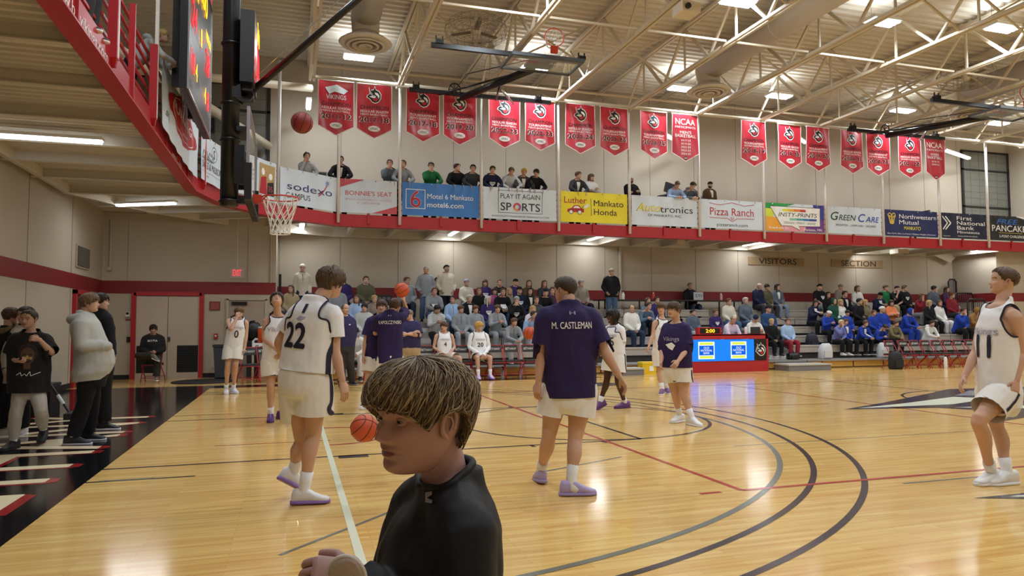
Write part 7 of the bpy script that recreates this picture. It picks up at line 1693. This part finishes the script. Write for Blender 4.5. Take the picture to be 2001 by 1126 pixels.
def headwear(D, kind):
    r = D['rig']; H = r.HM; k = kind
    if k in D['hair']: return D['hair'][k]
    out = []
    if k in ('cap', 'capback', 'flatcap'):
        b = hair_mesh(H, 'cap', .05, 28, 14, 0); s = 1 if k != 'capback' else -1; P = []
        for i in range(9):
            a = math.pi*(i/8-.5); P.append((math.sin(a)*.30, s*(.30+math.cos(a)*(.30 if k != 'flatcap' else .14))))
        b.prism([H @ V((x, y, .17)) for x, y in P], (H @ V((0, 0, .03)))-(H @ V((0, 0, 0)))); out.append((b, 'cap', 0))
        out.append((hair_mesh(H, 'fade', .02, 24, 10, .2), 'hair', 1))
    elif k == 'beanie': out += [(hair_mesh(H, 'beanie', .075, 28, 14, 0), 'beanie', 0), (hair_mesh(H, 'fade', .02, 24, 10, .2), 'hair', 1)]
    elif k in ('hoodup',): out.append((hood_mb(r, True), 'hood', 0))
    else:
        st = {'long': 'back', 'bun': 'back', 'bob': 'fringe'}.get(k, k); h = hair_mesh(H, st, .05 if st != 'balding' else .012, 30, 16, .5, len(D['hair'])*1.7)
        if st not in ('balding', 'fade'): hair_clumps(h, H, st, 70, .05, .3, .034, 3, 4)
        if k == 'long': long_hair(h, H, .85)
        if k == 'bob': long_hair(h, H, .05)
        if k == 'bun': h.sphere(H @ V((0, -.25, .55)), .032, 10)
        out.append((h, 'hair', 1))
    D['hair'][k] = [(b.mesh(n, [M_ANY], True), n, w) for b, n, w in out]; return D['hair'][k]
CL = {'blk': '#17171B', 'nvy': '#1E2440', 'gry': '#8F959B', 'lgr': '#B4B7B7', 'dgr': '#3B3D42', 'wht': '#DCDBD6', 'crm': '#CFC8B8', 'pur': '#35285E', 'blu': '#2340A0', 'lbl': '#9DB9DE', 'jean': '#4A6280', 'djn': '#28344A', 'grn': '#1F6A3E', 'dgn': '#1D4A3A', 'olv': '#56543F', 'pnk': '#B0588C', 'red': '#7E2229', 'org': '#D98052', 'brn': '#5B4630', 'tan': '#8F6B3C', 'cam': '#7A6E52', 'per': '#6F78B4', 'khk': '#A89878', 'tpe': '#857A70', 'slt': '#5A6470', 'plum': '#4A2A4A', 'dkh': '#6C6455', 'ljn': '#7C8CA0', 'crs': '#8A2A35', 'wpk': '#D9CBD6', 'dnm': '#5C7389', 'nv2': '#2C4670'}
HC = {'b': '#3A2A20', 'k': '#191513', 'd': '#5A4230', 'y': '#B79A62', 'w': '#C9C6C0', 'g': '#8C8884', 'r': '#6A4028', 'l': '#D8C79A', 'c': '#C79A4A'}
SK = {'a': '#C79F8A', 'p': '#CFA893', 't': '#B28A70', 'e': '#A07860'}
def spectator(loc, spec, label, rz=math.pi, s=1.0, group='spectators on the bleachers'):
    f = spec.split(); pose, yaw, top, pants, hair = f[:5]; ex = f[5:]; pitch = 0
    if ',' in yaw: yaw, pitch = yaw.split(',')
    fem = 1.0 if 'f' in ex else 0.0; g = 1.18 if 'big' in ex else (.92 if 'slim' in ex or fem else 1.0)
    D = arche(pose, int(yaw), int(pitch), fem, g, 'beard' in ex); hk, hc = hair.split(':')[:2]; sk = next((SK[e[1:]] for e in ex if e[0] == '_'), SK['a']); hm = hairm(HC[hc[0]])
    o = empty('person', loc, label, 'person', group, rz); o.scale = (s, s, s)
    oset(link('body', D['body'], o), skin(sk), M_LIP, hm, M_EYE, M_IRIS); tm = cloth(CL[top])
    tee = 'tee' in ex
    if tee:
        if D['tee'] is None: D['tee'] = top_mesh(D['rig'], hem=-.10, off=.024, loose=.9, sleeve=.8, sw=.026, voxel=.022, amp=.006, neck=1.02).mesh('top', [M_ANY], True)
    t = oset(link('t_shirt' if tee else 'sweater', D['tee'] if tee else D['long'], o), tm)
    oset(link('trousers', D['pants'], o), cloth(CL[pants]))
    for u, q in D['shoes']: sh = oset(link('shoe', u, o), mat('shoe_w' if 'ws' in ex else 'shoe_k', '#D5D5D5' if 'ws' in ex else '#222226', .5)); link('sole', q, sh)
    for me, n, w in headwear(D, hk):
        oset(link(n, me, o), hm if w else cloth(CL[hair.split(':')[2]] if hair.count(':') > 1 else CL['blk']) if n != 'hood' else tm)
    if 'hood' in ex:
        if 'hoodm' not in D: D['hoodm'] = hood_mb(D['rig'], False).mesh('hood', [M_ANY], True)
        oset(link('hood', D['hoodm'], o), tm)
    if 'pr' in ex:
        if 'prm' not in D:
            r = D['rig']; c = r.sp(.62)[0]; P = Print(c+r.fw*.35, -r.xs, r.up); P.poly([(-.09, .04), (.09, .04), (.08, -.02), (.0, -.10), (-.08, -.02)], WHITE, 1); P.rect(-.07, -.005, .07, .012, BLACK, 2); q = D['long']
            class _O: data = q
            project_print(P, _O, -r.fw, .012); D['prm'] = P.mb.mesh('chest_print', P.mats)
        link('chest_print', D['prm'], o)
    if 'cut' in ex: pass
    if 'inner' in ex or 'zip' in ex:
        kz = 'zip' if 'zip' in ex else 'inner'
        if kz not in D:
            r = D['rig']; c = r.sp(.62)[0]; P = Print(c+r.fw*.35, -r.xs, r.up); w = .045 if kz == 'inner' else .005; P.poly([(-w*1.4, .19), (w*1.4, .19), (w*.6, -.07), (-w*.6, -.07)], M_ANY, 1); q = D['long']
            class _Q: data = q
            project_print(P, _Q, -r.fw, .008); D[kz] = P.mb.mesh('shirt_front' if kz == 'inner' else 'zip', P.mats)
        oset(link('shirt_front' if kz == 'inner' else 'zip', D[kz], o), cloth(CL['wht'] if kz == 'inner' else CL['dgr']))
    return o
def row(x, k, dx=0.0):
    Y = 16.4+.72*k+.74; return V((at(x, 600, Y).x, Y, .71+.30*k+.03))
SEATED = '''590 T Thang 10 crm djn beanie:d:wht f zip|woman in white beanie and cream zip jacket standing by the thin black board
584 4 Sback -20 nvy blk short:g _p|older man in dark top below the woman in white beanie
568 3 Slap 25 khk djn long:d f|long-haired woman in khaki seated behind the player looking up
670 4 Slap 10 pur blk short:k|person in purple hoodie on the top row above the bald coach
659 3 Slap 20 gry blk balding:g|older man in glasses seated just left of the bald coach's head
697 2 Slap 15 lbl djn long:d f|smiling long-haired woman in pale blue right of the bald coach
714 4 Slap 0 olv dgr short:b big|man in olive sweater seated left of the black loudspeaker
731 2 Slap -10 tpe dgr back:y f hood|woman in taupe hoodie left of the two purple players
711 1 Slap 20 lgr gry mop:k hood|dark-haired youth in grey hoodie between the coach and the purple players
795 4 Sback -30 gry djn short:d hood|man in grey hoodie on the top row behind the raised ball
832 T Tstand 20,15 gry jean fade:g hood _t|man in grey sweatshirt and jeans standing on the top row
872 T Tstand -20,15 crm blk cap:g beard hood big|bearded man in dark cap and cream hoodie standing on the top row
853 4 Slap 0 blk blk short:b|dark-shirted person seated between the two standing men
843 3 Sknee 10 gry jean short:r hood pr big|man in grey hoodie with green print and jeans below the standing men
883 2 Slap 25 lbl djn bun:k f zip|smiling woman with tied dark hair and glasses in light blue jacket
850 1 Sphone -35,-15 lgr blk mop:k hood slim _t|black-haired youth in pale grey hoodie looking left over the phone
916 2 Slap -10 blk jean short:w inner|white-haired man in black jacket over a plaid shirt
911 4 Slap -5 crm gry beanie:g:gry f|person in grey beanie and patterned cream jacket on the top row
935 3 Slap 10 blk blk long:d f|long-haired woman in black beside the person in patterned jacket
947 4 Slap 5 pur blk bob:d f pr|brown-haired woman in purple T-shirt with white print on the top row
966 3 Slap 15 pnk dgr bob:b f|woman in bright pink jacket and glasses
976 4 Slap 0 blk blk fade:d pr big|tall man in black hoodie with small white print on the top row
953 2 Slap -45 pur djn long:w f pr|white-haired woman in purple sweater turning aside
978 3 Sknee 0 blk jean short:d pr|man in black hoodie with a white shield print and jeans
994 3 Slap 0 tpe gry long:y f|long blond-haired woman in taupe sweater
1006 4 Slap 0 pur blk cap:k big|man in black cap and purple jacket on the top row
1014 3 Slap -20 nvy djn cap:b pr|man in dark cap and navy shirt behind the grey beanie
1032 4 Slap 10 brn blk long:d f|woman with long brown hair on the top row right of the purple jacket
1034 3 Slap 15 blk blk long:k f inner|dark-haired woman in black clasping her hands
1062 4 Slap 0 dgr blk long:r f pr|brown-haired woman in glasses at the right end of that top row
1060 3 Sknee 20 blk blk cap:k|person in dark cap and black jacket leaning forward behind the navy shirt
1005 2 Schin 10 blk blk beanie:b:gry pr|person in grey beanie and black printed hoodie resting the chin on a hand
1047 2 Slap 0 dgr djn back:d f hood|woman with hair tied back in a charcoal hoodie
1040 1 Slap -10 wpk wht long:y f|blond girl in pink and white top above the flying ball
900 1 Slap -30 gry gry fringe:d zip slim|teenager in grey zip jacket behind the empty chair looking left
928 1 Slap -20 gry gry fringe:r slim|teenager in grey just behind the curly blond player
967 1 Sphone 10 gry gry mop:d zip slim|teenager in open grey jacket over a navy shirt
996 0 Sknee -20 gry lgr fringe:d zip slim|teenager in grey track suit leaning forward on the front row
1032 1 Sbent -30 lbl gry short:b slim|youth in pale blue top bent behind the flying ball
1078 3 Slap 20 plum blk short:b|spectator half hidden behind the big navy shirt's shoulder
1136 4 Sback -20 tpe blk short:g|person in taupe jacket on the top row right of the big navy shirt
1195 T Tstand -10 blk jean cap:b:khk hood big|man in beige cap and black hoodie standing on the top row
1232 1 Slap 10 wht djn balding:d|balding man in white shirt with papers on his lap
1249 2 Sbent -20 dnm djn short:b hood|person in blue denim jacket bending behind the balding man
1264 2 Slap -5 pur blk long:d f|woman in glasses and purple sweatshirt beside the balding man
1284 2 Sback 0 pur blk short:b|person in purple half hidden behind player number two
1348 T4 Slap -10 blk djn short:g|man in black seated at the laptop on the long table
1352 1 Slap -30 slt gry short:b slim|boy in dark vest with grey sleeves left of the scorer table
1396 1 Slap -5 pur dgr short:r slim pr|boy in purple hoodie with a white mascot print above the table clock
1422 2 Slap -30 crm jean short:r f|woman in cream striped sweater and jeans turning her head
1454 2 Slap 10 slt jean short:w|white-haired man in slate pullover and glasses
1412 0 Sknee 0,-10 wpk blk balding:g|grey-haired official in glasses behind the table clock
1462 0 Sphone 35,-30 wht blk cap:b:nvy|official in navy cap and white shirt bent over the scorer table
1499 1 Slap -10 nv2 dgr cap:b big|man in black cap and blue sweater right of the scorer table official
1481 4 Slap 20,-15 nvy dgr balding:w big|bald older man in navy jacket on the top row left of two women
1497 4 Slap 10,-10 olv dgr fringe:k f|woman with dark fringe in olive on the top row
1518 4 Slap -25 slt ljn long:k f inner|woman with long dark hair, grey plaid jacket and pale jeans
1505 0 Slap -20 blk blk fade:y slim|short-haired boy in black quarter-zip right beside the scorer table
1536 0 Slap 5 lbl crs short:d slim|boy in pale blue sweatshirt and dark red shorts on the front row
1600 4 Slap 0 blk gry cap:b pr tee big|man in black cap and black printed T-shirt on the top row
1641 4 Slap 15 tpe dgr cap:b:tpe hood big|man in taupe hoodie and cap on the top row beside the woman in white
1674 4 Slap -10 wht jean long:r f|brown-haired woman in white sweater and jeans on the top row
1584 2 Sphone 30,-25 nvy blk long:k f inner|dark-haired woman in dark jacket reading on her lap
1616 3 Slap 10 blk gry long:k f|dark-haired woman in black below the man in black T-shirt
1649 3 Slap 0 blk blk short:b inner|person in black jacket over a pale shirt
1640 2 Slap 10 wht blk long:y f|blond woman in glasses and white top
1688 2 Slap -5 cam blk long:y f|smiling blond woman in camouflage jacket
1712 3 Sphone 10,-20 nvy khk cap:k inner|man in navy puffer jacket and cap looking down
1612 1 Sphone -35,-35 blu blk capback:d:wht slim|youth in blue jacket with a white cap looking down
1627 2 Slap 20 dgn blk hoodup:k|hooded person in dark green behind the white cap
1653 1 Slap 20,-10 blu blk fringe:k slim|dark-haired youth in blue jacket on the second row
1677 2 Slap -20 blk blk short:k|dark-haired person in black behind the boys in blue
1631 0 Schin 10 per blk short:l slim ws|bleached blond boy in periwinkle hoodie resting his face on a hand
1649 0 Slap -5 blu blk fringe:d slim inner|brown-haired boy in blue jacket right of the bleached blond boy
1676 0 Sknee 5 blu blk mop:d slim inner|dark-haired boy in blue jacket clasping his hands
1704 0 Sbent 10,-50 blu blk short:b slim|boy in blue bent over with a hand on his head
1705 1 Slap 0 blu nvy short:r slim|boy in blue and navy jacket just above the bent boy
1721 1 Slap -25 blu blk capback:r:wht|youth in white cap and blue sweater
1737 0 Sknee -15 cam blk mop:d slim hood|boy in camouflage jacket leaning forward
1739 2 Scross 0 org nvy bob:b f|woman in orange sweater with folded arms
1729 4 Slap -50 grn khk cap:b:brn big|man in green polo and brown cap looking aside on the top row
1743 4 Schin 0 blk blk capback:b:blk tee|man in black T-shirt beside the green polo
1766 4 Slap -30 blk blk short:d hood pr big|man in black hoodie with a white print on the top row
1791 3 Schin -15 crs gry long:r f slim|girl in dark red top with long auburn hair
1762 1 Sknee -15 blu blu hoodup:b|boy with a bright blue hood up
1776 1 Slap -20 blk gry mop:k slim tee|boy in black T-shirt right of the blue hood
1806 0 Sknee 0 wht lgr mop:b hood slim|dark-haired boy in off-white hoodie on the front row
1813 2 Slap -35 blk blk long:y f|blond woman in black jacket beside the woman in white
1833 2 Slap 15 wht wht long:d f ws|woman in white sweater and white trousers
1821 4 Sside -70 slt nvy short:k|man in grey sweatshirt turned sideways on the top row
1848 4 Slap -10 plum gry long:b f|woman in dark plum top near the black guard rail
1858 3 Slap -25 crs dgr short:r slim|child in dark red plaid below the woman in plum
1869 1 Schin -5 blu blk short:b big|man in blue hoodie with a hand over his mouth
1897 1 Sphone -30,-20 tan djn hoodup:b|person in tan hooded jacket at the right end of the bleachers
694 C Sknee 15 wht wht mop:k slim|youth in white sweats seated on a chair behind the navy coach'''
for ln in SEATED.split('\n'):
    spec, label = ln.split('|'); x, k, rest = spec.split(' ', 2); x = int(x); s = .86 if 'slim' in rest and k in ('0', '1') and x > 1300 else (.96 if ' f' in rest else 1.0)
    if k == 'T':
        Y = 19.62; loc = V((at(x, 600, Y).x, Y, 1.48))
    elif k == 'T4': loc = V((at(x, 600, 20.6).x, 20.62, 1.95))
    elif k == 'C': loc = V((at(x, 680, 15.95).x, 15.97, .47))
    else: loc = row(x, int(k))
    if 1400 < x < 1470 and k == '0': loc.y = 17.0; loc.z = .76
    spectator(loc, rest, label, math.pi+random.uniform(-.12, .12), s)
RAIL = '''599 Tchin -20 lgr blk bun:k f|smiling woman with a hair bun and grey jacket behind the track rail
666 Trail -10,-10 blk blk short:k inner|man in black track jacket with hands on the red-cornered banner
763 Tchin 10 slt blk back:b hood|person in blue-grey hoodie with a hand at the mouth above the red-cornered banner
786 Trail 35 gry blk short:d|person in grey behind the white pole left of the blue banner
843 Tchin 20,-10 grn blk short:b|man in green jacket leaning his face on a hand
893 Trail -50 blk dgr short:b|man in black sweater looking right above the blue banner
923 Trail 15,-10 dgr blk short:k|man in glasses and charcoal sweater right of the black sweater
962 Trail 5 nvy blk mop:b hood pr|young man in navy hoodie with red lettering
999 Trail -5,-35 lgr blk short:d hood|young man in pale grey hoodie looking down at his phone
1023 Trail 10,-35 dgr blk short:c inner|bleached-haired young man in dark jacket looking at a phone
1047 Trail 50,-15 blk blk mop:b hood|young man in black hoodie leaning towards the others
1129 Trail -45 dgr blk short:d inner|man in dark grey jacket looking right above the yellow banner
1161 Tcross -30 wht blk bob:d f|woman in white top above the yellow banner
1240 Tcross 20 blk blk cap:d:wht beard hood|man in pale cap and black hoodie beside the white pole
1347 Tlow -35,-40 slt blk short:b hood|young man in slate hoodie hanging his arms over the rail
1317 Tlow 25,-60 lbl blk fade:d|person in bright pale blue top with head laid on the rail
1395 Thang 15,-10 brn blk flatcap:k:blk beard inner|bearded man in black flat cap and brown jacket'''
for ln in RAIL.split('\n'):
    spec, label = ln.split('|'); x, rest = spec.split(' ', 1); x = int(x); p = rest.split()[0]; Y = {'Trail': 18.86, 'Tchin': 18.9, 'Tlow': 18.95}.get(p, 19.0); X = at(x, 380, Y-.25).x; z = 4.5
    s = 1.0
    if x < 640: Y = 18.7; X = at(x, 330, Y).x
    spectator(V((X, Y, z)), rest, label, math.pi+random.uniform(-.1, .1), s, 'people leaning on the track rail')
# boy over the left arm of the track and the standing legs beside him
q = spectator(V((-.66, 9.75, 4.5)), 'Tlow -10,5 lgr blk fringe:y slim hood', 'boy in pale grey sweatshirt leaning over the red railing beside the scoreboard', -math.pi/2+.1, .9, 'people leaning on the track rail')
q = spectator(V((-.40, 6.45, 4.5)), 'Tstand 0 lgr dgr short:b', 'person in dark grey trousers standing at the railing on the upper left', -math.pi/2, 1.0, 'people leaning on the track rail')
# two players on the bench chairs and the man before the double doors
def seated_hero(loc, rz, label, yaw, pitch, kw, hair, sk='#CBA28B', s=1.05, g=.97):
    J = pose_joints('Sback'); J.update(kw); a = R(yaw); p = R(pitch); J['face'] = V((math.sin(a)*math.cos(p), math.cos(a)*math.cos(p), math.sin(p)))
    r = Rig(J, g, 1.0); o = empty('person', loc, label, 'person', None, rz); o.scale = (s, s, s); r.root, r.base = o, V()
    body_mesh(r, V(), .014, 34, 26, 0, (0, 1, 0), {'L': {'n': 6, 'curl': .5}, 'R': {'n': 6, 'curl': .5}}).build('body', [skin(sk), M_LIP, hairm(hair[1]), M_EYE, M_IRIS], o, smooth=True)
    h = hair_mesh(r.HM, hair[0], hair[2], 48, 24, .6, 3.0); hair_clumps(h, r.HM, hair[0], 150, hair[2], .3, .028, 9); h.build('hair', hairm(hair[1]), o, smooth=True); return r
p = at(868, 690, 15.95)
r = seated_hero(V((p.x, 15.95, .47)), math.pi, 'seated player in white number 4 jersey looking to his left', 50, 0, dict(knL=(-.30, .40, .09), anL=(-.30, .40, -.35), knR=(.14, .42, .09), anR=(.10, .36, -.34), wrL=(-.06, .26, .17), wrR=(.05, .28, .17)), ('fringe', '#4E3A2A', .05))
o = wear(r, top_mesh(r, hem=-.04, off=.024, loose=.8, sleeveless=True, voxel=.015, amp=.006, neck=1.02), 'jersey', M_JW); armhole(r, M_TRIM); back_print(r, o, [('4', .44, .07, .10, M_TRIM, .05, 0, 'number'), ('VIKINGS', .68, .25, .05, M_LAV, .02, 0, 'lettering')], True)
wear(r, trouser_mesh(r, .72, .022, .03, voxel=.015), 'shorts', M_SHW); socks(r, r.root, V(), M_SOCK, .15); put_shoes(r, r.root, V(), '#D8D4E4', k=1.05)
p = at(936, 690, 15.95)
r = seated_hero(V((p.x, 15.95, .47)), math.pi, 'seated player with curly blond hair and white long sleeves', -50, -8, dict(knL=(-.17, .43, .09), anL=(-.17, .42, -.34), knR=(.15, .43, .09), anR=(.13, .44, -.34), wrL=(-.02, .36, .12), wrR=(.03, .36, .13)), ('mop', '#C99F55', .07))
wear(r, top_mesh(r, hem=.0, off=.010, loose=.3, sleeve=1.9, sw=.012, voxel=.016), 'undershirt', M_JW); o = wear(r, top_mesh(r, hem=-.04, off=.030, loose=.8, sleeveless=True, voxel=.015, amp=.006, neck=1.02), 'jersey', M_JW); armhole(r, M_TRIM); back_print(r, o, [('20', .40, .15, .10, M_TRIM, .05, 0, 'number'), ('VIKINGS', .66, .25, .05, M_LAV, .02, 0, 'lettering')], True)
wear(r, trouser_mesh(r, .72, .022, .03, voxel=.015), 'shorts', M_SHW); socks(r, r.root, V(), M_SOCK, .15); put_shoes(r, r.root, V(), '#C3B3DC', mat('sole_violet', '#8E6FC0', .5), k=1.05)
r = seated_hero(V((-1.62, 17.9, .47)), math.pi+.1, 'bearded man in black lettered sweatshirt seated with crossed legs before the double doors', -10, -8, dict(knL=(-.14, .42, .09), anL=(-.12, .42, -.34), knR=(.30, .34, .20), anR=(-.06, .50, .20), toeR=(-.7, .5, -.3), wrL=(-.08, .34, .28), wrR=(.06, .36, .26)), ('mop', '#1C1613', .07), '#B98F78', 1.0, 1.08)
o = wear(r, top_mesh(r, hem=-.04, off=.026, loose=.9, sleeve=1.6, sw=.022, voxel=.016, amp=.008, neck=1.03), 'sweatshirt', M_BLKT); back_print(r, o, [('BOTA', .72, .22, .05, M_LET, .03, 0, 'lettering')], True); wear(r, trouser_mesh(r, 1.92, .018, .02, voxel=.016), 'trousers', cloth('#35362F')); put_shoes(r, r.root, V(), '#7C7468', k=1.0)
# ------------------------------------------------------------------ the boy close to the camera
def pt3(x, y, d): return CAM + ray(x, y)*d
HEADTOP[0] = .84
HB = pt3(821, 808, 1.352); SM = pt3(862, 1012, 1.36); f = V((-.97, -.22, 0)).normalized(); xr = V((f.y, -f.x, 0)); Z = V((0, 0, 1))
J = dict(head=HB, hh=V((.216, 0, 0)), face=V((-.905, -.41, -.07)), top=V((-.02, -.05, 1)), shL=SM-xr*.114+f*.01, shR=SM+xr*.128-f*.01, neck=SM+Z*.048-f*.012)
PEL = SM-Z*.40+f*.02
J.update(hipL=PEL-xr*.07, hipR=PEL+xr*.07, knL=PEL-xr*.08-Z*.30+f*.06, knR=PEL+xr*.08-Z*.30-f*.04, anL=V((PEL.x, PEL.y, .075))-xr*.08+f*.02, anR=V((PEL.x, PEL.y, .075))+xr*.08-f*.14, toeL=f, toeR=f)
J.update(elL=SM-xr*.165-Z*.205+f*.03, wrL=pt3(697, 1128, 1.26), elR=SM+xr*.16-Z*.2+f*.05, wrR=SM+xr*.10-Z*.24+f*.24)
r = Rig(J, .98, .80); base = V((PEL.x, PEL.y, 0)); root = empty('person', base, 'boy with blond-brown fringe in black long-sleeved shirt passing close to the camera', 'person'); r.root, r.base = root, base
B = body_mesh(r, base, .0065, 150, 120, 1.0, (.10, .93, -.30), {'L': dict(d=(-.80, .05, .10), pn=(.1, .75, -.55), th=(-.2, .3, .9), curl=.75, n=12, s=1.05), 'R': {'curl': .6, 'n': 8}}, True, 5, 22, False, 48, (.10, .30))
M_BSK = mat('skin_boy', '#B68F88', .5, spec=.35, var=.05, vscale=20, bump=.04, bscale=180)
B.build('body', [M_BSK, mat('lips_boy', '#A2665F', .4), mat('brow_boy', '#6B4F3E', .7), mat('eye_grey', '#8F8681', .25), mat('iris_brown', '#1F1714', .15)], root, smooth=True)
M_H1, M_H2, M_H3 = (mat('hair_boy%d' % i, c, .42, spec=.45, bump=.35, bscale=30, var=.25, vscale=16, stretch=(20, 20, 3)) for i, c in enumerate(('#6B553C', '#A08A66', '#523F2D')))
HAIRLINE['boy'] = ([0, .45, .8, 1.05, 1.25, 1.42, 1.62, 1.95, 2.4, 3.15], [.17, .15, .12, .04, -.03, .06, .11, .06, -.22, -.36])
h = hair_mesh(r.HM, 'boy', .075, 150, 70, .30, 4.0, 2)
for n, m, rad, sd, th in ((1900, 0, .0060, 3, .088), (850, 1, .0050, 5, .093), (900, 2, .0058, 8, .084)): hair_clumps(h, r.HM, 'boy', n, th, .50, rad, sd, 4, 1.0, .045, m, .22)
place_mb(h, base).build('hair', [M_H1, M_H2, M_H3], root, smooth=True)
b = MB()                                                           # lashes and lid creases
for s in (-1, 1):
    for k, (z, w, rr) in enumerate(((.010, .062, .0038), (-.024, .050, .0016), (.040, .064, .0014))):
        P = [r.HM @ V((s*.142+w*t, .256+.0665*math.sqrt(max(.05, 1-(w*t/.085)**2))*.985, z-.020*t*t*(1 if z > 0 else -1))) for t in [q/6 for q in range(-6, 7)]]
        b.tube([p-base for p in P], [r.hh*rr*(1-.7*abs(q/6)) for q in range(-6, 7)], 6)
b.build('eyelashes', mat('lash', '#2A1E1A', .6), root, smooth=True)
M_ATH = mat('shirt_black', '#0E0E12', .6, spec=.3, bump=.25, bscale=20)
o = wear(r, top_mesh(r, hem=-.2, off=.016, loose=.9, sleeve=1.95, sw=.012, voxel=.0085, amp=.008, seed=200, neck=1.035, crew=.011, f=9), 'long_sleeved_shirt', M_ATH)
me = o.data; vs = [tuple(v.co) for v in me.vertices]; fs = [tuple(p.vertices) for p in me.polygons]
for L in edge_loops(vs, fs):
    m = sum(L, V())/len(L)
    if (m-(r.neck-base)).length < .11:
        for _ in range(4): L = [(L[i-1]+L[i]*2+L[(i+1) % len(L)])/4 for i in range(len(L))]
        MB().tube(L+[L[0], L[1]], .0075, 10, cap=False).build('collar', M_ATH, root, smooth=True)
P = Print(local(r, .93)-xr*.10+f*.02-V((0, 0, 0)), f.cross(Z)*-1, Z); P.N = -xr
c = pt3(838, 972, 1.2)-base; d = ray(838, 972).normalized(); P = Print(c, _R, _U); P.poly([(-.006, -.008), (.006, -.010), (.007, -.004), (-.003, .0), (.006, .006), (.006, .012), (-.006, .010)], mat('mark_grey', '#8B8D93', .4), 1); project_print(P, o, d, .002); P.build('chest_mark', root)
wear(r, trouser_mesh(r, 1.93, .016, .02, voxel=.014), 'trousers', cloth('#1A1A1F')); put_shoes(r, root, base, '#2A2A2E', k=.85)
# what he carries
t = empty('pouch', pt3(679, 1128, 1.17), 'beige rounded pouch held in the hand of the boy close to the camera', 'pouch')
rs = []; X = _R*.9+_U*.25; X.normalize(); Y = _U-X*_U.dot(X); Y.normalize(); N = X.cross(Y)
for z, s in ((-.010, .80), (-.008, .95), (0, 1.0), (.008, .95), (.010, .80)): rs.append(sec(N*z, X, Y, .030*s, .036*s, 28, .85))
MB().rings(rs).build('pouch_body', mat('pouch_beige', '#A89686', .8, bump=.15, bscale=80), t, smooth=True)
MB().tube([X*.030*math.cos(a)+Y*.036*math.sin(a)+N*.004 for a in [2*math.pi*k/32 for k in range(34)]], .004, 8, cap=False).build('rim', mat('pouch_rim', '#C4BAB0', .6), t, smooth=True)
HEADTOP[0] = 1.0
bpy.data.scenes.remove(TMP)
